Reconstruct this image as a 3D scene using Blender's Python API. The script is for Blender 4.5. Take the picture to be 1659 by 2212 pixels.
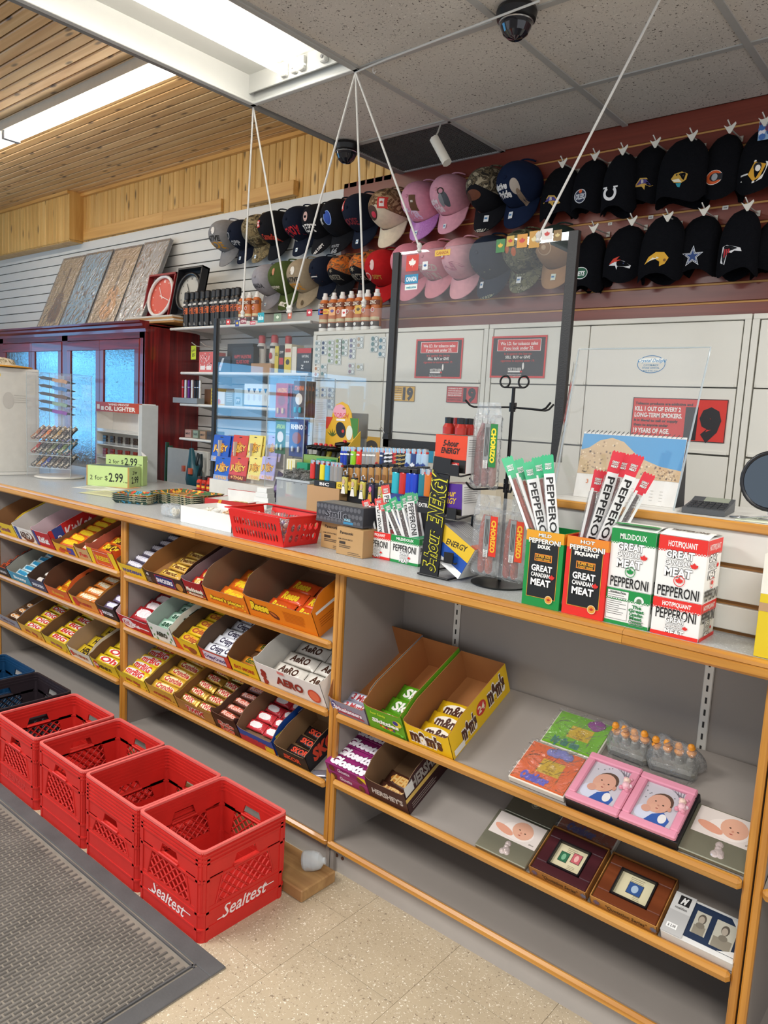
import bpy, math, random
from mathutils import Vector, Matrix
from mathutils.bvhtree import BVHTree
random.seed(7)
S=bpy.context.scene; COL=S.collection
for o in list(bpy.data.objects): bpy.data.objects.remove(o)
EXPOSURE=0.28
WORLD=.85
TUBE=9
WINDOW=3.2
LAMPS=[('shop_light_a',(.3,-.6,2.75),(1.2,.6),55),('shop_light_b',(-2.4,-.05,2.75),(1.0,.5),60),('shop_light_c',(-5.6,-.9,3.0),(2.4,.4),80),('shop_light_d',(.9,1.6,2.75),(.6,1.2),38)]
V=Vector; PI=math.pi; R=math.radians
# ------------------------------------------------------------ camera (calibrated from the vanishing points of counter, ceiling grid and posts)
FPX=1615.06; CX,CY=829.5,1106.0; CAMZ=1.474
yaw,pit,rol=R(39.8777),R(7.4318),R(-3.12595)
fw=V((-math.sin(yaw)*math.cos(pit),math.cos(yaw)*math.cos(pit),-math.sin(pit)))
rt=fw.cross(V((0,0,1))).normalized(); dn=fw.cross(rt)
rt2=math.cos(rol)*rt+math.sin(rol)*dn; dn2=-math.sin(rol)*rt+math.cos(rol)*dn
cam=bpy.data.cameras.new('camera'); camo=bpy.data.objects.new('camera',cam); COL.objects.link(camo)
camo.matrix_world=Matrix.Translation((0,0,CAMZ))@Matrix((rt2,-dn2,-fw)).transposed().to_4x4()
cam.sensor_fit='HORIZONTAL'; cam.sensor_width=36; cam.lens=FPX/1659*36; cam.clip_start=.02
S.camera=camo
# ------------------------------------------------------------ world, lamps, exposure
S.view_settings.view_transform='Standard'; S.view_settings.look='None'; S.view_settings.gamma=1
S.view_settings.use_curve_mapping=False; S.view_settings.exposure=EXPOSURE
w=bpy.data.worlds.new('world'); S.world=w; w.use_nodes=True
w.node_tree.nodes['Background'].inputs[0].default_value=(.93,.95,1,1); w.node_tree.nodes['Background'].inputs[1].default_value=WORLD
def area(name,loc,size,power,col=(1,.985,.95),rot=(0,0,0)):
    l=bpy.data.lights.new(name,'AREA'); l.shape='RECTANGLE'; l.size,l.size_y=size; l.energy=power; l.color=col
    o=bpy.data.objects.new(name,l); COL.objects.link(o); o.location=loc; o.rotation_euler=rot; return o
# the shop's other ceiling fluorescents, behind and beside the camera
for nm,loc,sz,pw in LAMPS: area(nm,loc,sz,pw)
# ------------------------------------------------------------ pixel -> world (1659x2212 frame), used to place things at their real depth
CAMP=V((0,0,CAMZ))
def ray(x,y): return rt2*((x-CX)/FPX)+dn2*((y-CY)/FPX)+fw
def PZ(x,y,z): d=ray(x,y); return CAMP+d*((z-CAMZ)/d.z)
def PY(x,y,Y): d=ray(x,y); return CAMP+d*(Y/d.y)
def PX(x,y,X): d=ray(x,y); return CAMP+d*(X/d.x)
# ------------------------------------------------------------ materials
def lin(h):
    h=h.lstrip('#'); c=[int(h[i:i+2],16)/255 for i in (0,2,4)]
    return tuple(x/12.92 if x<=.04045 else ((x+.055)/1.055)**2.4 for x in c)
_M={}
def mat(col,r=.5,met=0,var=.06,sc=25,bump=0,bsc=120,em=0,coat=0,st=(1,1,1),spec=.5,sub=0):
    k=(col,r,met,var,sc,bump,bsc,em,coat,st,spec,sub)
    if k in _M: return _M[k]
    m=bpy.data.materials.new('paint_'+col.strip('#')); m.use_nodes=True; N=m.node_tree.nodes; L=m.node_tree.links; b=N['Principled BSDF']
    c=lin(col); b.inputs['Base Color'].default_value=(*c,1); b.inputs['Roughness'].default_value=r; b.inputs['Metallic'].default_value=met
    b.inputs['Specular IOR Level'].default_value=spec; b.inputs['Coat Weight'].default_value=coat
    if em: b.inputs['Emission Color'].default_value=(*c,1); b.inputs['Emission Strength'].default_value=em
    if var or bump:
        tc=N.new('ShaderNodeTexCoord'); mp=N.new('ShaderNodeMapping'); mp.inputs['Scale'].default_value=st; L.new(tc.outputs['Object'],mp.inputs[0])
    if var:
        n=N.new('ShaderNodeTexNoise'); n.inputs['Scale'].default_value=sc; n.inputs['Detail'].default_value=5; L.new(mp.outputs[0],n.inputs['Vector'])
        x=N.new('ShaderNodeMix'); x.data_type='RGBA'; L.new(n.outputs[0],x.inputs[0])
        x.inputs[6].default_value=(*[v*(1-var*1.5) for v in c],1); x.inputs[7].default_value=(*[min(1,v*(1+var*1.5)) for v in c],1); L.new(x.outputs[2],b.inputs['Base Color'])
    if bump:
        n=N.new('ShaderNodeTexNoise'); n.inputs['Scale'].default_value=bsc; n.inputs['Detail'].default_value=4; L.new(mp.outputs[0],n.inputs['Vector'])
        q=N.new('ShaderNodeBump'); q.inputs['Strength'].default_value=bump; q.inputs['Distance'].default_value=.01; L.new(n.outputs[0],q.inputs['Height']); L.new(q.outputs[0],b.inputs['Normal'])
    _M[k]=m; return m
def wood(name,c1,c2,c3,axis='X',r=.35,grain=1.0,knots=0,rnd=.12,coat=0.,bump=.05):
    k=('wood',name)
    if k in _M: return _M[k]
    m=bpy.data.materials.new(name); m.use_nodes=True; N=m.node_tree.nodes; L=m.node_tree.links; b=N['Principled BSDF']
    b.inputs['Roughness'].default_value=r; b.inputs['Coat Weight'].default_value=coat
    tc=N.new('ShaderNodeTexCoord'); mp=N.new('ShaderNodeMapping'); s={'X':(1.2,22,22),'Y':(22,1.2,22),'Z':(22,22,1.2)}[axis]
    mp.inputs['Scale'].default_value=[v*grain for v in s]
    oi=N.new('ShaderNodeObjectInfo'); ml=N.new('ShaderNodeVectorMath'); ml.operation='SCALE'; ml.inputs[0].default_value=(37,53,71); L.new(oi.outputs['Random'],ml.inputs['Scale'])
    ad=N.new('ShaderNodeVectorMath'); L.new(tc.outputs['Object'],ad.inputs[0]); L.new(ml.outputs[0],ad.inputs[1]); L.new(ad.outputs[0],mp.inputs[0])
    n=N.new('ShaderNodeTexNoise'); n.inputs['Scale'].default_value=1; n.inputs['Detail'].default_value=8; n.inputs['Distortion'].default_value=1.2; L.new(mp.outputs[0],n.inputs['Vector'])
    cr=N.new('ShaderNodeValToRGB'); e=cr.color_ramp.elements; e[0].position=.3; e[0].color=(*lin(c1),1); e[1].position=.72; e[1].color=(*lin(c2),1)
    e2=cr.color_ramp.elements.new(.5); e2.color=(*lin(c3),1); L.new(n.outputs[0],cr.inputs[0]); out=cr.outputs[0]
    if knots:
        sx=N.new('ShaderNodeSeparateXYZ'); L.new(ad.outputs[0],sx.inputs[0]); mk=N.new('ShaderNodeCombineXYZ')
        for src,dst,f in (({'X':0,'Y':1,'Z':2}[axis],0,1.6),({'X':1,'Y':0,'Z':0}[axis],1,5.5)):
            mm=N.new('ShaderNodeMath'); mm.operation='MULTIPLY'; mm.inputs[1].default_value=f; L.new(sx.outputs[src],mm.inputs[0]); L.new(mm.outputs[0],mk.inputs[dst])
        vo=N.new('ShaderNodeTexVoronoi'); vo.voronoi_dimensions='2D'; vo.inputs['Scale'].default_value=knots; L.new(mk.outputs[0],vo.inputs['Vector'])
        kr=N.new('ShaderNodeValToRGB'); kr.color_ramp.elements[0].position=.04; kr.color_ramp.elements[0].color=(1,1,1,1); kr.color_ramp.elements[1].position=.11; kr.color_ramp.elements[1].color=(0,0,0,1); L.new(vo.outputs[0],kr.inputs[0])
        x=N.new('ShaderNodeMix'); x.data_type='RGBA'; L.new(kr.outputs[0],x.inputs[0]); L.new(out,x.inputs[6]); x.inputs[7].default_value=(*[v*.35 for v in lin(c1)],1); out=x.outputs[2]
    h=N.new('ShaderNodeHueSaturation'); mr=N.new('ShaderNodeMapRange'); mr.inputs[3].default_value=1-rnd; mr.inputs[4].default_value=1+rnd; L.new(oi.outputs['Random'],mr.inputs[0]); L.new(mr.outputs[0],h.inputs['Value']); L.new(out,h.inputs['Color'])
    L.new(h.outputs[0],b.inputs['Base Color'])
    if bump: q=N.new('ShaderNodeBump'); q.inputs['Strength'].default_value=bump; q.inputs['Distance'].default_value=.01; L.new(n.outputs[0],q.inputs['Height']); L.new(q.outputs[0],b.inputs['Normal'])
    _M[k]=m; return m
def speck(name,base,spots,scale=90,dens=.28,r=.4,sc2=3,soft=.02,amt=1.,stretch=(1,1,1)):
    k=('speck',name)
    if k in _M: return _M[k]
    m=bpy.data.materials.new(name); m.use_nodes=True; N=m.node_tree.nodes; L=m.node_tree.links; b=N['Principled BSDF']; b.inputs['Roughness'].default_value=r
    tc=N.new('ShaderNodeTexCoord'); oi=N.new('ShaderNodeObjectInfo'); ml=N.new('ShaderNodeVectorMath'); ml.operation='SCALE'; ml.inputs[0].default_value=(17,29,43); L.new(oi.outputs['Random'],ml.inputs['Scale'])
    ad=N.new('ShaderNodeVectorMath'); L.new(tc.outputs['Object'],ad.inputs[0]); L.new(ml.outputs[0],ad.inputs[1])
    mp=N.new('ShaderNodeMapping'); mp.inputs['Scale'].default_value=stretch; L.new(ad.outputs[0],mp.inputs[0])
    cl=N.new('ShaderNodeTexNoise'); cl.inputs['Scale'].default_value=sc2; cl.inputs['Detail'].default_value=4; L.new(ad.outputs[0],cl.inputs['Vector'])
    c=lin(base); x=N.new('ShaderNodeMix'); x.data_type='RGBA'; L.new(cl.outputs[0],x.inputs[0]); x.inputs[6].default_value=(*[v*.86 for v in c],1); x.inputs[7].default_value=(*[min(1,v*1.12) for v in c],1); out=x.outputs[2]
    for i,(col,th) in enumerate(spots):
        n=N.new('ShaderNodeTexNoise'); n.inputs['Scale'].default_value=scale*(1+.35*i); n.inputs['Detail'].default_value=2; n.inputs['Distortion'].default_value=.8
        of=N.new('ShaderNodeVectorMath'); of.inputs[1].default_value=(7*i+1,3*i,5*i); L.new(mp.outputs[0],of.inputs[0]); L.new(of.outputs[0],n.inputs['Vector'])
        rr=N.new('ShaderNodeValToRGB'); rr.color_ramp.elements[0].position=th; rr.color_ramp.elements[0].color=(0,0,0,1); rr.color_ramp.elements[1].position=th+soft; rr.color_ramp.elements[1].color=(amt,amt,amt,1); L.new(n.outputs[0],rr.inputs[0])
        y=N.new('ShaderNodeMix'); y.data_type='RGBA'; L.new(rr.outputs[0],y.inputs[0]); L.new(out,y.inputs[6]); y.inputs[7].default_value=(*lin(col),1); out=y.outputs[2]
    L.new(out,b.inputs['Base Color']); _M[k]=m; return m
def camo(name,cols,scale=22):
    k=('camo',name)
    if k in _M: return _M[k]
    m=bpy.data.materials.new(name); m.use_nodes=True; N=m.node_tree.nodes; L=m.node_tree.links; b=N['Principled BSDF']; b.inputs['Roughness'].default_value=.85
    tc=N.new('ShaderNodeTexCoord'); n=N.new('ShaderNodeTexNoise'); n.inputs['Scale'].default_value=scale; n.inputs['Detail'].default_value=5; n.inputs['Distortion'].default_value=1.5; L.new(tc.outputs['Object'],n.inputs['Vector'])
    cr=N.new('ShaderNodeValToRGB'); cr.color_ramp.interpolation='CONSTANT'; e=cr.color_ramp.elements; e[0].color=(*lin(cols[0]),1); e[1].position=.42; e[1].color=(*lin(cols[1]),1)
    for i,c in enumerate(cols[2:]): q=e.new(.5+.07*i); q.color=(*lin(c),1)
    L.new(n.outputs[0],cr.inputs[0]); L.new(cr.outputs[0],b.inputs['Base Color']); _M[k]=m; return m
def clear(name,tint='#ffffff',refl=1.0,haze=0.0,rough=.02,crinkle=0,hcol='#dfe6ea',cb=.9):
    k=('clear',name)
    if k in _M: return _M[k]
    m=bpy.data.materials.new(name); m.use_nodes=True; N=m.node_tree.nodes; L=m.node_tree.links; N.remove(N['Principled BSDF']); out=N['Material Output']
    t=N.new('ShaderNodeBsdfTransparent'); t.inputs[0].default_value=(*lin(tint),1); g=N.new('ShaderNodeBsdfGlossy'); g.inputs['Roughness'].default_value=rough
    f=N.new('ShaderNodeFresnel'); ge=N.new('ShaderNodeNewGeometry'); ii=N.new('ShaderNodeMath'); ii.operation='MULTIPLY_ADD'; ii.inputs[1].default_value=1/1.45-1.45; ii.inputs[2].default_value=1.45; L.new(ge.outputs['Backfacing'],ii.inputs[0]); L.new(ii.outputs[0],f.inputs[0]); mu=N.new('ShaderNodeMath'); mu.operation='MULTIPLY'; mu.inputs[1].default_value=refl; mu.use_clamp=True; L.new(f.outputs[0],mu.inputs[0])
    x=N.new('ShaderNodeMixShader'); L.new(mu.outputs[0],x.inputs[0]); L.new(t.outputs[0],x.inputs[1]); L.new(g.outputs[0],x.inputs[2]); o=x.outputs[0]
    if crinkle:
        tc=N.new('ShaderNodeTexCoord'); n=N.new('ShaderNodeTexNoise'); n.inputs['Scale'].default_value=crinkle; n.inputs['Detail'].default_value=3; n.inputs['Distortion'].default_value=2; L.new(tc.outputs['Object'],n.inputs['Vector'])
        q=N.new('ShaderNodeBump'); q.inputs['Strength'].default_value=cb; q.inputs['Distance'].default_value=.02; L.new(n.outputs[0],q.inputs['Height']); L.new(q.outputs[0],g.inputs['Normal']); L.new(q.outputs[0],f.inputs['Normal'])
    if haze:
        d=N.new('ShaderNodeBsdfDiffuse'); d.inputs[0].default_value=(*lin(hcol),1); y=N.new('ShaderNodeMixShader'); y.inputs[0].default_value=haze; L.new(o,y.inputs[1]); L.new(d.outputs[0],y.inputs[2]); o=y.outputs[0]
    L.new(o,out.inputs['Surface']); _M[k]=m; return m
# ------------------------------------------------------------ text outlines
_T={}
def textgeo(s,bold=.0,shear=0.):
    k=(s,round(bold,3),shear)
    if k in _T: return _T[k]
    c=bpy.data.curves.new('t','FONT'); c.body=s; c.size=1; c.align_x='CENTER'; c.offset=bold; c.shear=shear; c.resolution_u=2; c.dimensions='2D'; c.fill_mode='BOTH'
    o=bpy.data.objects.new('t',c); me=o.to_mesh()
    vs=[(v.co.x,v.co.y) for v in me.vertices]; fs=[tuple(p.vertices) for p in me.polygons]
    o.to_mesh_clear(); bpy.data.objects.remove(o); bpy.data.curves.remove(c)
    if not vs: vs=[(0,0),(.1,0),(0,.1)]; fs=[(0,1,2)]
    x0=min(v[0] for v in vs); x1=max(v[0] for v in vs); m=(x0+x1)/2; h=.69
    _T[k]=([((x-m)/h,y/h) for x,y in vs],fs,(x1-x0)/h); return _T[k]
# ------------------------------------------------------------ mesh builder
class MB:
    def __init__(s): s.v=[];s.f=[];s.m=[];s.mats=[];s.sm=[]
    def mi(s,m):
        if isinstance(m,str): m=mat(m)
        if m not in s.mats: s.mats.append(m)
        return s.mats.index(m)
    def add(s,vs,fs,m,smooth=False):
        b=len(s.v); i=s.mi(m); s.v+=[tuple(v) for v in vs]
        for f in fs: s.f.append(tuple(q+b for q in f)); s.m.append(i); s.sm.append(smooth)
    def box(s,x0,x1,y0,y1,z0,z1,m,T=None,bev=0):
        if bev:
            b=min(bev,(x1-x0)*.45,(y1-y0)*.45,(z1-z0)*.45); vs=[];fs=[]
            for sx,X in((1,x0),(-1,x1)):
                for sy,Y in((1,y0),(-1,y1)):
                    for sz,Z in((1,z0),(-1,z1)): vs+=[(X,Y+sy*b,Z+sz*b),(X+sx*b,Y,Z+sz*b),(X+sx*b,Y+sy*b,Z)]
            I=lambda a,c,d,k:(a*4+c*2+d)*3+k
            for a in(0,1):
                q=[I(a,0,0,0),I(a,1,0,0),I(a,1,1,0),I(a,0,1,0)]; fs.append(q if a else q[::-1])
                q=[I(0,a,0,1),I(1,a,0,1),I(1,a,1,1),I(0,a,1,1)]; fs.append(q[::-1] if a else q)
                q=[I(0,0,a,2),I(1,0,a,2),I(1,1,a,2),I(0,1,a,2)]; fs.append(q if a else q[::-1])
            for a in(0,1):
                for c in(0,1):
                    p=(a+c)%2
                    q=[I(a,c,0,0),I(a,c,1,0),I(a,c,1,1),I(a,c,0,1)]; fs.append(q[::-1] if p else q)
                    q=[I(a,0,c,0),I(a,1,c,0),I(a,1,c,2),I(a,0,c,2)]; fs.append(q if p else q[::-1])
                    q=[I(0,a,c,1),I(1,a,c,1),I(1,a,c,2),I(0,a,c,2)]; fs.append(q[::-1] if p else q)
                    for d in(0,1):
                        q=[I(a,c,d,0),I(a,c,d,1),I(a,c,d,2)]; fs.append(q[::-1] if (a+c+d)%2 else q)
        else:
            vs=[(x,y,z) for x in(x0,x1) for y in(y0,y1) for z in(z0,z1)]
            fs=[(0,1,3,2),(4,6,7,5),(0,4,5,1),(2,3,7,6),(0,2,6,4),(1,5,7,3)]
        if T is not None: vs=[T@V(v) for v in vs]
        s.add(vs,fs,m)
    def prism(s,pts,o,u,v,th,m,mside=None,mback=None):
        o,u,v=V(o),V(u),V(v); n=u.cross(v).normalized(); k=len(pts)
        a=[o+u*x+v*y for x,y in pts]; b=[p-n*th for p in a]
        s.add(a,[tuple(range(k))],m); s.add(b,[tuple(range(k-1,-1,-1))],mback or m)
        s.add(a+b,[(i,i+k,(i+1)%k+k,(i+1)%k) for i in range(k)],mside or m)
    def tube(s,pts,r,m,n=8,close=False,cap=True):
        pts=[V(p) for p in pts]; k=len(pts); rs=r if isinstance(r,(list,tuple)) else [r]*k; rings=[]; up=None
        for i,p in enumerate(pts):
            if close: d=pts[(i+1)%k]-pts[i-1]
            else: d=pts[min(i+1,k-1)]-pts[max(i-1,0)]
            d.normalize()
            if up is None: up=V((0,0,1)) if abs(d.z)<.9 else V((1,0,0))
            a=d.cross(up)
            if a.length<1e-4: a=d.cross(V((.3,.9,.2)))
            a.normalize(); b=a.cross(d).normalized(); up=b
            rings.append([p+(a*math.cos(2*PI*j/n)+b*math.sin(2*PI*j/n))*rs[i] for j in range(n)])
        vs=[q for g in rings for q in g]; fs=[]
        for i in range(k if close else k-1):
            i2=(i+1)%k
            for j in range(n): fs.append((i*n+j,i*n+(j+1)%n,i2*n+(j+1)%n,i2*n+j))
        s.add(vs,fs,m,True)
        if cap and not close: s.add(rings[0],[tuple(range(n))[::-1]],m); s.add(rings[-1],[tuple(range(n))],m)
    def lathe(s,prof,m,n=20,o=(0,0,0),sx=1,sy=1,smooth=True,mats=None):
        o=V(o); k=len(prof); vs=[o+V((r*math.cos(2*PI*j/n)*sx,r*math.sin(2*PI*j/n)*sy,z)) for r,z in prof for j in range(n)]
        for i in range(k-1):
            fs=[(i*n+j,i*n+(j+1)%n,(i+1)*n+(j+1)%n,(i+1)*n+j) for j in range(n)]
            idx=sorted(set(q for f in fs for q in f)); mp={q:t for t,q in enumerate(idx)}
            s.add([vs[q] for q in idx],[tuple(mp[q] for q in f) for f in fs],mats[i] if mats else m,smooth)
        if prof[0][0]>1e-5: s.add(vs[:n],[tuple(range(n))[::-1]],mats[0] if mats else m)
        if prof[-1][0]>1e-5: s.add(vs[-n:],[tuple(range(n))],mats[-1] if mats else m)
    def grid(s,fn,nu,nv,m,smooth=True,flip=False):
        vs=[fn(i/nu,j/nv) for j in range(nv+1) for i in range(nu+1)]; fs=[]
        for j in range(nv):
            for i in range(nu):
                a=j*(nu+1)+i; q=(a,a+1,a+nu+2,a+nu+1); fs.append(q[::-1] if flip else q)
        s.add(vs,fs,m,smooth)
    def build(s,name,parent=None,weld=False):
        me=bpy.data.meshes.new(name); me.from_pydata(s.v,[],s.f)
        for m in s.mats: me.materials.append(m)
        me.polygons.foreach_set('material_index',s.m); me.polygons.foreach_set('use_smooth',s.sm); me.update()
        o=bpy.data.objects.new(name,me); COL.objects.link(o)
        if parent: o.parent=parent
        return o
class Pr:
    """flat print laid on a face: o = lower left corner, u to the right, v up"""
    def __init__(s,mb,o,u,v,drape=None,r=.45,met=0,lift=.0004):
        s.mb,s.o,s.u,s.v=mb,V(o),V(u).normalized(),V(v).normalized(); s.n=s.u.cross(s.v); s.k=0; s.d=drape; s.r=r; s.lift=lift; s.met=met; s.zoom=1.0
    def col(s,c): return mat(c,s.r,var=0,met=s.met) if isinstance(c,str) else c
    def put(s,pts,fs,c):
        s.k+=1; off=s.lift+.00013*s.k; out=[]
        for x,y in pts:
            p=s.o+s.u*(x*s.zoom)+s.v*(y*s.zoom)
            if s.d:
                h=s.d.ray_cast(p+s.n*.3,-s.n,.6)[0]
                p=h if h is not None else s.d.find_nearest(p+s.n*-.1)[0]
                off2=s.lift+.0012+.00025*s.k
                p=p+s.n*off2
            else: p=p+s.n*off
            out.append(p)
        s.mb.add(out,fs,s.col(c))
    def rect(s,x0,y0,x1,y1,c,n=1):
        n=5 if s.d else n
        pts=[(x0+(x1-x0)*i/n,y0+(y1-y0)*j/n) for j in range(n+1) for i in range(n+1)]
        s.put(pts,[(j*(n+1)+i,j*(n+1)+i+1,(j+1)*(n+1)+i+1,(j+1)*(n+1)+i) for j in range(n) for i in range(n)],c)
    def frame(s,x0,y0,x1,y1,t,c):
        s.rect(x0,y0,x1,y0+t,c); s.k-=1; s.rect(x0,y1-t,x1,y1,c); s.k-=1; s.rect(x0,y0+t,x0+t,y1-t,c); s.k-=1; s.rect(x1-t,y0+t,x1,y1-t,c)
    def poly(s,pts,c): s.put(pts,[tuple(range(len(pts)))],c)
    def disc(s,cx,cy,rx,c,ry=None,n=20,rot=0):
        ry=ry or rx; P=[(math.cos(2*PI*i/n)*rx,math.sin(2*PI*i/n)*ry) for i in range(n)]
        cr,sr=math.cos(rot),math.sin(rot); P=[(cx+x*cr-y*sr,cy+x*sr+y*cr) for x,y in P]
        if s.d:
            Q=[(cx+(x-cx)*.5,cy+(y-cy)*.5) for x,y in P]
            s.put(P+Q+[(cx,cy)],[(i,(i+1)%n,(i+1)%n+n,i+n) for i in range(n)]+[(i+n,(i+1)%n+n,2*n) for i in range(n)],c)
        else: s.poly(P,c)
    def ring(s,cx,cy,r,t,c,ry=None,n=24):
        ry=ry or r; A=[(cx+math.cos(2*PI*i/n)*r,cy+math.sin(2*PI*i/n)*ry) for i in range(n)]; B=[(cx+math.cos(2*PI*i/n)*(r-t),cy+math.sin(2*PI*i/n)*(ry-t)) for i in range(n)]
        s.put(A+B,[(i,(i+1)%n,(i+1)%n+n,i+n) for i in range(n)],c)
    def text(s,t,cx,cy,h,c,w=None,bold=.02,it=0,out=None,ot=.05,rot=0,wmax=None):
        def go(b,c2):
            vs,fs,tw=textgeo(t,b,it); sx=h
            if w: sx=w/max(tw,.05)
            elif wmax and tw*h>wmax: sx=wmax/tw
            cr,sr=math.cos(rot),math.sin(rot); P=[(x*sx,(y-.5)*h) for x,y in vs]
            s.put([(cx+x*cr-y*sr,cy+x*sr+y*cr) for x,y in P],fs,c2)
        if out: go(bold+ot,out)
        go(bold,c)
    def leaf(s,cx,cy,r,c):
        a=[(0,1),(.13,.62),(.36,.72),(.28,.3),(.55,.52),(.62,.36),(.95,.4),(.8,.08),(.92,-.05),(.45,-.38),(.5,-.52),(.06,-.42),(.05,-.95)]
        P=a+[(-x,y) for x,y in a[::-1]][1:]; P=[(cx+x*r,cy+y*r) for x,y in P]
        k=len(P)
        if s.d: s.put(P+[(cx,cy)],[(i,(i+1)%k,k) for i in range(k)],c)
        else: s.poly(P,c)
    def star(s,cx,cy,r,c,n=5,inn=.4,rot=PI/2):
        P=[(cx+math.cos(rot+PI*i/n)*(r if i%2==0 else r*inn),cy+math.sin(rot+PI*i/n)*(r if i%2==0 else r*inn)) for i in range(2*n)]
        s.put(P+[(cx,cy)],[(i,(i+1)%(2*n),2*n) for i in range(2*n)],c)
    def lines(s,x0,x1,y,dy,n,t,c,jit=.3):
        for i in range(n): s.rect(x0,y-i*dy-t,x1-(x1-x0)*random.random()*jit,y-i*dy,c); s.k-=1
        s.k+=1
# ------------------------------------------------------------ things
def tag(o,label,cat,group=None,kind=None):
    if label: o['label']=label
    if cat: o['category']=cat
    if group: o['group']=group
    if kind: o['kind']=kind
    return o
def thing(name,label,cat,loc=(0,0,0),rz=0,group=None,M=None):
    o=bpy.data.objects.new(name,None); COL.objects.link(o); o.empty_display_size=.05
    if M is not None: o.matrix_basis=M
    else: o.location=loc; o.rotation_euler=(0,0,rz)
    return tag(o,label,cat,group)
def struct(o): o['kind']='structure'; return o
def copy_tree(o,parent=None):
    c=o.copy(); COL.objects.link(c); c.parent=parent
    for ch in o.children: copy_tree(ch,c)
    return c
FX,FV,FN=(1,0,0),(0,0,1),(0,1,0)   # front faces: u=X v=Z ; right faces: u=Y v=Z ; tops: u=X v=Y
WHITE='#e9e8e2'
ORDS=['leftmost','second','third','fourth','fifth','sixth','seventh','eighth','ninth','tenth','eleventh','twelfth','thirteenth']
def nth(i,n,what='',frm='from the left'):
    return ('leftmost' if i==0 else 'rightmost' if i==n-1 else ORDS[i])+(' ' if 0<i<n-1 else '')+((frm) if 0<i<n-1 else '')
# ============================================================ the room
YW=3.288; ZC=2.784; ZWD=3.15; YF=1.64; ZT=1.03
oak=wood('honey_oak','#a66c2a','#cf9748','#be8436','X',.32,1,rnd=.04,coat=.25)
oakZ=wood('honey_oak_upright','#a66c2a','#cf9346','#bc8032','Z',.32,1,rnd=.04,coat=.25)
grey=mat('#918982',.55,var=.03,sc=8,bump=.02)
# floor: vinyl tiles laid in running bond
f=MB(); f.box(-9.3,2.2,-4,3.5,-.06,-.004,mat('#6f675c',.8)); floor=struct(f.build('floor'))
tm=speck('floor_tile','#b8a88e',[('#8a7a66',.66),('#e8dfcc',.64),('#7a6350',.70)],130,r=.33,sc2=6,soft=.015,stretch=(1,1,1))
t=.3048; x0=-1.331+.0; i=0; tb=None
for ix in range(-9,5):
    for iy in range(-4,3):
        X=-1.3315+ix*t; Y=1.3725+iy*t-(t/2 if ix%2 else 0)
        if X<-3.6 or X>.4 or Y<-.2 or Y>2.0: continue
        if tb is None:
            b=MB(); b.box(.0006,t-.0006,.0006,t-.0006,-.004,0,tm); tb=b.build('floor_tile',floor); o=tb
        else: o=tb.copy(); COL.objects.link(o)
        o.location=(X,Y,0)
# slatwall boards on the back wall
slw=mat('#dfe0dc',.42,var=.03,sc=3); gap=mat('#3d3a36',.8); slm=wood('cherry_slat','#6b2a1f','#8f4433','#7c3729','X',.32,.5,rnd=.03,bump=0); gapm=mat('#cf9a55',.6)
wb=MB(); wb.box(-9.3,2.2,YW+.02,YW+.1,0,3.3,mat('#8f8878',.8)); wall=struct(wb.build('wall_back'))
ZS=[2.765]+[2.693-.0765*k for k in range(36)]
for nm,xa,xb,m1,m2 in (('slat',-9.2,-3.185,slw,gap),('slat',-3.185,2.2,slm,gapm)):
    b=MB(); b.box(xa,xb,YW+(.012 if xa<-5 else .007),YW+.02,0,2.765,m2); b.build('slat_groove_backing',wall)
    for k in range(27 if xa<-5 else 20):
        g_=.0034 if xa<-5 else .0045; zt=ZS[k]-(g_ if k else 0); zb=ZS[k+1]+g_
        if xa>-5 and k==0: zt=2.79
        if zb<.3: break
        b=MB(); b.box(xa,xb-.001,YW,YW+.014,zb,zt,m1,bev=.0015); b.build('slat',wall)
# pine boards above the slatwall
pine=wood('pine_board','#c99a52','#e3bd78','#d7ac63','Z',.45,.8,knots=1.5,rnd=.07); pineX=wood('pine_ceiling','#c6985f','#e8c690','#d9b078','X',.5,.7,knots=1.6,rnd=.09); trimm=wood('pine_trim','#c8944c','#dfb26a','#d4a35a','X',.45,.8,rnd=.05)
k=0; X=-8.3
while X<-2.86:
    near=X<-6.2; y=3.17 if near else YW; w_=min(.065,(-6.2-X) if near and X+.065>-6.2 else .065)
    b=MB(); b.box(X+.0022,X+w_-.0022,y,y+.014,2.76,3.16,pine,bev=.004); b.build('pine_board',wall); X+=w_
b=MB(); b.box(-6.2,-2.86,YW+.013,YW+.019,2.76,3.16,mat('#5a3d1c',.8)); b.box(-8.3,-6.2,3.183,3.187,2.76,3.16,mat('#5a3d1c',.8)); b.build('board_backing',wall)
b=MB(); b.box(-6.2,-6.185,3.165,YW+.02,2.77,3.16,pine); b.box(-8.3,-6.2,3.18,YW,2.755,2.77,pine); b.build('pine_return',wall)
def trimb(n,x0,x1,y0,y1,z0,z1,m=trimm): b=MB(); b.box(x0,x1,y0,y1,z0,z1,m,bev=.002); struct(b.build(n))
trimb('trim_1',-6.15,-5.0,YW-.022,YW,2.772,2.858); trimb('trim_2',-4.998,-4.31,YW-.022,YW,2.772,2.858); trimb('trim_3',-4.06,-3.57,YW-.045,YW,2.775,2.862)
trimb('trim_4',-6.2,-2.74,YW-.03,YW,3.125,3.15); trimb('trim_5',-8.3,-6.18,3.145,3.17,3.125,3.15)
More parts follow.
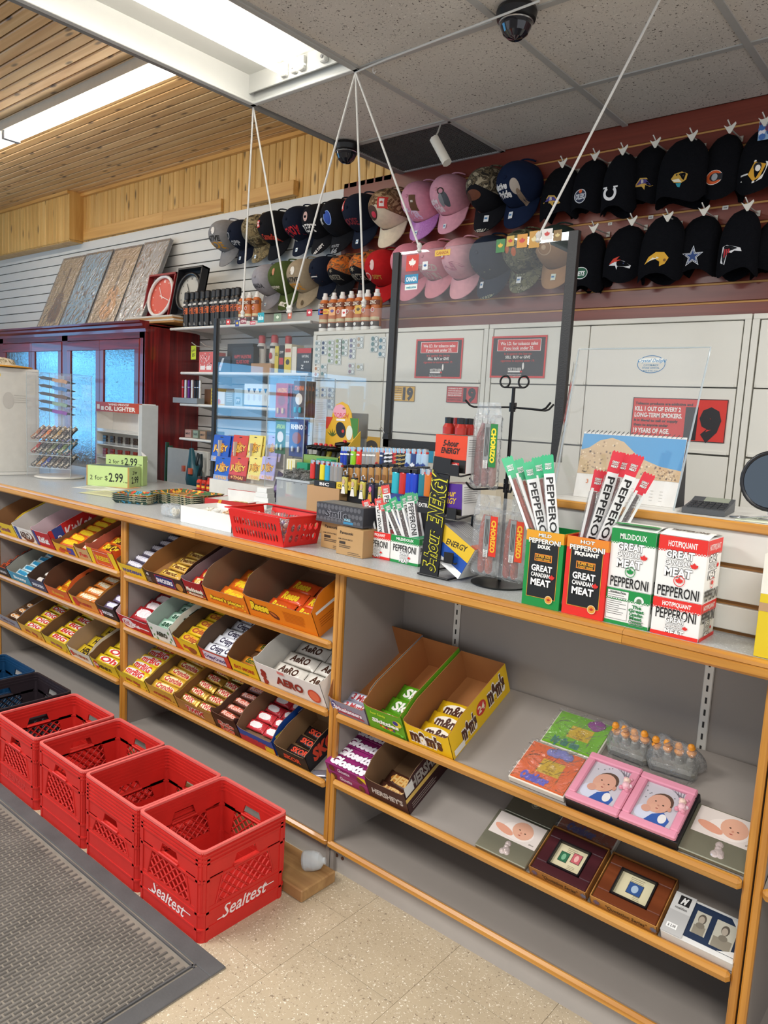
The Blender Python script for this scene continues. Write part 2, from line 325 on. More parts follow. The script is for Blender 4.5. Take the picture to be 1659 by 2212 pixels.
# pine ceiling
c=MB(); c.box(-9.3,-2.6,-1.2,3.4,ZWD+.012,ZWD+.05,mat('#3a2a1a',.9)); wc=struct(c.build('ceiling'))
n=0; Y=3.288-.067
while Y>-.4:
    b=MB(); b.box(-9.3,-2.7,Y+.004,Y+.063,ZWD,ZWD+.014,pineX,bev=.004); b.build('ceiling_plank',wc); Y-=.067
# dropped ceiling: tiles in a metal grid
ct=speck('ceiling_tile','#d6cfc4',[('#5d554c',.64),('#efeae0',.66)],120,r=.9,sc2=4,soft=.02,stretch=(1,1,1)); tb_=mat('#b3b2ad',.45,var=.04)
c=MB(); c.box(-2.74,2.2,-4,3.3,ZC+.13,ZC+.16,mat('#777370',.9)); dc=struct(c.build('ceiling'))
XT=[-2.74,-2.112,-1.49,-.87,-.25,.37]; YT=[3.288,2.83,2.235,1.63,1.02,.41,-.2]
for a in range(5):
    for q in range(6):
        if a==0 and q in(2,3): continue
        if a==0 and q==0: continue
        b=MB(); b.box(XT[a]+.008,XT[a+1]-.008,YT[q+1]+.008,YT[q]-.008,ZC+.002,ZC+.018,ct,bev=.004); b.build('ceiling_tile',dc)
for x in XT[1:]: b=MB(); b.box(x-.0125,x+.0125,-.2,3.288,ZC-.003,ZC+.004,tb_); b.build('grid_bar',dc)
for y in YT[1:]:
    b=MB(); b.box(-2.74 if y not in(1.63,) else -2.11,.37,y-.0125,y+.0125,ZC-.0025,ZC+.0035,tb_); b.build('grid_bar',dc)
b=MB(); b.box(-2.765,-2.735,-1.0,3.288,ZC-.006,ZC+.05,mat('#8f8f8c',.4,met=.3)); b.build('edge_angle',dc)
b=MB(); b.box(-2.735,-2.1,3.27,3.288,ZC-.003,ZC+.01,tb_); b.build('wall_angle',dc)
# air grille
g=thing('air_return_grille','dark eggcrate return-air grille in the dropped ceiling corner','grille',(-2.427,3.06,ZC))
b=MB(); b.box(-.31,.315,-.225,.225,.012,.016,mat('#201f1f',.9)); b.build('backing',g)
gm=mat('#6f6c69',.5,met=.4); b=MB()
for i in range(43): b.box(-.305+i*.0145,-.3035+i*.0145,-.222,.222,-.001,.012,gm)
for i in range(31): b.box(-.305,.31,-.22+i*.0145,-.2185+i*.0145,-.001,.012,gm)
o=b.build('eggcrate_core',g); o['kind']='stuff'
b=MB(); b.box(-.313,.318,-.228,-.215,-.004,.006,tb_); b.box(-.313,.318,.212,.225,-.004,.006,tb_); b.box(-.313,-.3,-.228,.225,-.004,.006,tb_); b.box(.305,.318,-.228,.225,-.004,.006,tb_); b.build('frame',g)
# recessed fluorescent troffer
wm=mat('#d2d3cf',.4,var=.02); tubem=mat('#fff8ec',.3,var=0,em=TUBE); deadm=mat('#f4f4f2',.25,var=.02)
t=thing('ceiling_troffer','open recessed fluorescent troffer with two lit tubes in the dropped ceiling','ceiling light',(-2.427,1.63,ZC))
b=MB()
b.box(-.30,.305,-.605,.600,.105,.11,wm); b.box(-.30,-.295,-.605,.6,0,.11,wm); b.box(.30,.305,-.605,.6,0,.11,wm); b.box(-.3,.305,.595,.6,0,.11,wm); b.box(-.3,.305,-.605,-.6,0,.11,wm); b.build('housing',t)
b=MB(); b.prism([(-.295,.02),(-.20,.03),(-.13,.1),(-.295,.1)],(0,-.59,0),(1,0,0),(0,0,1),-1.17,wm); b.build('ballast_cover',t)
b=MB(); b.box(-.3,.305,.565,.572,.03,.105,wm); b.build('end_plate',t)
b=MB(); b.box(-.312,.318,.585,.607,-.008,.004,wm,bev=.002); b.box(-.312,-.285,-.61,.607,-.008,.004,wm,bev=.002); b.box(.292,.318,-.61,.607,-.008,.004,tb_,bev=.002); b.build('door_rim',t)
for x in (-.06,.045):
    b=MB(); b.tube([(x,-.585,.06),(x,.56,.06)],.0165,tubem,14); b.build('lit_tube',t)
for x in (-.06,.045,-.0,.17,.24):
    b=MB(); b.box(x-.016,x+.016,.545,.566,.04,.095,wm,bev=.004); b.tube([(x,.54,.058),(x,.547,.058)],.007,mat('#8d8d8d',.4),8); b.build('lampholder',t)
# strip light under the pine ceiling
t=thing('strip_light','long fluorescent strip light fixed under the pine plank ceiling','ceiling light',(-4.6,2.21,3.05)); sm=mat('#cfc7b6',.45,var=.05)
b=MB(); b.box(-2.6,1.87,-.05,.05,.05,.1,sm,bev=.003); b.build('channel',t)
b=MB(); b.box(-2.6,1.87,-.054,-.05,.045,.1,sm); b.build('reflector_side',t)
for xa,xb in ((-2.58,-.5),(-.44,1.85)):
    for y in (-.022,.038): b=MB(); b.tube([(xa,y,.022),(xb,y,.022)],.017,tubem,12); b.build('lit_tube',t)
for x in (-.47,): b=MB(); b.box(x-.02,x+.02,-.045,.055,.0,.055,mat('#b9bfc6',.3,met=.4)); b.build('lampholder',t)
# storefront window at the left end of the shop (its daylight shows in the glass doors and acrylic)
sky=mat('#6fc4ff',.3,var=0,em=WINDOW); b=MB(); b.box(-9.06,-9.05,-5.5,1.6,.85,2.1,sky); win=struct(b.build('window_1'))
fm=mat('#3c4a58',.5)
for y in [-5.5,-4.3,-3.1,-1.9,-.7,.5,1.6]: b=MB(); b.box(-9.04,-8.98,y-.04,y+.04,.8,2.15,fm); b.build('window_mullion',win)
for z in (.83,1.3,1.7,2.12): b=MB(); b.box(-9.03,-8.99,-5.5,1.6,z-.025,z+.025,fm); b.build('window_rail',win)
b=MB(); b.box(-9.3,-9.1,-6,3.3,0,3.2,mat('#a9a59c',.8)); struct(b.build('wall_left'))
# ============================================================ the sales counter
lam=speck('counter_laminate','#aeb1b2',[('#cfd2d2',.57),('#8d9092',.62)],260,r=.3,sc2=2,soft=.08)
SL=math.atan2(.14,.306); SD=.335
t=thing('counter_worktop','long grey laminate counter worktop with a honey wood front edge','worktop',(0,0,0))
b=MB(); b.box(-4.75,.3,1.612,2.05,ZT-.036,ZT,lam); b.box(-4.75,-1.05,2.05,2.45,ZT-.036,ZT,lam); b.build('laminate_top',t)
for xa,xb in ((-4.75,-2.2),(-2.2,-.62),(-.62,.3)):
    b=MB(); prof=[(1.612,ZT),(1.6,ZT),(1.592,ZT-.004),(1.590,ZT-.011),(1.593,ZT-.013),(1.590,ZT-.016),(1.590,ZT-.03),(1.595,ZT-.036),(1.612,ZT-.036)]
    b.prism(prof,(xb-.0004,0,0),(0,1,0),(0,0,1),xb-xa-.0008,oak); b.build('wooden_edge',t)
def unit(label,xa,xb,shelves,hook):
    u=thing('counter_shelf_unit',label,'shelving',((xa+xb)/2,YF,0)); h=(xb-xa)/2
    for sx in(-1,1):
        b=MB(); b.box(*sorted((sx*h,sx*(h-.0175))),0,.018,.10,.993,oakZ,bev=.004); b.build('post',u)
        b=MB(); b.box(*sorted((sx*(h-.001),sx*(h-.016))),.018,.31,.0,.99,grey); b.build('side_panel',u)
    b=MB(); b.box(-h,h,.309,.32,.0,.99,grey); b.build('back_panel',u)
    b=MB(); b.box(-h+.016,h-.016,.014,.309,.095,.112,grey); q=b.build('bottom_shelf',u)
    b=MB(); b.box(-h,h,-.004,.014,.088,.113,oak,bev=.007); b.build('bottom_edge',q)
    b=MB(); b.box(-h,h,.03,.045,0,.088,mat('#a8a29c',.5,var=.04)); kk=b.build('kick_board',u)
    b=MB()
    for x in (-h+.02,-h+.045): b.tube([(x,.032,.055),(x,.028,.055)],.006,mat('#5d3b2c',.5),10)
    b.build('screw_cap',kk)
    for x in hook:
        b=MB(); b.box(x-.012,x+.012,.303,.309,.12,.985,mat('#d9d5cc',.45,met=.2),bev=.002)
        for k in range(26): b.box(x-.0025,x+.0025,.3025,.304,.15+k*.032,.166+k*.032,mat('#2a2725',.8))
        b.build('slotted_standard',u)
    for z in shelves:
        M=Matrix.Translation((0,0,z))@Matrix.Rotation(SL,4,'X')
        b=MB(); b.box(-h+.018,h-.018,.002,SD-.012,-.028,-.012,grey,T=M); s=b.build('shelf',u)
        b=MB(); b.box(-h+.0185,h-.0185,-.016,.004,-.031,.0,oak,T=M,bev=.007); b.build('shelf_edge',s)
        for x in hook:
            b=MB(); T=M@Matrix.Translation((x,.012,-.03)); P=[(-.008,0),(.016,0),(.014,-.012),(.006,-.020),(-.002,-.022),(-.008,-.014)]
            b.prism(P,T@V((.002,0,0)),T.to_3x3()@V((0,1,0)),T.to_3x3()@V((0,0,1)),.004,mat('#e6e3da',.4)); b.build('bracket_tip',s)
            b=MB(); b.box(x-.002,x+.002,.03,SD-.02,-.06,-.028,mat('#d9d5cc',.45),T=M); b.build('bracket',s)
    return u
unit('left sloped-shelf candy bay of the counter',-3.98,-2.762,(.772,.552,.305),(-.42,.36))
unit('middle sloped-shelf candy bay of the counter',-2.758,-1.536,(.768,.547,.31),(-.47,.36))
unit('right counter bay with photo frames on two sloped shelves',-1.534,-.312,(.547,.33),(-.375,.398))
unit('far right counter bay cut off by the picture edge',-.308,.9,(.547,),(-.4,))
# raised ledge behind the right end of the counter
r=thing('counter_riser','white slatted riser with wood-edged ledge behind the counter','counter riser',(0,1.746,0)); slb=mat('#dcdad3',.4,var=.02); tan=mat('#9a6a35',.6)
b=MB(); b.box(-.93,.4,.014,.03,ZT,1.262,tan); b.build('groove_backing',r)
for za,zb in ((1.04,1.094),(1.106,1.177),(1.189,1.262)): b=MB(); b.box(-.93,.4,0,.014,za,zb,slb,bev=.0015); b.build('slat',r)
b=MB(); b.box(-.93,.4,-.012,.004,1.263,1.284,oak,bev=.003); b.build('ledge_edge',r)
b=MB(); b.box(-.93,.4,.004,.36,1.263,1.284,mat('#d8d6cf',.35)); b.build('ledge_top',r)
def PS(px,py,z,h=0):   # pixel -> (x, distance up the slope) on a sloped shelf
    n=V((0,-math.sin(SL),math.cos(SL))); p0=V((0,YF,z))+n*h; d=ray(px,py); P=CAMP+d*(n.dot(p0-CAMP)/n.dot(d))
    return P.x,(P.y-p0.y)*math.cos(SL)+(P.z-p0.z)*math.sin(SL)
def SM(x,s,z,h=0,rz=0):   # matrix of a thing lying on a sloped shelf
    return Matrix.Translation((x,YF,z))@Matrix.Rotation(SL,4,'X')@Matrix.Translation((0,max(s-.0055,.0048),h-.0114))@Matrix.Rotation(rz,4,'Z')
# ============================================================ floor things
# rubber mat
m=thing('rubber_mat','black ribbed rubber floor mat in front of the crates','mat',(-1.425,1.157,0)); rub=mat('#525151',.75,var=.25,sc=9,bump=.1)
b=MB(); b.box(-2.6,0,-2.2,0,0,.004,mat('#7f776c',.85,var=.25,sc=14)); b.build('base',m)
b=MB(); b.box(-2.6,0,-.05,0,.003,.0075,rub,bev=.003); b.box(-.055,0,-2.2,-.05,.003,.0075,rub,bev=.003); b.box(-2.6,-.055,-.062,-.057,.003,.009,rub); b.box(-.067,-.062,-2.2,-.05,.003,.009,rub); b.build('border',m)
b=MB(); rm=mat('#65605a',.6,var=.35,sc=9)
for i in range(118):
    for j in range(26):
        x=-.075-i*.0135; y=-.075-j*.034-(.017 if i%2 else 0)
        if x<-1.7: continue
        vs=[(x-.0045,y-.0295,.004),(x+.0045,y-.0295,.004),(x+.0045,y,.004),(x-.0045,y,.004),(x-.0025,y-.028,.0082),(x+.0025,y-.028,.0082),(x+.0025,y-.0015,.0082),(x-.0025,y-.0015,.0082)]
        b.add(vs,[(4,5,6,7),(0,1,5,4),(1,2,6,5),(2,3,7,6),(3,0,4,7)],rm)
o=b.build('ribs',m); o['kind']='stuff'
# milk crates
def crate(name,label,cat,X,Y,colr,ribs,logo,scuff,group):
    W=.313;H=.272;h=W/2; cm=mat(colr,.42,var=.10,sc=14,spec=.35); c=thing(name,label,cat,(X,Y,.0),0,group); dm=mat(scuff,.6,var=.1)
    zr=H-.012*ribs-.006
    b=MB(); rr=.018
    def rrect(hw,r): return [(sx*(hw-r)+r*math.cos(a),sy*(hw-r)+r*math.sin(a)) for sx,sy,a0 in((1,1,0),(-1,1,90),(-1,-1,180),(1,-1,270)) for a in [R(a0+k*22.5) for k in range(5)]]
    def band(ho,hi,z0,z1,mm):
        A=rrect(ho,rr);B=rrect(hi,rr-.004);n=len(A); vs=[(x,y,z0) for x,y in A]+[(x,y,z1) for x,y in A]+[(x,y,z1) for x,y in B]+[(x,y,z0) for x,y in B]; fs=[]
        for i in range(n):
            k=(i+1)%n
            for q in range(4): fs.append((q*n+i,q*n+k,((q+1)%4)*n+k,((q+1)%4)*n+i))
        b.add(vs,fs,mm)
    band(h,h-.009,H-.007,H,dm if scuff!=colr else cm)
    for k in range(ribs): band(h,h-.009,H-.019-.012*k,H-.0135-.012*k,cm)
    b.build('rim',c)
    b=MB(); band(h-.0,h-.008,zr-.052,zr-.045,cm); band(h-.0,h-.008,.082,.089,cm); band(h,h-.008,.036,.042,cm); band(h-.002,h-.008,.0,.036,cm); band(h-.002,h-.007,.036,.10,cm); b.box(-h+.01,h-.01,-h+.01,h-.01,.004,.01,cm)
    b.build('lower_body',c)
    zt=zr-.046; zb=.10
    for sx,sy,a0 in((1,1,0),(-1,1,90),(-1,-1,180),(1,-1,270)):
        b=MB(); A=[(sx*(h-rr)+(rr-.002)*math.cos(R(a0+k*18)),sy*(h-rr)+(rr-.002)*math.sin(R(a0+k*18))) for k in range(6)]; B_=[(sx*(h-rr)+(rr-.008)*math.cos(R(a0+k*18)),sy*(h-rr)+(rr-.008)*math.sin(R(a0+k*18))) for k in range(6)]
        P=A+B_[::-1]; b.prism(P,(0,0,H-.003),(1,0,0),(0,1,0),H-.09,cm); b.build('corner_post',c)
    for q in range(4):
        T=Matrix.Rotation(q*PI/2,4,'Z')
        def P3(x,z,d=0): return T@V((x,-h+.003+d,z))
        b=MB()
        # wall with a trapezoid lattice window: corner solids + diagonal lattice bars
        u=T.to_3x3()@V((1,0,0)); v=V((0,0,1))
        for sx in(-1,1):
            pts=[(sx*(h-.008),zb-.012),(sx*(h-.052),zb-.012),(sx*(h-.075),zt+.004),(sx*(h-.008),zt+.004)]
            b.prism(pts if sx<0 else pts[::-1],P3(0,0),u,v,.005,cm)
            b.prism([(sx*(h-.018),0),(sx*(h-.028),0),(sx*(h-.028),H-.02),(sx*(h-.018),H-.02)][::(1 if sx<0 else -1)],P3(0,0,-.003),u,v,.006,cm)
            for a0,a1 in(((sx*(h-.052),zb),(sx*(h-.075),zt)),): b.tube([P3(a0[0],a0[1],-.001),P3(a1[0],a1[1],-.001)],.003,cm,4)
        xw=lambda z:(h-.052)-(z-zb)/(zt-zb)*.023
        for k in range(-6,7):
            for sg in(1,-1):
                # line x = x0 + sg*(z-zb)*1.05
                pts=[]; xs=k*.031
                for i in range(25):
                    z=zb+(zt-zb)*i/24; x=xs+sg*(z-(zb+zt)/2)*1.05
                    if abs(x)<=xw(z)+.002: pts.append((x,z))
                if len(pts)>2:
                    (xa,za),(xb,zbb)=pts[0],pts[-1]; b.tube([P3(xa,za,.002),P3(xb,zbb,.002)],.0032,cm,4,cap=False)
        b.build('lattice_side',c)
        # upper wall with an open hand hole and a curled lip under it
        b=MB(); zl=zr-.040; zh=zr-.010
        for pts in ([(-h+.007,zh),(h-.007,zh),(h-.007,H-.004),(-h+.007,H-.004)],[(-h+.007,zr-.053),(-.045,zl),(-.034,zh),(-h+.007,zh)],[(.045,zl),(h-.007,zr-.053),(h-.007,zh),(.034,zh)],[(-h+.007,zr-.053),(h-.007,zr-.053),(.045,zl),(-.045,zl)]): b.prism(pts,P3(0,0),u,v,.005,cm)
        b.tube([P3(-.046,zr-.043,-.002),P3(.046,zr-.043,-.002)],.0045,cm,6); b.tube([P3(-.046,zr-.043,.008),P3(.046,zr-.043,.008)],.004,cm,6); b.build('handle_wall',c)
    if logo:
        for q in(0,1):
            b=MB(); T=Matrix.Rotation(q*PI/2,4,'Z'); p=Pr(b,T@V((-h+.03,-h+.0018,.0)),T.to_3x3()@V((1,0,0)),(0,0,1),r=.6)
            lc='#e6d5d2' if logo>1 else '#c2312a'
            p.text('Sealtest',.127,.066,.038,lc,w=.165,bold=.012,it=.35,rot=.03 if q else -.03); p.rect(.028,.047,.06,.050,lc); p.rect(.19,.066,.235,.069,lc)
            b.build('lettering',c)
    return c
RED='#c32a24'
for i,(xa,xb,rb,lg,lab) in enumerate([(-1.855,-1.542,3,2,'nearest red milk crate with bold white script lettering'),(-2.165,-1.862,6,0,'second red milk crate from the front, ribbed all over'),(-2.497,-2.175,2,0,'third red milk crate from the front, plain dusty side'),(-2.832,-2.515,3,1,'farthest red milk crate with faint script, next to the black crate')]):
    crate('milk_crate',lab,'crate',[-1.6985,-2.0135,-2.335,-2.672][i],1.316,RED,rb,lg,'#d8605a','milk crates along the counter')
crate('milk_crate','dark purplish-black milk crate between the red and blue crates','crate',-3.008,1.316,'#2b2328',2,0,'#2b2328','milk crates along the counter')
crate('milk_crate','dark blue milk crate at the far left edge','crate',-3.33,1.316,'#123b5e',2,0,'#123b5e','milk crates along the counter')
# plank on the floor and the crumpled bottle behind it
b=MB(); b.box(-1.62,0,-.074,.074,0,.04,wood('floor_plank','#8a6238','#b08a58','#9c764a','X',.6,.8),bev=.004); o=b.build('wooden_plank'); o.location=(-1.475,1.552,0); tag(o,'short thick wooden plank lying on the floor behind the crates','plank')
for o in bpy.data.objects:
    if o.get('category')=='crate': o.location.z=0.0
bt=thing('plastic_bottle','crushed clear plastic jug with dark cap at the counter kick board','bottle',(-1.57,1.585,.041),.5)
b=MB(); b.lathe([(.03,0),(.036,.01),(.035,.05),(.028,.08),(.012,.095),(.012,.105)],clear('jug_plastic','#eef0ee',1,.45,.2,30),12,sx=1.3); q=b.build('body',bt); q.rotation_euler=(0,R(80),0); q.location=(0,-.03,.026); q.scale=(.7,.7,.7)
b=MB(); b.lathe([(.016,0),(.017,.015),(.006,.022)],mat('#17171c',.4),12); q=b.build('cap',bt); q.rotation_euler=(0,R(-70),.4); q.location=(-.07,-.045,.03)
# ============================================================ wall cabinets behind the counter
cw=mat('#dedbd0',.4,var=.03,sc=4); dk=mat('#2b2a28',.8)
YCB=2.95
def wallcab(label,xa,xb,cols):
    c=thing('storage_cabinet',label,'cabinet',(0,YCB,0)); b=MB(); b.box(xa,xb,.02,.33,.1,1.905,mat('#8d8a80',.8)); b.build('carcass',c)
    b=MB(); b.box(xa,xb,0,.33,1.885,1.905,cw,bev=.002); b.box(xa,xa+.022,0,.02,.1,1.885,cw); b.box(xb-.022,xb,0,.02,.1,1.885,cw); b.build('face_frame',c)
    for i in range(len(cols)-1):
        for zt,zb in ((1.882,1.642),(1.637,1.392),(1.385,1.145),(1.14,.9),(.895,.3)):
            b=MB(); b.box(cols[i]+.002,cols[i+1]-.002,.002,.019,zb,zt,cw,bev=.002); b.box(cols[i]+.01,cols[i+1]-.01,-.001,.004,zb+.0,zb+.012,cw); b.build('flap_door',c)
Xa=PY(676,760,YCB).x
wallcab('white storage cabinet with blister cards taped on, left of the row',Xa,-1.905,[Xa+.024,-2.52,-1.93])
wallcab('white storage cabinet in the middle of the row, behind the acrylic guard',-1.9,-.79,[-1.876,-1.41,-.815])
wallcab('white storage cabinet at the right edge of the row',-.785,.35,[-.76,-.2,.325])
def face(px0,py0,px1,py1,Y): a=PY(px0,py0,Y); c=PY(px1,py1,Y); return a.x,c.x,c.z,a.z   # x0,x1,z0,z1
def sign(name,label,cat,px0,py0,px1,py1,Y,base,draw,group=None,th=.0008):
    x0,x1,z0,z1=face(px0,py0,px1,py1,Y); t=thing(name,label,cat,(x0,Y,z0),0,group); W,H=x1-x0,z1-z0
    b=MB(); b.box(0,W,-th,0,0,H,mat(base,.5,var=.02)); o_=b.build('sheet',t)
    b=MB(); p=Pr(b,(0,-th,0),FX,FV); draw(p,W,H); b.build('printing',o_); return t
def tob(p,W,H):
    p.frame(0,0,W,H,W*.03,'#d8322b'); p.rect(W*.11,H*.64,W*.9,H*.92,'#f3e6e2'); p.rect(W*.12,H*.65,W*.89,H*.91,'#d4332c')
    p.text('We I.D. for tobacco sales',W*.505,H*.82,H*.075,'#f6eee9',w=W*.68,bold=.02); p.text('if you look under 25.',W*.505,H*.71,H*.075,'#f6eee9',w=W*.55,bold=.02)
    p.text('It is against the law to:',W*.5,H*.575,H*.05,'#c8352d',w=W*.5); p.text('SELL  BUY or GIVE',W*.5,H*.495,H*.062,'#efe9e4',w=W*.45,bold=.03); p.text('cigarettes to anyone under 19.',W*.5,H*.41,H*.05,'#c8352d',w=W*.62)
    p.text('NOT TO KIDS',W*.46,H*.21,H*.06,'#efe9e4',w=W*.24,bold=.03); p.disc(W*.61,H*.28,W*.018,'#efe9e4',H*.085); p.rect(W*.34,H*.13,W*.56,H*.17,'#efe9e4'); p.rect(W*.56,H*.13,W*.6,H*.17,'#d8322b'); p.text('Supplying tobacco to anyone',W*.46,H*.085,H*.025,'#d9d4cf',w=W*.26); p.text('under 19 is against the law',W*.46,H*.045,H*.025,'#d9d4cf',w=W*.26)
sign('tobacco_notice','black and red age notice left of the acrylic guard centre','sign',900,733,996,818,YCB,'#2d2a2d',tob,'age notices on the cabinets')
sign('tobacco_notice','black and red age notice above the meat stick rack','sign',1064,727,1176,817,YCB,'#2d2a2d',tob,'age notices on the cabinets')
def n19(bg,lefts):
    def d(p,W,H):
        p.frame(0,0,W,H,W*.012,'#2c2324'); p.text('19',W*.74,H*.5,H*.72,'#1f1b1e',w=W*.4,bold=.06)
        for i,(tx,cc,hh) in enumerate(lefts): p.text(tx,W*.27,H*(.86-.135*i),H*hh,cc,w=W*.44,bold=.03)
    return d
y19=[('must show I.D. with photo','#3a2c17',.07),('to be asked','#3a2c17',.07),('ID required','#3a2c17',.07),('No exceptions','#f3ead0',.08),('everyone','#f3ead0',.08),('asked','#f3ead0',.08)]
sign('age_card','small yellow age card beside the acrylic guard post','sign',842,833,895,868,YCB,'#d9a62c',n19('#d9a62c',y19))
r19=[('GOVERNMENT I.D. WITH','#f3e2de',.08),('A PHOTO AND BIRTH DATE','#f3e2de',.08),('MUST BE SHOWN WHEN','#f3e2de',.08),('REQUESTED','#f3e2de',.08),('it is illegal to sell tobacco','#3a1c1c',.07),('to anyone under','#3a1c1c',.07)]
sign('age_card','small red age card under the left notice','sign',966,834,1031,872,YCB,'#c03535',n19('#c03535',r19))
def k19(p,W,H):
    p.frame(0,0,W,H,W*.008,'#2c2324'); p.text('1',W*.645,H*.42,H*.62,'#1f1b1e',w=W*.13,bold=.09); p.text('9',W*.84,H*.42,H*.62,'#1f1b1e',w=W*.22,bold=.09)
    for tx,y,hh,cc,ww in (('Tobacco products are addictive and',.86,.06,'#2b1818',.62),('KILL 1 OUT OF EVERY 2',.73,.1,'#f6efea',.5),('LONG-TERM SMOKERS.',.58,.1,'#f6efea',.52),('It is illegal to sell or supply',.45,.06,'#2b1818',.48),('them to anyone under',.34,.06,'#2b1818',.38),('19 YEARS OF AGE.',.2,.11,'#f6efea',.4)): p.text(tx,W*(.03+ww/2),H*y,H*hh,cc,w=W*ww,bold=.035)
sign('tobacco_poster','large red poster with big black 19 on the right cabinet','poster',1369,858,1564,958,YCB,'#d6342a',k19)
sign('paper_note','plain white paper notice taped low on the left cabinet','paper',680,860,704,948,YCB,'#e4e6e8',lambda p,W,H:p.lines(W*.1,W*.9,H*.9,H*.045,17,H*.012,'#b9bec4'))
# blister cards taped on the left cabinet
cards=[(681,735,692,787),(695,736,707,767),(709,734,721,786),(725,731,737,788),(738,733,751,769),(755,730,768,775),(771,726,785,752),(801,726,817,761),(818,728,833,772),(679,790,691,815),(693,785,706,815),(752,784,766,809),(770,785,785,800),(682,837,690,860),(694,836,705,860),(708,836,722,885)]
ccol=['#8ba0a5','#31466b','#7f9c7b','#9caa72','#7e978e','#7e7f9a','#b8a592','#6f8f93','#5f8a9c','#c98a5f','#73979a','#9a8595','#b5b084','#8d98a8','#4c6f9e','#8e8f98']
cname=['pale grey-blue','navy','leaf green','yellow-green','sage green','violet','peach and white','teal','sky blue','orange price','aqua','mauve','cream','grey','bright blue','dusty lilac']
for i,(a,b_,c,d) in enumerate(cards):
    def dr(p,W,H,i=i):
        nn=max(1,round(H/.03))
        for k in range(nn): p.disc(W*.3,H*(k+.5)/nn,W*.2,ccol[i],n=10); p.disc(W*.72,H*(k+.45)/nn,W*.22,'#e8efef',n=12); p.ring(W*.72,H*(k+.45)/nn,W*.22,W*.05,'#8b979a',n=12)
    row='top row' if b_<780 else 'middle row' if b_<830 else 'lower door'
    sign('blister_card',f'{cname[i]} blister card taped to the left white cabinet, {row}','blister card',a,b_,c,d,YCB,'#d3d8d6' if i!=9 else '#efe9df',dr,'blister cards on the cabinet door')
# ============================================================ red glass-door cabinet
YR=2.845; XR=-4.54; ZR=2.005; rw=wood('red_oak_stain','#4f0d10','#96231e','#741819','Z',.28,1.1,rnd=.0,coat=.35); rwx=wood('red_oak_stain_rail','#4f0d10','#96231e','#741819','X',.28,1.1,rnd=.0,coat=.35)
c=thing('display_cabinet','tall dark red wooden cabinet with glass doors','cabinet',(XR,YR,0)); 
b=MB(); b.box(-.02,0,0,.44,0,ZR-.02,rw); b.build('side_panel',c)
b=MB(); b.box(-3.4,-.02,.42,.44,0,ZR-.02,rwx); b.build('back_panel',c)
b=MB(); b.box(-3.4,0,0,.44,ZR-.03,ZR-.012,rwx); b.build('top_panel',c)
b=MB(); b.box(-3.4,-.02,.02,.42,1.0,1.02,rwx); b.build('inner_shelf',c)
b=MB(); prof=[(.02,ZR-.075),(-.005,ZR-.07),(-.01,ZR-.05),(-.03,ZR-.035),(-.035,ZR-.02),(-.05,ZR-.012),(-.055,ZR),(.02,ZR)]; b.prism([(y,z) for y,z in prof][::-1],(.02,0,0),(0,1,0),(0,0,1),3.45,rwx); b.build('crown_moulding',c)
b=MB(); b.box(-3.4,0,0,.02,ZR-.11,ZR-.06,rwx); b.box(-3.4,0,0,.02,0,.35,rwx)
for px0,px1 in ((300,312),(134,146),(0,8)): b.box(PY(px0,850,YR).x-XR,PY(px1,850,YR).x-XR,0,.02,.35,ZR-.06,rw)
b.build('face_frame',c)
gl=clear('door_glass','#dfeaee',4.0,0,.05,40,cb=.06)
dd=[(8,70,0),(70,134,0),(146,216,0),(216,300,0)]
for a,e,_ in dd:
    xa=PY(a,850,YR).x-XR; xe=PY(e,850,YR).x-XR; zt=ZR-.115; fw_=.055
    d=MB(); d.box(xa,xe,-.006,.014,zt-.07,zt,rwx,bev=.003); d.box(xa,xe,-.006,.014,.36,.44,rwx,bev=.003); d.box(xa,xa+fw_,-.006,.014,.44,zt-.07,rw,bev=.003); d.box(xe-fw_,xe,-.006,.014,.44,zt-.07,rw,bev=.003); q=d.build('door',c)
    d=MB(); d.box(xa+fw_,xe-fw_,.002,.006,.44,zt-.07,gl); d.build('glass_pane',q)
    d=MB(); d.tube([((xa+.1),-.02,1.15),((xa+.1),-.006,1.15)],.012,mat('#2a2220',.3,met=.8),10); d.build('knob',q)
# things on the cabinet: foil-wrapped canvas prints, clocks, boards
film=clear('shrink_film','#ffffff',3.5,.14,.14,10,hcol='#f4f4f4')  # pale diffuse haze in the film stands in for white glare on the wrap
def canvas(label,px0,px1,pyt,draw,base,g='shrink-wrapped prints on the red cabinet'):
    # leans on the wall: bottom at Y 2.98, top at Y 3.25
    x0=PY(px0,700,2.99).x; W=PY(px1,705,2.99).x-x0; zt=PY((px0+px1)/2+40,pyt,3.24).z; L=math.hypot(zt-ZR,.25); ang=math.atan2(.25,zt-ZR)
    M=Matrix.Translation((x0,2.99,ZR))@Matrix.Rotation(-ang,4,'X'); t=thing('wrapped_print',label,'picture',M=M,group=g)
    b=MB(); b.box(0,W,0,.022,0,L,mat('#3a3634',.6)); b.build('panel',t)
    b=MB(); p=Pr(b,(0,0,0),FX,FV); p.rect(.008,.012,W-.008,L-.012,mat(base,.5,var=.2,sc=9)); draw(p,W,L); b.build('artwork',t)  # base colours are lightened to carry the glare of the wrap
    b=MB(); b.box(-.004,W+.004,-.004,.026,-.0,L+.004,film); b.build('shrink_wrap',t)
def viol(col):
    def d(p,W,L): 
        p.lines(.02,W-.02,L*.95,.02,int(L/.022),.003,'#8f7a5e'); p.disc(W*.55,L*.25,W*.26,col,L*.15); p.disc(W*.55,L*.42,W*.19,col,L*.1); p.rect(W*.51,L*.45,W*.59,L*.85,'#3d2415'); p.disc(W*.55,L*.3,W*.05,'#2a1a10',L*.05)
    return d
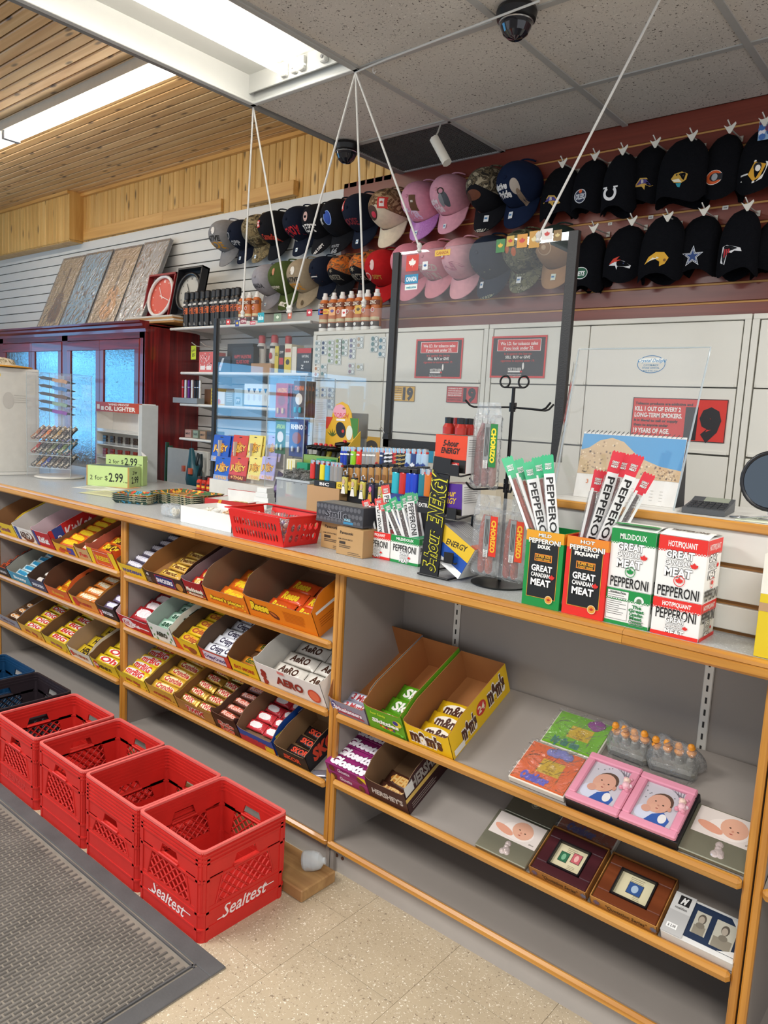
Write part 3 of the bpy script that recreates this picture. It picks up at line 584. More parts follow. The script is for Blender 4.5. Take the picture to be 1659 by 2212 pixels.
def abst(cols):
    def d(p,W,L):
        for i in range(70): x,y=random.uniform(.02,W-.03),random.uniform(.03,L-.06); p.disc(x,y,random.uniform(.004,.014),random.choice(cols),random.uniform(.008,.03),n=7); p.k-=1
        p.k+=1
    return d
canvas('shrink-wrapped tan print of a violin, leftmost on the red cabinet',76,122,560,viol('#6a3a20'),'#d2b68c')
canvas('shrink-wrapped blue speckled abstract print on the red cabinet',124,180,549,abst(['#d8e4ee','#2d5f8e','#8e3b33','#e0c08a','#163a5e']),'#8fc0dc')
canvas('shrink-wrapped tan print with an orange guitar on the red cabinet',184,242,539,viol('#e09a3a'),'#d6b78c')
canvas('shrink-wrapped silvery grey print, rightmost on the red cabinet',246,300,526,abst(['#cfd2d4','#77787a','#efefef','#5b5c5d','#b3694f']),'#bcbebf')
def clock(label,px0,px1,pyt,boxc,ringc,facec,hand,numer):
    x0=PY(px0,668,3.02).x; W=PY(px1,668,3.02).x-x0; Z0=ZR+.055; zt=PY((px0+px1)/2+20,pyt,3.1).z; L=zt-Z0
    M=Matrix.Translation((x0,3.02,Z0))@Matrix.Rotation(-.2,4,'X'); t=thing('boxed_clock',label,'clock',M=M); bm=mat(boxc,.45)
    b=MB(); b.box(0,W,.05,.06,0,L,bm); b.box(0,W,0,.06,0,.008,bm); b.box(0,W,0,.06,L-.012,L,bm); b.box(0,.008,0,.06,0,L,bm); b.box(W-.008,W,0,.06,0,L,bm); b.build('window_box',t)
    r=min(W,L)*.45; b=MB(); b.tube([(W/2+math.cos(a)*r,.02,L/2+math.sin(a)*r) for a in [2*PI*i/28 for i in range(28)]],.012,mat(ringc,.3),8,close=True); b.build('rim',t)
    b=MB(); p=Pr(b,(W/2,.032,L/2),FX,FV); p.disc(0,0,r,facec,n=28)
    for i in range(12): a=PI*i/6; p.rect(math.cos(a)*r*.78-.004,math.sin(a)*r*.78-.004,math.cos(a)*r*.78+.004,math.sin(a)*r*.78+.004,hand); p.k-=1
    p.k+=1; p.text('12',0,r*.8,.02,hand); b.build('dial',t)
    b=MB(); b.prism([(-.003,-.02),(.003,-.02),(.002,r*.6),(-.002,r*.6)],(W/2,.026,L/2),(math.cos(.6),0,math.sin(.6)),(-math.sin(.6),0,math.cos(.6)),.002,mat(hand,.4)); b.prism([(-.003,-.02),(.003,-.02),(.002,r*.75),(-.002,r*.75)],(W/2,.024,L/2),(math.cos(-1.9),0,math.sin(-1.9)),(-math.sin(-1.9),0,math.cos(-1.9)),.002,mat(hand,.4)); b.build('hands',t)
clock('boxed wall clock with a coral dial and white rim','307','372',588,'#8f1f22','#e8e4e0','#d8604f','#f6ece6',1) if 0 else None
clock('boxed wall clock with a coral dial and white rim',305,362,590,'#8f1f22','#e8e4e0','#d8604f','#f6ece6',1)
clock('black boxed wall clock with a silvery dial',366,418,575,'#1d1d20','#15161a','#b9b7ae','#3d3a36',1)
bw=wood('board_stack','#9a6a38','#c79a60','#b58346','X',.5,.8)
for i in range(4):
    b=MB(); b.box(0,.62-.02*i,0,.30,0,.012,[bw,mat('#d8d2c4',.5)][i%2],bev=.001); o=b.build('shelf_board'); o.location=(-4.98+.01*i,2.95,ZR+.0125*i); tag(o,['lowest brown board in the stack on the cabinet corner','white board second from the bottom of the cabinet stack','brown board third from the bottom of the cabinet stack','topmost white board of the cabinet stack under the clocks'][i],'board','boards stacked on the red cabinet')
# ============================================================ wall shelves beside the red cabinet
sh=mat('#dddcd6',.4,var=.02)
SHX0,SHX1=-4.45,-3.1
def shelf(label,z,x0=SHX0,x1=SHX1,y0=2.985):
    t=thing('wall_shelf',label,'shelf',(0,y0,z)); b=MB(); b.box(x0,x1,0,YW-y0-.001,-.016,0,sh,bev=.003); b.build('board',t)
    b=MB(); b.tube([(x0,.001,-.009),(x1,.001,-.009)],.0095,mat('#e8e7e2',.3),10); b.build('rounded_lip',t)
    for x in (x0+.15,x0+.62,x1-.2): b=MB(); b.prism([(.02,-.016),(YW-y0-.001,-.016),(YW-y0-.001,-.075)],(x+.002,0,0),(0,1,0),(0,0,1),.004,mat('#a9a7a1',.5)); b.build('bracket',t)
shelf('top white wall shelf carrying the black spray cans',1.973)
shelf('second white wall shelf carrying the dark gift boxes',1.682,-4.32)
shelf('third white wall shelf carrying lighters and small cartons',1.475,-4.32)
shelf('lowest white wall shelf carrying small tins',1.247,-4.32)
def bottle(name,label,cat,loc,prof,mats_,group,draw=None,n=14,r=0):
    t=thing(name,label,cat,loc,0,group); i=0
    for pn,pf,mm in prof: b=MB(); b.lathe(pf,mm,n); b.build(pn,t)
    if draw: b=MB(); p=Pr(b,(-r,-r-.001,0),FX,FV); draw(p); b.build('label_print',t)
    return t
def band_txt(b,r,z0,z1,c,a0=-165,a1=-15,n=8):
    P=[(r*math.cos(R(a0+(a1-a0)*i/n)),r*math.sin(R(a0+(a1-a0)*i/n))) for i in range(n+1)]
    b.add([(x,y,z0) for x,y in P]+[(x,y,z1) for x,y in P],[(i,i+1,n+2+i,n+1+i) for i in range(n)],mat(c,.4,var=0))
# black spray cans
sp=None; blk=mat('#141416',.3); xs=[PY(x,690,3.02).x for x in (404,415,426,437,449,461,471,482,492,503,513)]
for i,x in enumerate(xs):
    if sp is None:
        sp=thing('spray_can','black spray can with orange lettering standing on the top wall shelf','spray can',(x,3.02,1.973),0,'black spray cans on the top shelf')
        b=MB(); b.lathe([(.0,0),(.024,.002),(.025,.008),(.025,.165),(.018,.18)],blk,14); b.build('can',sp)
        b=MB(); b.lathe([(.0185,.18),(.0195,.184),(.0195,.222),(.016,.228),(0,.228)],mat('#1c1c1f',.35),14); b.build('cap',sp)
        b=MB(); band_txt(b,.0256,.085,.125,'#d9651f',-150,-30); band_txt(b,.0257,.14,.152,'#d8d4cc',-140,-60); band_txt(b,.0257,.012,.03,'#bdbab4',-130,-70)
        p=Pr(b,(0,-.0262,0),FX,FV); p.text('IG',0,.105,.034,'#1a1414',w=.03,bold=.03); p.text('nbo',0,.146,.015,'#f0ece4',w=.034); p.text('97',0,.021,.016,'#1a1414'); b.build('printed_band',sp); o=sp
    else: o=copy_tree(sp)
    o.location=(x,3.02+.005*(i%2),1.973); o['label']=f'black spray can with orange lettering, {nth(i,len(xs))} in the top shelf row'
# orange bottles (three on the shelf, seven on the left cabinet)
def orange(name,label,locs,group,s):
    pr=None; om=mat('#c46a2a',.35,var=.25,sc=30); wt=mat('#eceae4',.35)
    for j,loc in enumerate(locs):
        if pr is None:
            pr=thing(name,label,'bottle',loc,0,group); b=MB(); b.lathe([(0,0),(.028*s,.001),(.029*s,.006),(.029*s,.02*s)],wt,16); b.build('base',pr)
            b=MB(); b.lathe([(.029*s,.02*s),(.029*s,.15*s),(.024*s,.165*s),(.016*s,.17*s)],om,16); b.build('body',pr)
            b=MB(); b.lathe([(.016*s,.168*s),(.017*s,.185*s),(.012*s,.19*s),(.011*s,.205*s),(0,.206*s)],wt,16); b.build('cap',pr)
            b=MB(); band_txt(b,.0297*s,.125*s,.15*s,'#7a3b1a'); band_txt(b,.0297*s,.02*s,.045*s,'#3a2a22'); band_txt(b,.0297*s,.05*s,.066*s,'#d8c79a')
            p=Pr(b,(0,-.0305*s,0),FX,FV); p.text('ZINC',0,.137*s,.017*s,'#f2e6d2',w=.04*s); p.disc(0,.1*s,.012*s,'#efe7dc'); p.disc(0,.1*s,.009*s,'#b3341f'); p.disc(0,.033*s,.009*s,'#f1ede6'); b.build('label_print',pr); o=pr
        else: o=copy_tree(pr)
        o.location=loc; o['label']=label+', '+nth(j,len(locs))
orange('fuel_bottle','orange fuel bottle beside the spray cans',[(PY(x,690,3.02).x,3.02,1.973) for x in (524,538,554)],'orange bottles on the wall shelf',.93)
orange('fuel_bottle','orange fuel bottle on the left white cabinet',[(PY(x,712,3.0).x,3.0,1.905) for x in (700,719,737,756,774,791,811)],'orange bottles on the white cabinet',1.02)
def carton(name,label,cat,loc,size,col,draw=None,rz=0,group=None,side=None,top=None,r=.5):
    W,D,H=size; t=thing(name,label,cat,loc,rz,group); b=MB(); b.box(-W/2,W/2,0,D,0,H,mat(col,r,var=.03),bev=.0008); bo_=b.build('box',t)
    if draw or side or top:
        for nm,fn,fr in (('front_print',draw,(Pr(MB(),(-W/2,0,0),FX,FV),W,H)),('side_print',side,(Pr(MB(),(W/2,0,0),FN,FV),D,H)),('top_print',top,(Pr(MB(),(-W/2,0,H),FX,FN),W,D))):
            if fn: fn(*fr); fr[0].mb.build(nm,bo_)
    return t
def onshelf(px,z,y=3.02,h=10): 
    # x on a shelf for an image column: intersect column with the line (Y=y,Z=z)
    lo,hi=-8,0
    for _ in range(40):
        m_=(lo+hi)/2; q=V((m_,y,z))-CAMP
        if CX+FPX*q.dot(rt2)/q.dot(fw)<px: lo=m_
        else: hi=m_
    return m_
def stock(name,label,px0,px1,z,h,col,draw=None,y=3.01,d=.1,cat='box',group=None,r=.5):
    a,e=onshelf(px0,z,y),onshelf(px1,z,y); return carton(name,label,cat,((a+e)/2,y,z+.0005),(abs(e-a)*.97,d,h),col,draw,0,group,r=r)
T1=lambda s,c,y=.5,h=.2,w=.8:(lambda p,W,H:p.text(s,W/2,H*y,H*h,c,w=W*w))
z=1.682
def pinkdots(p,W,H):
    for i in range(40): p.disc(random.uniform(.01,W-.01),random.uniform(.03,H-.01),.005,'#f3c9c6',n=8); p.k-=1
    p.k+=2; p.rect(W*.1,H*.12,W*.45,H*.32,'#f6efea'); p.rect(W*.55,H*.12,W*.9,H*.32,'#f6efea')
stock('gift_box','pink patterned box at the left end of the second wall shelf',429,460,z,.13,'#d96a62',pinkdots)
stock('gift_box','low black box with grey print behind the guard edge',463,497,z,.10,'#22242a',lambda p,W,H:(p.poly([(W*.2,H*.1),(W*.5,H*.9),(W*.62,H*.9),(W*.4,H*.1)],'#cfd3d6'),p.text('SALE',W*.3,H*.4,H*.15,'#c96a72')))
stock('gift_box','tall black carton behind the valentine box',489,545,z,.19,'#1b1c20',None,3.12,.1)
stock('gift_box','black box with red valentine lettering',500,547,z,.155,'#16181e',lambda p,W,H:(p.text('HAPPY VALENTINE',W/2,H*.62,H*.13,'#c8443f',w=W*.8,bold=.03),p.text('GLASS ROSE',W/2,H*.42,H*.13,'#c8443f',w=W*.6,bold=.03)),3.0,.045)
wt_=mat('#e6e3dc',.35); rd=mat('#c8363c',.35); pr=None
for i,px in enumerate((553,565,580,594)):
    x=onshelf(px,z,3.05)
    if pr is None:
        pr=thing('aerosol_can','white aerosol can with red cap on the second wall shelf','spray can',(x,3.05,z),0,'white aerosol cans'); b=MB(); b.lathe([(0,0),(.027,.002),(.028,.01),(.028,.17),(.02,.185)],wt_,14); b.build('can',pr); b=MB(); b.lathe([(.021,.185),(.021,.225),(.015,.232),(0,.232)],rd,14); b.build('cap',pr)
        b=MB(); band_txt(b,.0285,.15,.165,'#2a2526'); p=Pr(b,(0,-.029,0),FX,FV); p.disc(.0,.105,.014,'#b8323c',.02); p.lines(-.018,.018,.07,.008,4,.002,'#5a5f66'); b.build('label_print',pr); o=pr
    else: o=copy_tree(pr)
    o.location=(x,3.09+.06*(i%2),z+.0003); o['label']='white aerosol can with red cap on the second wall shelf, '+nth(i,4)
stock('carton','brown cardboard tray in front of the aerosol cans',541,585,z,.055,'#b98f63',None,2.995,.03)
stock('carton','slim yellow carton beside the aerosol cans',592,600,z,.155,'#d8c23a',T1('OIL','#3a3a2a',.7,.12))
stock('carton','slim black and red carton on the second wall shelf',601,612,z,.16,'#26222a',lambda p,W,H:(p.rect(W*.1,H*.3,W*.9,H*.55,'#c8363c'),p.text('ZIPP',W/2,H*.75,H*.08,'#e8e4de',w=W*.8)))
stock('carton','yellow and white ink carton on the second wall shelf',613,628,z,.165,'#e9e2c8',lambda p,W,H:(p.rect(0,0,W,H*.55,'#e0c52d'),p.disc(W*.5,H*.38,W*.28,'#3a3428'),p.rect(W*.1,H*.72,W*.9,H*.85,'#c8503c')))
stock('carton','plain white carton with open flap on the second wall shelf',629,639,z,.15,'#e4dfd2',None)
stock('carton','dark blue-grey battery carton at the right end of the second shelf',640,671,z,.14,'#3a424e',lambda p,W,H:(p.rect(0,H*.8,W,H,'#c8363c'),p.text('NATURAL',W*.6,H*.68,H*.1,'#e4e6e8',w=W*.5),p.text('Z',W*.4,H*.25,H*.16,'#e4e6e8'),p.disc(W*.55,H*.45,W*.05,'#cfd4d8'),p.disc(W*.68,H*.45,W*.05,'#cfd4d8'),p.disc(W*.81,H*.45,W*.05,'#cfd4d8')))
# lighters/pens tray on third shelf
z=1.475
carton('display_tray','grey plastic tray with pen lighters on the third shelf','tray',(onshelf(410,z,2.99)-.03,2.97,z+.001),(.27,.06,.035),'#8d949a')
for i,(px,cc) in enumerate([(395,'#b3202a'),(401,'#d8d6d2'),(408,'#6a2a86'),(415,'#dedcd8'),(422,'#1b1b1e'),(427,'#232326'),(432,'#d8d6d2')]):
    nm=['red','first silver','purple','white','glossy black','matte black','second silver'][i]
    x=onshelf(px,z+.036,3.0); t=thing('pen_lighter',f'{nm} pen lighter upright in the grey shelf tray','lighter',(x,3.0,z+.0365),0,'pen lighters in the shelf tray'); b=MB(); b.lathe([(0,0),(.009,.001),(.009,.07)],mat(cc,.25,met=.3),10); b.build('barrel',t); b=MB(); b.lathe([(.0095,.07),(.0095,.115),(.004,.12),(0,.12)],mat(cc,.2,met=.4),10); b.build('lid',t); b=MB(); b.lathe([(.0098,.068),(.0098,.072)],mat('#cfcfcf',.2,met=.9),10); b.build('ring',t)
stock('carton','plain brown carton behind the pen lighters',441,456,z,.1,'#8a6142',None,3.08)
stock('carton','slim yellow carton with black dots behind the guard edge',455,462,z,.105,'#d8b52a',lambda p,W,H:[p.disc(W*.5,H*(.2+.2*k),W*.25,'#3a3020') for k in range(4)])
stock('carton','white and orange carton on the third shelf',466,485,z,.085,'#e7dfcf',lambda p,W,H:(p.disc(W*.35,H*.25,W*.2,'#d8642a'),p.rect(0,0,W,H*.1,'#e0b02a')))
stock('carton','grey-green carton on the third shelf',487,504,z,.095,'#87908a',lambda p,W,H:p.lines(W*.1,W*.9,H*.8,H*.12,5,H*.05,'#c7ccc6'))
stock('carton','pale blue carton on the third shelf',505,523,z,.11,'#a9c3cf',lambda p,W,H:(p.rect(W*.2,H*.1,W*.8,H*.5,'#6d8a9c'),p.text('PP',W/2,H*.3,H*.2,'#e8eef0')))
stock('carton','white carton with four blue bottle pictures on the third shelf',526,582,z,.14,'#e3edf2',lambda p,W,H:([ (p.poly([(W*(.12+.22*k),H*.8),(W*(.26+.22*k),H*.8),(W*(.19+.22*k),H*.6)],['#1f4f86','#16386a','#2f7db0','#2b8fd0'][k]),p.disc(W*(.19+.22*k),H*.4,W*.05,'#cfd8dd',H*.14)) for k in range(4)],p.rect(0,H*.02,W,H*.08,'#2f6a9c')))
z=1.247
for i,(px0,px1,cc,nm) in enumerate([(399,413,'#b98f83','pinkish'),(416,428,'#8fa08a','pale green'),(431,444,'#b08a63','tan'),(446,458,'#4a3a2c','dark framed')]):
    stock('small_tin',f'{nm} small tin on the lowest wall shelf',px0,px1,z,.055,cc,lambda p,W,H,cc=cc:(p.frame(0,0,W,H,.003,'#6a5a4a'),p.text('VAPE' if i%2 else 'MINT',W/2,H*.5,H*.25,'#3a322a',w=W*.7)),group='small tins on the lowest shelf')
# empty double hook and tag
t=thing('price_hook','pair of white display hooks with a yellow tag beside the red cabinet','hook',(-4.3,YW,1.86))
for dx in(0,.1): b=MB(); b.tube([(dx,0,0),(dx,-.2,.0),(dx,-.24,.02)],.003,mat('#e2dfd6',.4),6); b.build('prong',t)
b=MB(); b.prism([(-.028,-.09),(.028,-.09),(.028,0),(-.028,0)],(0,-.225,0),FX,FV,.0006,mat('#cfe03a',.5)); p=Pr(b,(-.028,-.225,-.09),FX,FV); p.text('SALE',.028,.06,.014,'#3a3a2a',rot=.3); p.text('$5',.028,.03,.02,'#3a3a2a'); b.build('tag',t)
# ============================================================ caps and knit hats on the slatwall
BK='#15161b'; NV='#141b2c'
cm_brown=camo('camo_brown',['#3f3626','#8b7a55','#5f5338','#a89a76']); cm_or=camo('camo_orange',['#2d251d','#c8641c','#7a5a3a','#d9741f']); cm_gr=camo('camo_green',['#2f3223','#6d6a4a','#4a4c33','#8b876a']); cm_dk=camo('camo_dark',['#23201b','#6f624a','#3d3629','#a69a80'],26)
def cloth(c): return c if not isinstance(c,str) else mat(c,.9,var=.10,sc=60,bump=.12,bsc=500,spec=.2)
def cap(label,px0,py0,px1,py1,crown,front=None,brim=None,logo=None,strap=True,rz=0,glit=False):
    cx=(px0+px1)/2; yc=YW-.06; top=PY(cx,py0,yc); bot=PY(cx,py1,yc); sc=(top.z-bot.z)/.285; c=PY(cx,(py0+py1)/2,yc)
    t=thing('baseball_cap',label,'cap',(c.x,YW-.004,c.z+.042*sc),rz,'caps hanging on the slatwall'); t.scale=(1.06*sc,1.45*sc,sc)
    a,b2,d=.084,.10,.118; fm=cloth(front) if front else cloth(crown); km=cloth(crown); bm=cloth(brim) if brim else km
    m=MB(); n=30; k=10
    def pt(i,j):
        th=PI/2*(i/k)**.85; ph=2*PI*j/n; rr=1-.018*abs(math.cos(3*ph+PI/2))**10*math.sin(th)
        return V((a*math.sin(th)**.8*math.cos(ph)*rr,-.006-d*math.cos(th)**.85 if math.cos(th)>0 else -.006,b2*math.sin(th)**.85*math.sin(ph)*rr))
    for i in range(k):
        for j in range(n):
            mid=(2*PI*(j+.5)/n)%(2*PI); low=PI*1.16<mid<PI*1.84
            A=[pt(i,j),pt(i,j+1),pt(i+1,j+1),pt(i+1,j)]
            m.add(A if i else [A[0],A[2],A[3]],[(0,3,2,1)] if i else [(0,2,1)],fm if low else km,True)
    # weld duplicates for smooth shading
    key={}; nv=[]; mp=[]
    for v in m.v:
        q=tuple(round(x,5) for x in v)
        if q not in key: key[q]=len(nv); nv.append(v)
        mp.append(key[q])
    m.v=nv; m.f=[tuple(dict.fromkeys(mp[i] for i in f)) for f in m.f]; cro=m.build('crown',t)
    bv=MB()
    def br(u,v,o=0):
        U=2*u-1; ph=R(-90+U*58); x,z=a*math.cos(ph),b2*math.sin(ph); L=.085*(1-abs(U)**2.6)**.5 if abs(U)<1 else 0
        return V((x*(1+.12*v),-.016-.038*(1-U*U)-.012*v*(1-U*U)+o,z-L*v-.002*v))
    bv.grid(br,16,4,bm,True,flip=False); bv.grid(lambda u,v:br(u,v,.0035),16,4,bm,True,flip=True); bv.build('brim',t)
    q=MB(); q.lathe([(.008,0),(.0075,.003),(.0035,.0055),(0,.006)],km,10); o=q.build('button',t); o.location=(0,-.006-d+.0005,0); o.rotation_euler=(R(90),0,0)
    q=MB(); q.tube([V((a*.55*math.cos(R(s)),-.004-.02*math.sin(R(s-30)*1.5),b2*.97+.014*math.sin(R(s)))) for s in range(30,151,20)],.0035,km,6); q.build('strap',t)
    if logo:
        vs=m.v+bv.v; fs=m.f+[tuple(i+len(m.v) for i in f) for f in bv.f]; bt_=BVHTree.FromPolygons([V(v) for v in vs],fs)
        for ki,op in enumerate(logo):
            q=MB(); p=Pr(q,(0,-.2,-.05),FX,FV,drape=bt_,r=.8); p.k=ki*2; p.zoom=1.0 if op in(stk,tagr) else 1.3; op(p); q.build('price_sticker' if op is stk else 'flag_tag' if op is tagr else 'embroidery',cro)
    return t
def tagr(p,x=-.02,y=.05): p.rect(x-.014,y-.02,x+.014,y+.02,'#d23a35'); p.rect(x-.007,y-.014,x+.007,y+.014,'#f0e8e4'); p.leaf(x,y,.006,'#d23a35')
def stk(p,x=.0,y=-.1,c='#dfe7ea'): p.rect(x-.008,y-.011,x+.008,y+.011,c); p.rect(x-.006,y-.002,x+.004,y+.004,'#4f86b8')
def lg(*ops): return ops
tx=lambda s,c,x=0,y=0,h=.022,w=.08,it=.2,rot=0:(lambda p:p.text(s,x,y,h,c,w=w,bold=.04,it=it,rot=rot))
dc_=lambda x,y,r,c,ry=None:(lambda p:p.disc(x,y,r,c,ry))
def bird(c1,c2,x=0,y=0,s=.03): return lambda p:(p.poly([(x-s,y),(x-s*.3,y+s*.5),(x+s,y+s*.3),(x+s*.4,y),(x+s*.7,y-s*.4),(x,y-s*.2)],c1),p.disc(x+s*.2,y+s*.1,s*.2,c2))
cap('heather grey cap with black and yellow front lettering, far left of top row',462,475,522,578,'#8b8b8d',logo=lg(tx('NATIVE','#26241f',0,.012,.02,.075),tx('PRIDE','#e0a02a',0,-.014,.02,.07),dc_(.012,.045,.01,'#eceae6',.016)))
cap('navy cap with round crest, second in the top row',502,474,556,572,NV,logo=lg(dc_(-.02,.02,.016,'#8f9296'),dc_(-.02,.02,.011,'#23262e'),tx('OPP','#b9bcc0',.012,-.012,.016,.04),stk))
cap('brown leafy camouflage cap in the top row',535,463,592,570,cm_brown,logo=lg(dc_(-.012,0,.016,'#6f6a58'),tx('BUCK','#3a3425',.0,-.02,.014,.05),stk))
cap('black cap with red flag tag and small red script, left half of top row',568,455,630,565,BK,logo=lg(tagr,tx('Canada','#c8452f',.015,-.012,.018,.05,.3)))
cap('navy cap with bold red lettering in the top row',615,445,690,556,NV,logo=lg(tx('VENOM','#c8202a',.01,-.008,.026,.07,.3,.25),stk))
cap('black cap with white department lettering in the top row',667,440,720,552,BK,logo=lg(dc_(.0,.04,.012,'#c9a8a0',.02),tx('DEPT','#e8e6e2',0,-.004,.024,.075),tx('FIRE DEPT','#dedbd6',.015,-.085,.012,.06,0,.9)))
cap('black cap with blue dog tag and route shield brim',710,430,763,550,BK,logo=lg(lambda p:(p.disc(.012,.02,.016,'#2b4fa8',.026),p.ring(.012,.02,.016,.002,'#8fb0e8',.026)),tx('BOX','#e4e2de',-.03,.01,.02,.04),tx('ROUTE','#8d9094',0,-.075,.01,.04),tx('66','#8d9094',0,-.095,.018,.03)))
cap('navy cap with red flag tag and dark red lettering in the top row',753,418,816,540,NV,logo=lg(lambda p:tagr(p,-.03,.05),tx('MOOSE','#7a2430',0,-.01,.018,.06),stk))
cap('beige and woodland camouflage cap with a bear head patch',810,408,877,538,camo('camo_wood',['#4a3626','#8a6a48','#6b4a30','#b59a74']),'#d9cdb4','#dccfb6',logo=lg(dc_(-.012,.01,.024,'#4a2f24'),dc_(-.004,.002,.01,'#c8324a'),lambda p:tagr(p,.03,.04)))
cap('light grey cap with arched lettering, far left of lower row',555,570,612,672,'#a09da3',logo=lg(tx('CANADA','#4a4a50',0,.0,.016,.06),stk))
cap('olive green cap with a pale bird on the brim',590,563,652,672,'#4d5c2e',logo=lg(dc_(.012,.05,.006,'#c98a6a',.016),bird('#e8e4da','#b9b4a6',.0,-.08,.03),tx('trapper','#d8d2c0',0,-.01,.012,.05)))
cap('tan cap with black and yellow lettering in the lower row',628,558,694,668,'#a3937a',logo=lg(dc_(.012,.045,.01,'#ece7dc',.018),tx('NATIVE','#26241f',0,.008,.018,.07),tx('PRIDE','#d9962a',0,-.016,.018,.06),lambda p:p.disc(.01,-.08,.006,'#5a4a30',.012)))
cap('navy cap with an orange shield in the lower row',670,552,732,648,NV,logo=lg(lambda p:(p.poly([(-.02,.015),(.02,.005),(.026,-.02),(-.012,-.014)],'#d9702a'),p.rect(-.018,-.004,.02,.0,'#e8e4de'))))
cap('black front cap with orange camouflage crown, left of the pair',712,550,768,646,cm_or,BK,BK,logo=lg(tx('HUNTER','#8d8778',0,-.008,.018,.07),lambda p:p.star(0,.02,.012,'#8a7f6a',6)))
cap('black front cap with orange camouflage crown, right of the pair',757,543,822,646,cm_or,BK,BK,logo=lg(tx('HUNTER','#9a9484',0,-.012,.02,.075),lambda p:p.star(-.004,.018,.014,'#9a8f78',6)))
cap('red cap with pale oval crest at the end of the lower row',800,538,862,658,'#b81f22',logo=lg(dc_(.012,.035,.009,'#e8c8c2',.02),lambda p:(p.disc(-.02,-.004,.02,'#e4b8b0',.013),p.disc(-.02,-.004,.016,'#b81f22',.009)),tx('DEPT','#c88a3a',.02,-.008,.012,.03)))
pk='#de9bb0'; 
cap('pink cap with purple glitter brim and brown tag',878,392,946,522,pk,None,speck('glitter','#b56fc0',[('#e8b8ee',.55),('#7a3f8e',.6)],900,r=.3,sc2=30),logo=lg(tx('Diva','#e9d8f2',-.008,-.014,.026,.07,.3),lambda p:(p.rect(.01,-.01,.032,.04,'#6a4a32'),p.rect(.016,.015,.024,.022,'#d8cfc2')),stk))
cap('pink cap with feather dreamcatcher and white script',937,377,1010,508,'#e0a2b2',logo=lg(lambda p:(p.ring(.018,.03,.012,.004,'#3a2f2a'),p.disc(.028,.005,.01,'#5a6068',.022),p.disc(.016,.002,.007,'#8a8f94',.02)),tx('Native','#f0e4e8',-.02,.0,.016,.045),tx('Pride','#f0e4e8',-.012,-.02,.016,.045),stk))
cap('black cap with dark camouflage crown and brown buffalo',1015,362,1096,505,cm_dk,BK,BK,logo=lg(lambda p:(p.disc(-.006,.004,.028,'#6a3a22',.015),p.disc(-.026,.0,.012,'#4a2818',.014)),lambda p:stk(p,.012,-.06,'#e8eaea'),tx('BUFFALO','#b9b4a4',0,-.102,.014,.08,0)))
cap('navy cap with feather and white script, end of the top row',1083,349,1162,497,'#13203c',logo=lg(tx('Native','#eae8e4',-.02,.014,.018,.055),tx('Pride','#eae8e4',-.01,-.008,.016,.05),lambda p:(p.disc(.028,.012,.012,'#b9ada0',.022),p.disc(.034,-.014,.006,'#8a7562',.02)),lambda p:stk(p,-.012,-.06,'#e8eaea')))
cap('pink cap with hockey lettering, left of the lower pink three',858,525,920,652,'#e2909f',logo=lg(tx('HOCKEY','#c9a0a8',0,.0,.016,.055)))
cap('pink cap with retired lettering, middle of the lower pink three',908,520,980,646,'#e0949f',logo=lg(tx('RETIRED','#d9c0b8',0,.0,.02,.08),tx('CANADIAN','#d9c0b8',0,-.024,.016,.07)))
cap('paler pink cap with curled script and red tag',965,513,1037,648,'#e6a8b0',logo=lg(lambda p:tagr(p,-.03,.045),lambda p:p.text('S',.01,.0,.03,'#c8788c',w=.06,it=.4,rot=-.4)))
cap('dark navy cap with a pale fish, behind the acrylic guard',1030,508,1094,648,'#232b3c',logo=lg(lambda p:(p.poly([(-.045,.03),(-.03,.0),(.01,-.02),(.03,-.012),(.02,-.03),(-.02,-.02)],'#a8aa80'),),tx('SALMON','#8f9278',.01,-.1,.012,.05,0,.3),lambda p:stk(p,-.02,-.055,'#e8eaea')))
cap('green camouflage cap with small orange figures, behind the acrylic',1092,495,1172,635,cm_gr,logo=lg(dc_(-.012,.03,.008,'#c8642a',.014),dc_(.012,.02,.008,'#c8642a',.014),lambda p:stk(p,.0,-.06,'#e8eaea'),tx('CABIN','#8d8a70',.02,-.09,.012,.04,0)))
cap('tan brim cap with dark green crown, far right behind the acrylic',1163,485,1242,626,'#2c3a34','#a07a55','#a8805a',logo=lg(lambda p:(p.ring(0,.02,.024,.003,'#c8a884'),p.disc(0,.02,.008,'#c8a884')),lambda p:stk(p,.006,-.065,'#dfe7d8')))
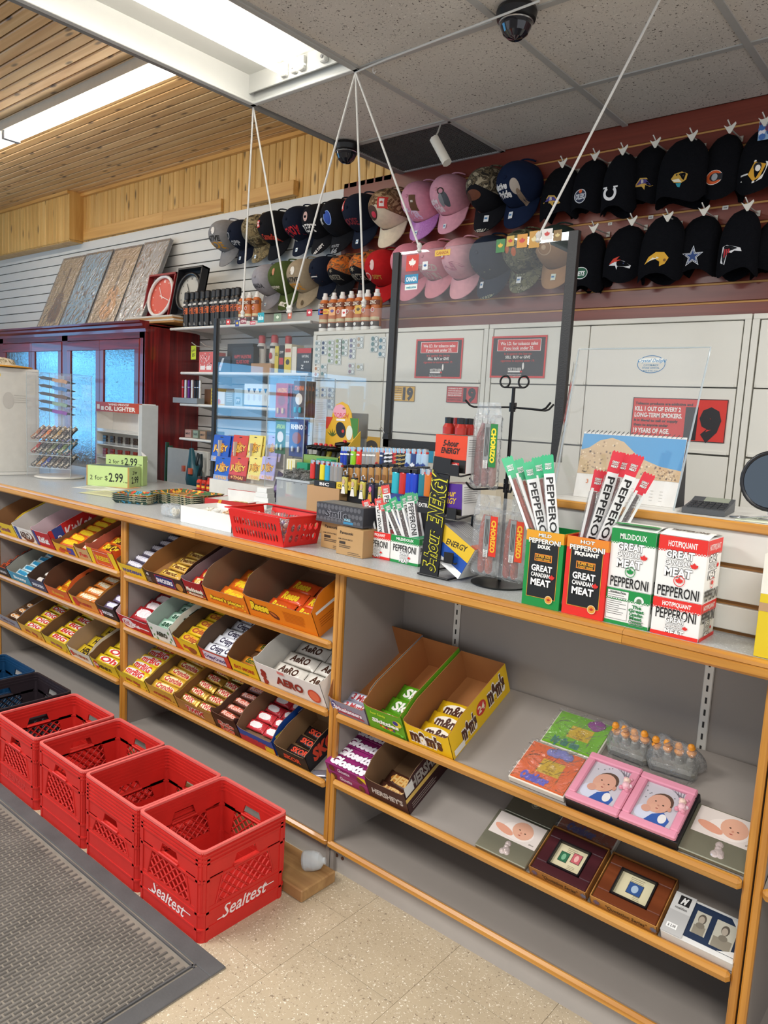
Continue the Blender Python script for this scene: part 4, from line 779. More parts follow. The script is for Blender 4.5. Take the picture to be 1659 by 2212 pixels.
# knit hats
kn=mat('#0c0d12',.95,var=.2,sc=90,bump=.5,bsc=420,spec=.15)
def beanie(label,px0,py0,px1,py1,logo,lx=0,ly=.0,thick=1):
    yc=YW-(.042 if int(px0)%2==0 else .085); cx=(px0+px1)/2; a=PY(px0,(py0+py1)/2,yc); e=PY(px1,(py0+py1)/2,yc); tp=PY(cx,py0,yc); bo=PY(cx,py1,yc); W=(e.x-a.x)*.93; H=tp.z-bo.z
    t=thing('knit_hat',label,'hat',((a.x+e.x)/2,yc,bo.z),0,'black knit hats on the slatwall'); m=MB(); n=28; k=14
    hd=.047*thick; ph0=random.random()*6
    def pt(u,v):
        ph=2*PI*u; s=v
        w=(1.0+.06*(1-s)**3) if s<.5 else max(0,1-((s-.5)/.5)**2.3)**.55
        c,sn=math.cos(ph),math.sin(ph); x=W/2*w*math.copysign(abs(c)**.8,c); y=hd*w*math.copysign(abs(sn)**.8,sn)*(1+.12*math.sin(5*ph+ph0)*(1-s))
        z=H*s+(1-s)**4*.018*math.sin(3*ph+ph0)
        return V((x,y-.01*math.sin(s*5),z))
    m.grid(pt,n,k,kn,True,flip=False); kb_=m.build('knit_body',t)
    m2=MB(); m2.grid(lambda u,v:pt(u,.0+.02*v)*1+V((0,0,.0+.004*math.sin(v*PI))),n,2,kn); m2.build('hem',t)
    q=MB(); p=Pr(q,(lx*W,-.3,H*.27+ly),FX,FV,drape=BVHTree.FromPolygons([V(v) for v in m.v],m.f),r=.7); logo(p); q.build('embroidered_patch',kb_)
def raven(p,c1='#4a3f86',c2='#c9a24a'): p.poly([(-.04,-.005),(-.015,.028),(.015,.024),(.045,-.012),(.03,-.014),(.012,-.004),(.01,-.024),(-.004,-.008)],c2); p.poly([(-.03,.0),(-.012,.022),(.013,.018),(.036,-.008),(.012,.002),(-.01,.002)],c1); p.text('B',-.002,.012,.014,'#e8e2d2')
def oil(p): p.disc(0,0,.03,'#c9ccd0'); p.disc(0,0,.026,'#1b2440'); p.disc(0,.02,.008,'#e0622a'); p.text('OILERS',0,-.002,.022,'#dfe2e6',w=.044,bold=.03)
def horseshoe(p):
    P=[(.03*math.cos(R(a)),.03*math.sin(R(a))) for a in range(-235,56,15)]; Q=[(.018*math.cos(R(a)),.018*math.sin(R(a))) for a in range(-235,56,15)]; n=len(P)
    p.put(P+Q,[(i,i+1,n+i+1,n+i) for i in range(n-1)],'#e6e6e6'); p.rect(-.034,.02,-.014,.027,'#e6e6e6'); p.rect(.014,.02,.034,.027,'#e6e6e6')
def cat_(p): p.poly([(-.034,.008),(-.02,.026),(.01,.03),(.034,.018),(.03,-.004),(.012,-.014),(-.02,-.008)],'#c29a3a'); p.poly([(-.03,.004),(0,.004),(.014,-.012),(-.018,-.006)],'#e6dfc8'); p.poly([(-.012,-.012),(.012,-.014),(.006,-.03),(-.004,-.026)],'#1f8fa0'); [p.disc(x,y,.0035,'#2a241a') for x,y in((-.01,.02),(.006,.022),(.018,.012))]
def bigc(p): p.disc(0,0,.034,'#e8e2dc',.028); p.disc(0,0,.032,'#d4581f',.026); p.disc(.004,0,.021,'#11131b',.016); p.rect(.012,-.012,.034,.012,'#11131b'); p.disc(.004,.0,.012,'#9a9ea4',.014)
def peng(p): p.poly([(-.05,-.03),(.0,.04),(.05,.03),(.03,-.03),(.0,-.045)],'#e8e6e2'); p.poly([(-.02,-.012),(.0,.034),(.04,.022),(.022,-.026),(.0,-.038)],'#d9a12a'); p.disc(.012,.014,.014,'#15161b',.016); p.disc(.014,.008,.009,'#eeece6',.012); p.rect(-.05,-.012,-.02,-.006,'#e8e6e2')
def jets(p): p.disc(0,0,.036,'#e6e8e6',.026); p.disc(0,0,.033,'#1d5a40',.023); p.text('JETS',0,-.002,.018,'#eef0ee',w=.045,bold=.05,it=.2)
def bronco(p): p.poly([(-.05,-.004),(-.02,.018),(.02,.008),(.05,-.012),(.046,-.024),(.02,-.016),(-.006,-.012),(-.01,-.026),(-.018,-.008)],'#e6e8ea'); p.poly([(-.05,0),(-.03,.022),(.0,.03),(-.014,.016),(.008,.014),(-.014,.008)],'#cf3a22'); p.disc(.02,-.002,.003,'#1a2c5a')
def sabre(p): p.poly([(-.05,-.02),(-.034,.01),(-.006,.028),(.03,.024),(.05,.0),(.036,-.022),(.012,-.03),(.012,-.012),(-.006,.0),(-.03,-.006)],'#e0a92c'); p.poly([(-.04,-.012),(-.01,.012),(.01,.004),(.0,.0),(-.02,-.002)],'#f0ead8'); p.disc(.034,-.008,.006,'#8a5a1a')
def star5(p): p.star(0,0,.044,'#dfe3e8'); p.star(0,0,.038,'#1c3358'); p.star(0,0,.031,'#dfe3e8'); p.star(0,0,.026,'#22407a')
def falcon(p): p.poly([(-.03,-.03),(-.026,.03),(-.01,.036),(.04,.022),(.046,.008),(.02,.012),(.01,.004),(-.004,.008),(-.012,-.04)],'#e2e2e4'); p.poly([(-.024,-.02),(-.02,.024),(-.006,.03),(.03,.02),(-.002,.014),(-.014,-.024)],'#15161b'); [p.rect(-.018+.008*i,-.012+.008*i,-.013+.008*i,.02,'#b3202c') for i in range(3)]
B=[('black knit hat with faint gold and purple bird patch, left end of the upper row',1172,357,1252,471,raven,-.08),('black knit hat with a round silver and navy crest',1240,342,1316,460,oil,-.14),('black knit hat with a white horseshoe',1305,328,1378,457,horseshoe,-.14),('black knit hat with bright purple and gold bird head',1362,312,1444,440,raven,0),('wide black knit hat with a gold cat head',1425,296,1533,437,cat_,.05),('black knit hat with a large orange letter C',1520,288,1608,428,bigc,-.1),('black knit hat with a yellow bird crest at the right edge',1598,275,1700,418,peng,-.05),
('black knit hat with a green oval crest, left end of the lower row',1246,500,1308,628,jets,-.15),('black knit hat with orange and white horse head',1308,485,1398,607,bronco,0),('black knit hat with a yellow curved animal head',1385,462,1481,602,sabre,0),('black knit hat with a navy and silver star',1466,463,1562,594,star5,-.05),('black knit hat with a red and black bird of prey',1555,450,1645,592,falcon,-.15),('plain black knit hat cut by the right picture edge, lower row',1628,470,1720,592,lambda p:p.rect(.0,0,.001,.001,'#0c0d12'),.3)]
for l,a,b_,c,d,lo,lx in B: beanie(l,a,b_,c,d,lo,lx,thick=1.3 if c-a>100 else 1)
# hooks with white label holders
hp=None; hk=[(1217,350),(1287,334),(1347,322),(1417,306),(1496,291),(1578,274),(1653,258),(1284,490),(1367,474),(1444,465),(1522,452),(1616,441)]
hn=['above the bird-patch hat at the left end','above the round-crest hat','above the horseshoe hat','above the bright bird-head hat','above the gold cat hat','above the letter C hat','at the upper right picture edge','above the green oval hat','above the orange horse hat','above the yellow animal hat','above the star hat','above the bird-of-prey hat']
for i,(x,y) in enumerate(hk):
    tip=PY(x,y,YW-.15)
    if hp is None:
        hp=thing('slatwall_hook','','hook'); wv=mat('#d8d4c8',.4)
        b=MB(); b.tube([(0,.146,.0),(0,.01,-.006),(0,-.006,.004),(-.009,-.012,.024)],.0030,mat('#c9c6be',.3,met=.5),6); b.build('peg',hp)
        b=MB(); b.prism([(-.022,.006),(-.009,-.002),(.006,-.0),(.021,.012),(.024,.005),(.006,-.028),(.0,-.028)],(0,-.012,0),FX,FV,.003,wv); b.build('label_holder',hp)
        b=MB(); b.box(-.008,.008,.143,.146,-.012,.01,mat('#b9b5aa',.4)); b.build('back_plate',hp); o=hp
    else: o=copy_tree(hp)
    o.location=tip; tag(o,'metal slatwall hook with white label holder '+hn[i],'hook','hooks of the knit hats')
sign('price_ticket','tiny white price ticket under the upper hats, left one','price ticket',1314,481,1322,486,YW,'#e8e6df',lambda p,W,H:p.rect(W*.2,H*.3,W*.8,H*.6,'#8d8a84'))
sign('price_ticket','tiny white price ticket under the upper hats, middle one','price ticket',1401,466,1411,472,YW,'#e8e6df',lambda p,W,H:p.rect(W*.2,H*.3,W*.8,H*.6,'#8d8a84'))
sign('price_ticket','tiny white price ticket under the upper hats, right one','price ticket',1561,445,1573,452,YW,'#e8e6df',lambda p,W,H:p.rect(W*.2,H*.3,W*.8,H*.6,'#8d8a84'))
sign('swing_tag','printed picture tag on the hat at the right picture edge','tag',1641,263,1690,295,YW-.11,'#8fb0d0',lambda p,W,H:[p.disc(random.uniform(.01,W-.01),random.uniform(.01,H-.01),.012,c,n=8) for c in ['#2b4f8a','#e8e4ea','#6a3a5a','#3a6ab0']*4])
# ============================================================ acrylic guards on ropes
acr=clear('acrylic_sheet','#fcfdfd',1.2,.02,.015); blk2=mat('#1b1a1a',.45,bump=.1,bsc=300)
YG=2.31
def guard(label,px0,pyt,px1,zb,posts,stickers,y=YG):
    x0=PY(px0,pyt,y).x; x1=PY(px1,pyt-.0,y).x; z1=PY((px0+px1)/2,pyt,y).z; t=thing('acrylic_guard',label,'acrylic guard',(x0,y,zb)); W,H=x1-x0,z1-zb
    b=MB(); b.box(0,W,0,.005,0,H,acr); b.build('clear_sheet',t)
    for nm,x,w_,za,zc_ in posts: b=MB(); b.box(x*W-(w_ if x>.5 else 0),x*W+(w_ if x<=.5 else 0),-.008,.014,za*H,zc_*H,blk2,bev=.001); b.build(nm,t)
    for i,(sx,sy,w_,h_,bg,fg,tt) in enumerate(stickers):
        b=MB(); p=Pr(b,(sx*W,0,H-sy),FX,FV); p.rect(-w_/2,-h_/2,w_/2,h_/2,bg); 
        if tt: p.text(tt,0,0,h_*.45,fg,w=w_*.8,bold=.04)
        else: p.leaf(0,0,min(w_,h_)*.32,fg)
        b.build('sticker',t)
    return t,x0,x1,z1
g1,ax0,ax1,az=guard('right hanging clear acrylic guard with two black side posts',853,522,1250,1.345,[('side_post',0,.03,0,1),('side_post',1,.034,0,1),('bottom_rail',0,.27,0,.045)],
 [(.12,.045,.06,.06,'#d23a2a','#f2efe6',''),(.12,.105,.065,.035,'#1f86b0','#eef2f2','CANADA'),(.12,.135,.06,.02,'#e6efe9','#2a8fa0','welcome'),(.2,.06,.025,.03,'#e6e8e6','#2b5f9a',''),(.3,.02,.07,.022,'#e0b53a','#b3641a','CANADA'),(.62,.02,.035,.045,'#2f7a3a','#d8b02a',''),(.67,.008,.03,.035,'#c8a03a','#c8302a',''),(.73,.012,.04,.045,'#d8922a','#c8302a',''),(.79,.012,.04,.055,'#c8922f','#e8d8a0',''),(.85,.0,.04,.035,'#e8e2dc','#c8302a',''),(.9,.008,.03,.035,'#8a6a30','#d8c080','')])
g2,bx0,bx1,bz=guard('left hanging clear acrylic guard with a dark left edge',465,676,852,1.02+.02,[('edge_strip',0,.022,0,1)],
 [(.09,.02,.03,.025,'#c8302a','#f0e8e4',''),(.15,.028,.03,.03,'#3a4a8a','#e8c02a',''),(.19,.02,.045,.025,'#8a2a3a','#e8d8d0','ON'),(.25,.03,.04,.016,'#c23a4a','#f0e8e4','CAN'),(.3,.008,.045,.045,'#1f9aa8','#d8f0ee','lake'),(.4,.012,.05,.035,'#7a8f72','#d8e0c8',''),(.47,.006,.025,.03,'#c85a3a','#f0e0d0',''),(.58,0,.035,.03,'#b32a36','#f0e0d8',''),(.64,.0,.03,.025,'#2a4a9a','#c8303a',''),(.7,.0,.035,.035,'#d8a068','#5a4a8a',''),(.76,.01,.025,.03,'#e8e0da','#c8302a',''),(.83,.0,.035,.035,'#c8a03a','#4a3a1a',''),(.66,-.0,.05,.02,'#d8b02a','#b3302a','CANADA')],y=YG+.02)
rope=mat('#e9e7e0',.8,bump=.4,bsc=900)
RA=V((PZ(556,232,ZC).x,2.24,ZC-.008)); RB=V((PZ(770,152,ZC).x,2.235,ZC-.008))
def on(px,py,y=YG): return PY(px,py,y)
def ropes(label,A,Bp,knot=True):
    t=thing('hanging_rope',label,'rope',A); d=Bp-A; b=MB(); b.tube([d*(i/8) for i in range(9)],.0042,rope,7); b.build('cord',t)
    if knot: b=MB(); b.lathe([(0,-.02),(.010,-.014),(.007,-.004),(.011,.006),(.006,.016),(0,.02)],rope,8,o=d); b.build('knot',t)
ropes('white rope from the troffer corner to the far left end of the guard',RA,on(524,678,YG+.02))
ropes('white rope from the troffer corner to the middle of the left guard',RA,on(623,668,YG+.02))
ropes('slanting white rope from the ceiling hook to the middle of the left guard',RB,on(627,668,YG+.02))
ropes('straight white rope from the ceiling hook to the right of the left guard',RB,on(786,655,YG+.02))
ropes('slanting white rope from the ceiling hook to the right guard',RB,on(906,535))
top=PZ(1428,-6,ZC); ropes('long white rope at right rising to the top of the picture',top,on(1163,512))
t=thing('stretched_line','white cord stretched along the ceiling from the hook to the dome camera','cord',RB); b=MB(); e=PZ(1165,2,ZC-.05); b.tube([V((0,0,0)),(PZ(830,130,ZC-.022)-RB),e-RB],.0036,rope,7); b.build('cord',t); b=MB(); b.tube([(.09,0,-.006),(.09,0,-.02),(.098,0,-.028),(.104,0,-.02)],.002,mat('#e8e8e4',.4),5); b.build('cup_hook',t)
# dome cameras
def dome(label,px,py):
    c=PZ(px,py,ZC); t=thing('dome_camera',label,'security camera',(c.x,c.y,ZC-.002)); b=MB(); b.lathe([(0,0),(.062,0),(.066,-.012),(.062,-.034),(.05,-.038)][::-1],mat('#121214',.35),24); b.build('base',t)
    b=MB(); b.lathe([(.052,-.036),(.05,-.055),(.04,-.075),(.024,-.088),(0,-.093)][::-1],mat('#1a1c24',.04,coat=.6),24); b.build('dome',t); b=MB(); b.lathe([(.0,-.07),(.02,-.07),(.022,-.05),(.022,-.036)],mat('#3a3d44',.3,met=.6),16,o=(0,0,0)); b.build('lens_block',t)
    b=MB(); b.lathe([(.053,-.0385),(.0555,-.041),(.053,-.0435)],mat('#bfc0c2',.25,met=.8),24); b.build('trim_ring',t)
dome('black dome security camera at the top of the dropped ceiling',1117,18); dome('black dome security camera near the dropped ceiling edge',749,310)
# small white sensor hanging below the grille
p0=PZ(952,268,ZC); t=thing('hanging_sensor','white elongated sensor hanging in front of the air grille','sensor',p0); a=PY(938,300,p0.y-.1)-p0; e=PY(966,352,p0.y-.1)-p0; b=MB(); b.tube([a,(a+e)/2,e],.022,mat('#dcd8cc',.4),8); b.build('housing',t); b=MB(); b.tube([V((0,0,0)),a*.6+V((.005,0,.0)),a],.004,mat('#cfccc2',.4),6); b.build('arm',t)
# ============================================================ candy on the sloped shelves
KB='#8a5f38'
def wrapper(b,L,W,H,m,zig=True):
    st=[(-.5,.0,1.0),(-.44,.06,1.0),(-.40,.7,.92),(-.33,1,.95),(0,1,1),(.33,1,.95),(.40,.7,.92),(.44,.06,1.0),(.5,0,1.0)]; n=10; vs=[]
    for u,h,wf in st:
        for j in range(n):
            a=2*PI*j/n; c,s=math.cos(a),math.sin(a)
            vs.append((u*L,W/2*wf*math.copysign(abs(c)**.6,c),max(.0008,H/2*h)*math.copysign(abs(s)**.6,s)+H/2))
    fs=[(i*n+j,(i+1)*n+j,(i+1)*n+(j+1)%n,i*n+(j+1)%n) for i in range(len(st)-1) for j in range(n)]
    fs+=[tuple(range(n)),tuple(range(len(st)*n-1,(len(st)-1)*n-1,-1))]
    b.add(vs,fs,m,True)
def bar_proto(label,L,W,H,col,txt,tcol,out=None,band=None,met=0,group=None):
    t=thing('candy_bar',label,'candy bar',group=group); b=MB(); wrapper(b,L,W,H,mat(col,.28,met=met,var=.08,sc=18,bump=.15,bsc=60)); wo_=b.build('wrapper',t)
    b=MB(); p=Pr(b,(-L/2,-W/2,H),FX,FN,r=.3)
    if band: p.disc(L*.5,W*.5,L*.34,band,W*.3)
    p.text(txt,L/2,W/2,W*.5,tcol,w=L*.6,bold=.04,it=.15,out=out,ot=.08); b.build('wrapper_print',wo_); return t
SHZ={(1,1):.772,(1,2):.552,(1,3):.305,(2,1):.768,(2,2):.547,(2,3):.31,(3,1):.547,(3,2):.33}
PLACE={1:'left bay',2:'middle bay',3:'right bay'}; ROW={1:'top shelf',2:'second shelf',3:'third shelf'}
def candy(bay,row,px0,px1,D,hf,hs,outer,inner,ftext,tcol,fw,desc,bars=None,side=None,fx=None,tout=None,s0=.006,yaw=0):
    z=SHZ[(bay,row)]; a=PSx(px0,z); e=PSx(px1,z); W=e-a-.003; x=(a+e)/2; M=SM(x,s0,z,.0,yaw)
    where=f'{ROW[row]}, {PLACE[bay]}' if bay!=3 else ('upper shelf, right bay' if row==1 else 'lower shelf, right bay')
    t=thing('candy_box',f'{desc} on the {where}','candy box',M=M,group='open candy cartons on the counter shelves'); om=mat(outer,.45,var=.03); im=mat(inner,.75,var=.08,sc=12); th=.0016; h=W/2
    b=MB(); ht=hf+.012
    b.prism([(-h,0),(h,0),(h,ht),(h-.012,hf+.002),(h-.03,hf),(-h+.03,hf),(-h+.012,hf+.002),(-h,ht)],(0,0,0),FX,FV,th,om,im,im); fp_=b.build('front_panel',t)
    for sx in(-1,1):
        pts=[(0,0),(D,0),(D,hs),(.075,hs),(.045,hs-.006),(.02,hf+(hs-hf)*.55),(.006,ht+.004),(0,ht)]
        b=MB()
        if sx>0: b.prism(pts,(h,0,0),FN,FV,th,om,im,im)
        else: b.prism(pts,(-h+th,0,0),FN,FV,th,im,im,om)
        sp_=b.build('side_panel',t)
    b=MB(); b.box(-h+th,h-th,D-th,D,0,hs,im); b.build('back_panel',t)
    lift=hf*.38 if bars and bars[6]>=4 else 0
    b=MB(); b.box(-h+th,h-th,th,D-th,0,th+lift,im); b.build('base',t)
    b=MB(); p=Pr(b,(-h,0,0),FX,FV)
    if fx: fx(p,W,hf)
    if ftext: p.text(ftext,W/2,hf*.5,hf*.52*fw[1] if isinstance(fw,tuple) else hf*.5,tcol,w=W*(fw[0] if isinstance(fw,tuple) else fw),bold=.05,it=.1,out=tout,ot=.08)
    if fx or ftext: b.build('front_print',fp_)
    if side: b=MB(); side(Pr(b,(h,0,0),FN,FV),D,hs); b.build('side_print',sp_)
    if bars:
        L,BW,BH,col,txt,tc,n,s1,pitch,ncol,tilt,bdesc=bars[:12]; band=bars[12] if len(bars)>12 else None; met=bars[13] if len(bars)>13 else 0
        g=f'bars in the {desc}'
        L=min(L,(W-.008)/ncol-.002); pr=bar_proto('',L,BW,BH,col,txt,tc,band=band,met=met,group=g); first=True; tot=0
        for r_ in range(n):
            for c_ in range(ncol):
                o=pr if first else copy_tree(pr); first=False
                xx=(c_-(ncol-1)/2)*(L+.003)+random.uniform(-.002,.002); s=s1+r_*pitch
                if s+BW/2*math.cos(tilt)>D-.004: s=D-.004-BW/2
                zz=th+lift+.001+abs(math.sin(tilt))*BW/2+(r_%2)*.0004
                o.matrix_basis=M@Matrix.Translation((xx,s,zz))@Matrix.Rotation(random.uniform(-.06,.06),4,'Z')@Matrix.Rotation(tilt+random.uniform(-.05,.05),4,'X')
                pos=('front row' if r_==0 else 'back row' if r_==n-1 else ORDS[r_]+' row'); short=desc
                for cut in (' with ',' heaped ',' packed ',' cut ',', ',' showing ',' beside ',' at '): short=short.split(cut)[0]
                if ncol==2: pos+=(', left column',', right column')[c_]
                o['label']=f'{bdesc}, {pos} of the {short}'
                tot+=1
    return t
def PSx(px,z,y=1.648):
    lo,hi=-6,0
    for _ in range(40):
        m_=(lo+hi)/2; q=V((m_,y,z))-CAMP
        if CX+FPX*q.dot(rt2)/q.dot(fw)<px: lo=m_
        else: hi=m_
    return m_
def BR(L,W,H,col,txt,tc,n,s1,p,ncol,tilt,d,band=None,met=0): return (L,W,H,col,txt,tc,n,s1,p,ncol,tilt,d,band,met)
t0=.22
def corner2(c1,c2,c3):
    def f(p,W,H): p.rect(0,0,W*.12,H,c1); p.rect(W*.02,H*.1,W*.1,H*.9,c2); p.text('2',W*.06,H*.5,H*.3,c3)
    return f
def spots(c,n=6,y=.3):
    def f(p,W,H):
        for i in range(n): p.disc(random.uniform(W*.55,W*.95),random.uniform(H*.08,H*(y+.15)),H*.1,c,H*.06,n=10)
    return f
# --- left bay, top
candy(1,1,-3,39,.29,.07,.105,'#e0bd2c',KB,'Caramilk','#8a4a5a',(.55,.6),'yellow carton cut by the left picture edge',None,lambda p,W,H:(p.rect(.02,H*.2,.07,H*.85,'#2a4a8e'),p.text('BIGGER',W*.6,H*.5,H*.3,'#c89a1e',w=W*.5)),lambda p,W,H:p.rect(W*.02,0,W*.14,H*.5,'#2a4a8e'))
candy(1,1,40,82,.29,.075,.10,'#e8e2da','#c8bfb8','AERO','#4a2418',(.5,.8),'white and brown empty carton',None,None,lambda p,W,H:(p.rect(W*.04,0,W*.2,H,'#2a4a8e'),p.disc(W*.62,H*.45,W*.32,'#7a4028',H*.42),p.disc(W*.6,H*.55,W*.26,'#e8e2da',H*.3)))
candy(1,1,83,121,.29,.085,.105,'#b81c26','#c9b0b4','KitKat','#f2ece8',(.6,.7),'red carton with large crimson packs',BR(.13,.07,.02,'#8e1626','Kit','#e8dcdc',3,.04,.05,1,t0,'crimson chocolate pack','#e0cfd2'),lambda p,W,H:(p.text('KitKat',W*.5,H*.5,H*.5,'#e8dcdc',w=W*.5,it=.2),p.rect(.02,H*.05,.07,H*.95,'#24408a'),p.text('2',.045,H*.4,H*.3,'#f0ece8')),lambda p,W,H:p.rect(W*.02,0,W*.14,H,'#24408a'),s0=.004)
candy(1,1,122,170,.29,.05,.055,'#e0a81e','#8a5a30','Sticks','#b3341a',(.5,.6),'low yellow carton heaped with orange packs',BR(.17,.05,.018,'#d9641a','Reese','#f0d02a',6,.04,.042,1,t0,'orange and yellow snack pack','#e8b820'),None,lambda p,W,H:(p.rect(W*.6,H*.15,W*.9,H*.85,'#3a3f9a'),p.disc(W*.3,H*.3,W*.15,'#c8502a',H*.2)))
candy(1,1,171,200,.28,.06,.065,'#c9a06a','#8a5a30','Fun','#c8302a',(.6,.6),'narrow tan carton heaped with red packs',BR(.1,.05,.018,'#cc3a1c','Fills','#f0dcc8',5,.04,.045,1,t0,'red and white snack pack','#e8d8c8'))
candy(1,1,201,259,.28,.085,.09,'#d8521a','#b5614a','REESE','#e8c020',(.5,.5),'orange and yellow carton beside the bay post',BR(.2,.06,.02,'#d9641a','Big Cup','#f0d02a',4,.06,.055,1,t0,'orange cup pack','#5a2a14'),None,lambda p,W,H:(p.poly([(0,0),(W*.12,0),(W*.2,H),(0,H)],'#e8c822'),p.poly([(W*.85,0),(W,0),(W,H),(W*.8,H)],'#e8c822'),p.frame(W*.22,H*.1,W*.78,H*.9,.003,'#e8b0a0')))
# --- left bay, second
candy(1,2,-3,24,.29,.055,.085,'#2a2a30','#5a4030','ALMOND','#c8c8cc',(.6,.5),'dark carton cut by the left picture edge, second shelf',BR(.14,.035,.018,'#c8512a','Skor','#2a1a1a',6,.03,.04,1,.3,'orange-brown bar'),lambda p,W,H:p.rect(W*.05,H*.2,W*.35,H*.8,'#b9bcc2'))
candy(1,2,25,71,.29,.055,.085,'#3a8fb0','#8d8a80','Bounty','#e8f0f2',(.6,.6),'teal blue carton',BR(.16,.035,.018,'#cfe4ea','Bounty','#1f7aa8',5,.03,.042,1,.3,'white and teal bar','#3f9ab8'))
candy(1,2,71,104,.29,.06,.09,'#3a4260','#4a3428','SNICKERS','#dfe2ea',(.75,.5),'narrow navy carton',BR(.1,.035,.018,'#4a3a30','Bar','#e8e0d8',5,.03,.045,1,.3,'brown and white bar','#cfc8c0'))
candy(1,2,105,156,.30,.055,.105,'#d4602a','#5a3620','Reese','#e0a030',(.5,.6),'orange carton, nearly empty',BR(.17,.05,.018,'#d9701a','Reese','#f0d02a',2,.03,.05,1,t0,'orange bar'),lambda p,W,H:p.disc(W*.4,H*.7,W*.06,'#3a2414'))
candy(1,2,158,217,.29,.055,.09,'#d98a3a','#6a4526','OH HENRY!','#b32a24',(.55,.5),'amber carton with round cut front',BR(.2,.04,.02,'#d97a2a','Henry','#f2ead2',5,.035,.045,1,t0,'orange and white bar','#e8b87a'),None,lambda p,W,H:(p.poly([(0,0),(W*.1,0),(W*.08,H),(0,H)],'#e8c822'),p.disc(W*.2,H*.5,W*.1,'#c8302a')))
candy(1,2,218,258,.28,.06,.085,'#2b2026','#6a4a30','SNICKERS','#e6e6ee',(.6,.5),'dark brown carton beside the bay post, second shelf',BR(.13,.036,.018,'#7a6a8a','Snick','#e8e6f0',4,.04,.045,1,.3,'silvery purple bar','#d8d8e4'),None,lambda p,W,H:(p.rect(0,0,W*.18,H*.6,'#c8302a'),p.text('2',W*.09,H*.3,H*.3,'#f0ece8')))
# --- left bay, third
candy(1,3,-3,46,.29,.05,.085,'#8a8a96','#7a5a3c','Coffee Crisp','#5a4a5a',(.6,.5),'grey carton cut by the left picture edge, third shelf',BR(.15,.035,.018,'#5a3a22','Crisp','#e8d8c0',3,.05,.045,1,.3,'brown and orange bar','#c87a2a'))
candy(1,3,47,99,.29,.055,.085,'#dba63a','#6a4a2c','Mr. Big','#b3402a',(.5,.5),'pale yellow carton, third shelf',BR(.19,.04,.02,'#e3bd24','DiG','#c8302a',5,.03,.046,1,t0,'yellow bar with red lettering','#e8e0d8'),None,spots('#b3602a'))
candy(1,3,100,154,.29,.055,.085,'#e0c02a','#6a4a2c','Mr.Big','#a84a5a',(.45,.5),'bright yellow carton, third shelf',BR(.2,.04,.02,'#e3bd24','BiG','#c8302a',5,.03,.046,1,t0,'yellow bar with white and red print','#e8e0d8'),None,spots('#8a4a2a'))
candy(1,3,155,203,.29,.055,.095,'#e6ddc8','#a88a6a','OH HENRY!','#b3502a',(.7,.5),'cream carton showing a large yellow bar',BR(.2,.06,.012,'#e0bf2a','HENRY!','#2a2018',3,.04,.07,1,t0,'yellow and red family bar'),None,lambda p,W,H:p.disc(W*.12,H*.5,W*.08,'#c8302a'))
candy(1,3,204,260,.28,.055,.085,'#e0bf22','#6a4a2c','HENRY!','#2a2018',(.5,.6),'yellow carton beside the bay post, third shelf',BR(.2,.045,.02,'#e3c024','Oh','#c8302a',4,.035,.05,1,t0,'yellow bar with red oval','#f0e8e0'),None,lambda p,W,H:(p.disc(W*.16,H*.5,W*.1,'#c8302a'),p.text('OH',W*.16,H*.5,H*.3,'#f2ece4')))
# --- middle bay, top
candy(2,1,263,319,.29,.055,.085,'#e0b92a','#6a4a2c','WUNDERBAR','#4a4a8a',(.75,.5),'yellow carton at the left post, top shelf',BR(.17,.035,.02,'#5a5262','Wunder','#e8e4ea',6,.03,.042,1,.3,'dark purple and silver bar','#b9b6c6'),None,lambda p,W,H:p.poly([(0,0),(W*.15,0),(W*.05,H),(0,H)],'#e8cf3a'))
candy(2,1,320,404,.30,.06,.095,'#3a241e','#9a6a38','SNICKERS','#f0eef4',(.42,.55),'brown carton with blue-white logo',BR(.14,.034,.018,'#cf9f3a','Peanut','#6a3a1a',4,.04,.045,1,t0,'golden bar','#e8c870'),None,lambda p,W,H:(p.rect(W*.27,H*.12,W*.75,H*.88,'#c8303a'),p.rect(W*.28,H*.16,W*.74,H*.84,'#22306a'),p.disc(W*.87,H*.4,W*.08,'#b9803a',H*.3),p.text('48',W*.08,H*.75,H*.2,'#e8e4e0'),p.lines(W*.02,W*.16,H*.5,H*.1,4,H*.03,'#a89a92')),)
candy(2,1,405,448,.27,.07,.085,'#9a1c22','#8a7a80','Mackintosh','#f2ead8',(.85,.45),'red and tartan carton heaped with toffee bars',BR(.12,.05,.012,'#c02a22','Toffee','#f0dcb0',5,.04,.046,1,.3,'red toffee bar','#d8a83a'),None,lambda p,W,H:(p.rect(0,H*.3,W,H*.36,'#2a5a3a'),p.rect(0,H*.12,W,H*.17,'#d8a82a'),p.text("Mackintosh",W*.5,H*.22,H*.16,'#f2ead8',w=W*.7)))
candy(2,1,449,540,.30,.065,.12,'#e07a1c','#8a6a50',"Reese's pieces",'#f0cf2a',(.75,.42),'orange carton with yellow pieces print',BR(.19,.055,.02,'#d9661c','Pieces','#f0cf2a',3,.05,.06,1,t0,'orange pieces pack','#f0a02a'),None,spots('#f0b42a',8,.4),tout='#6a3414')
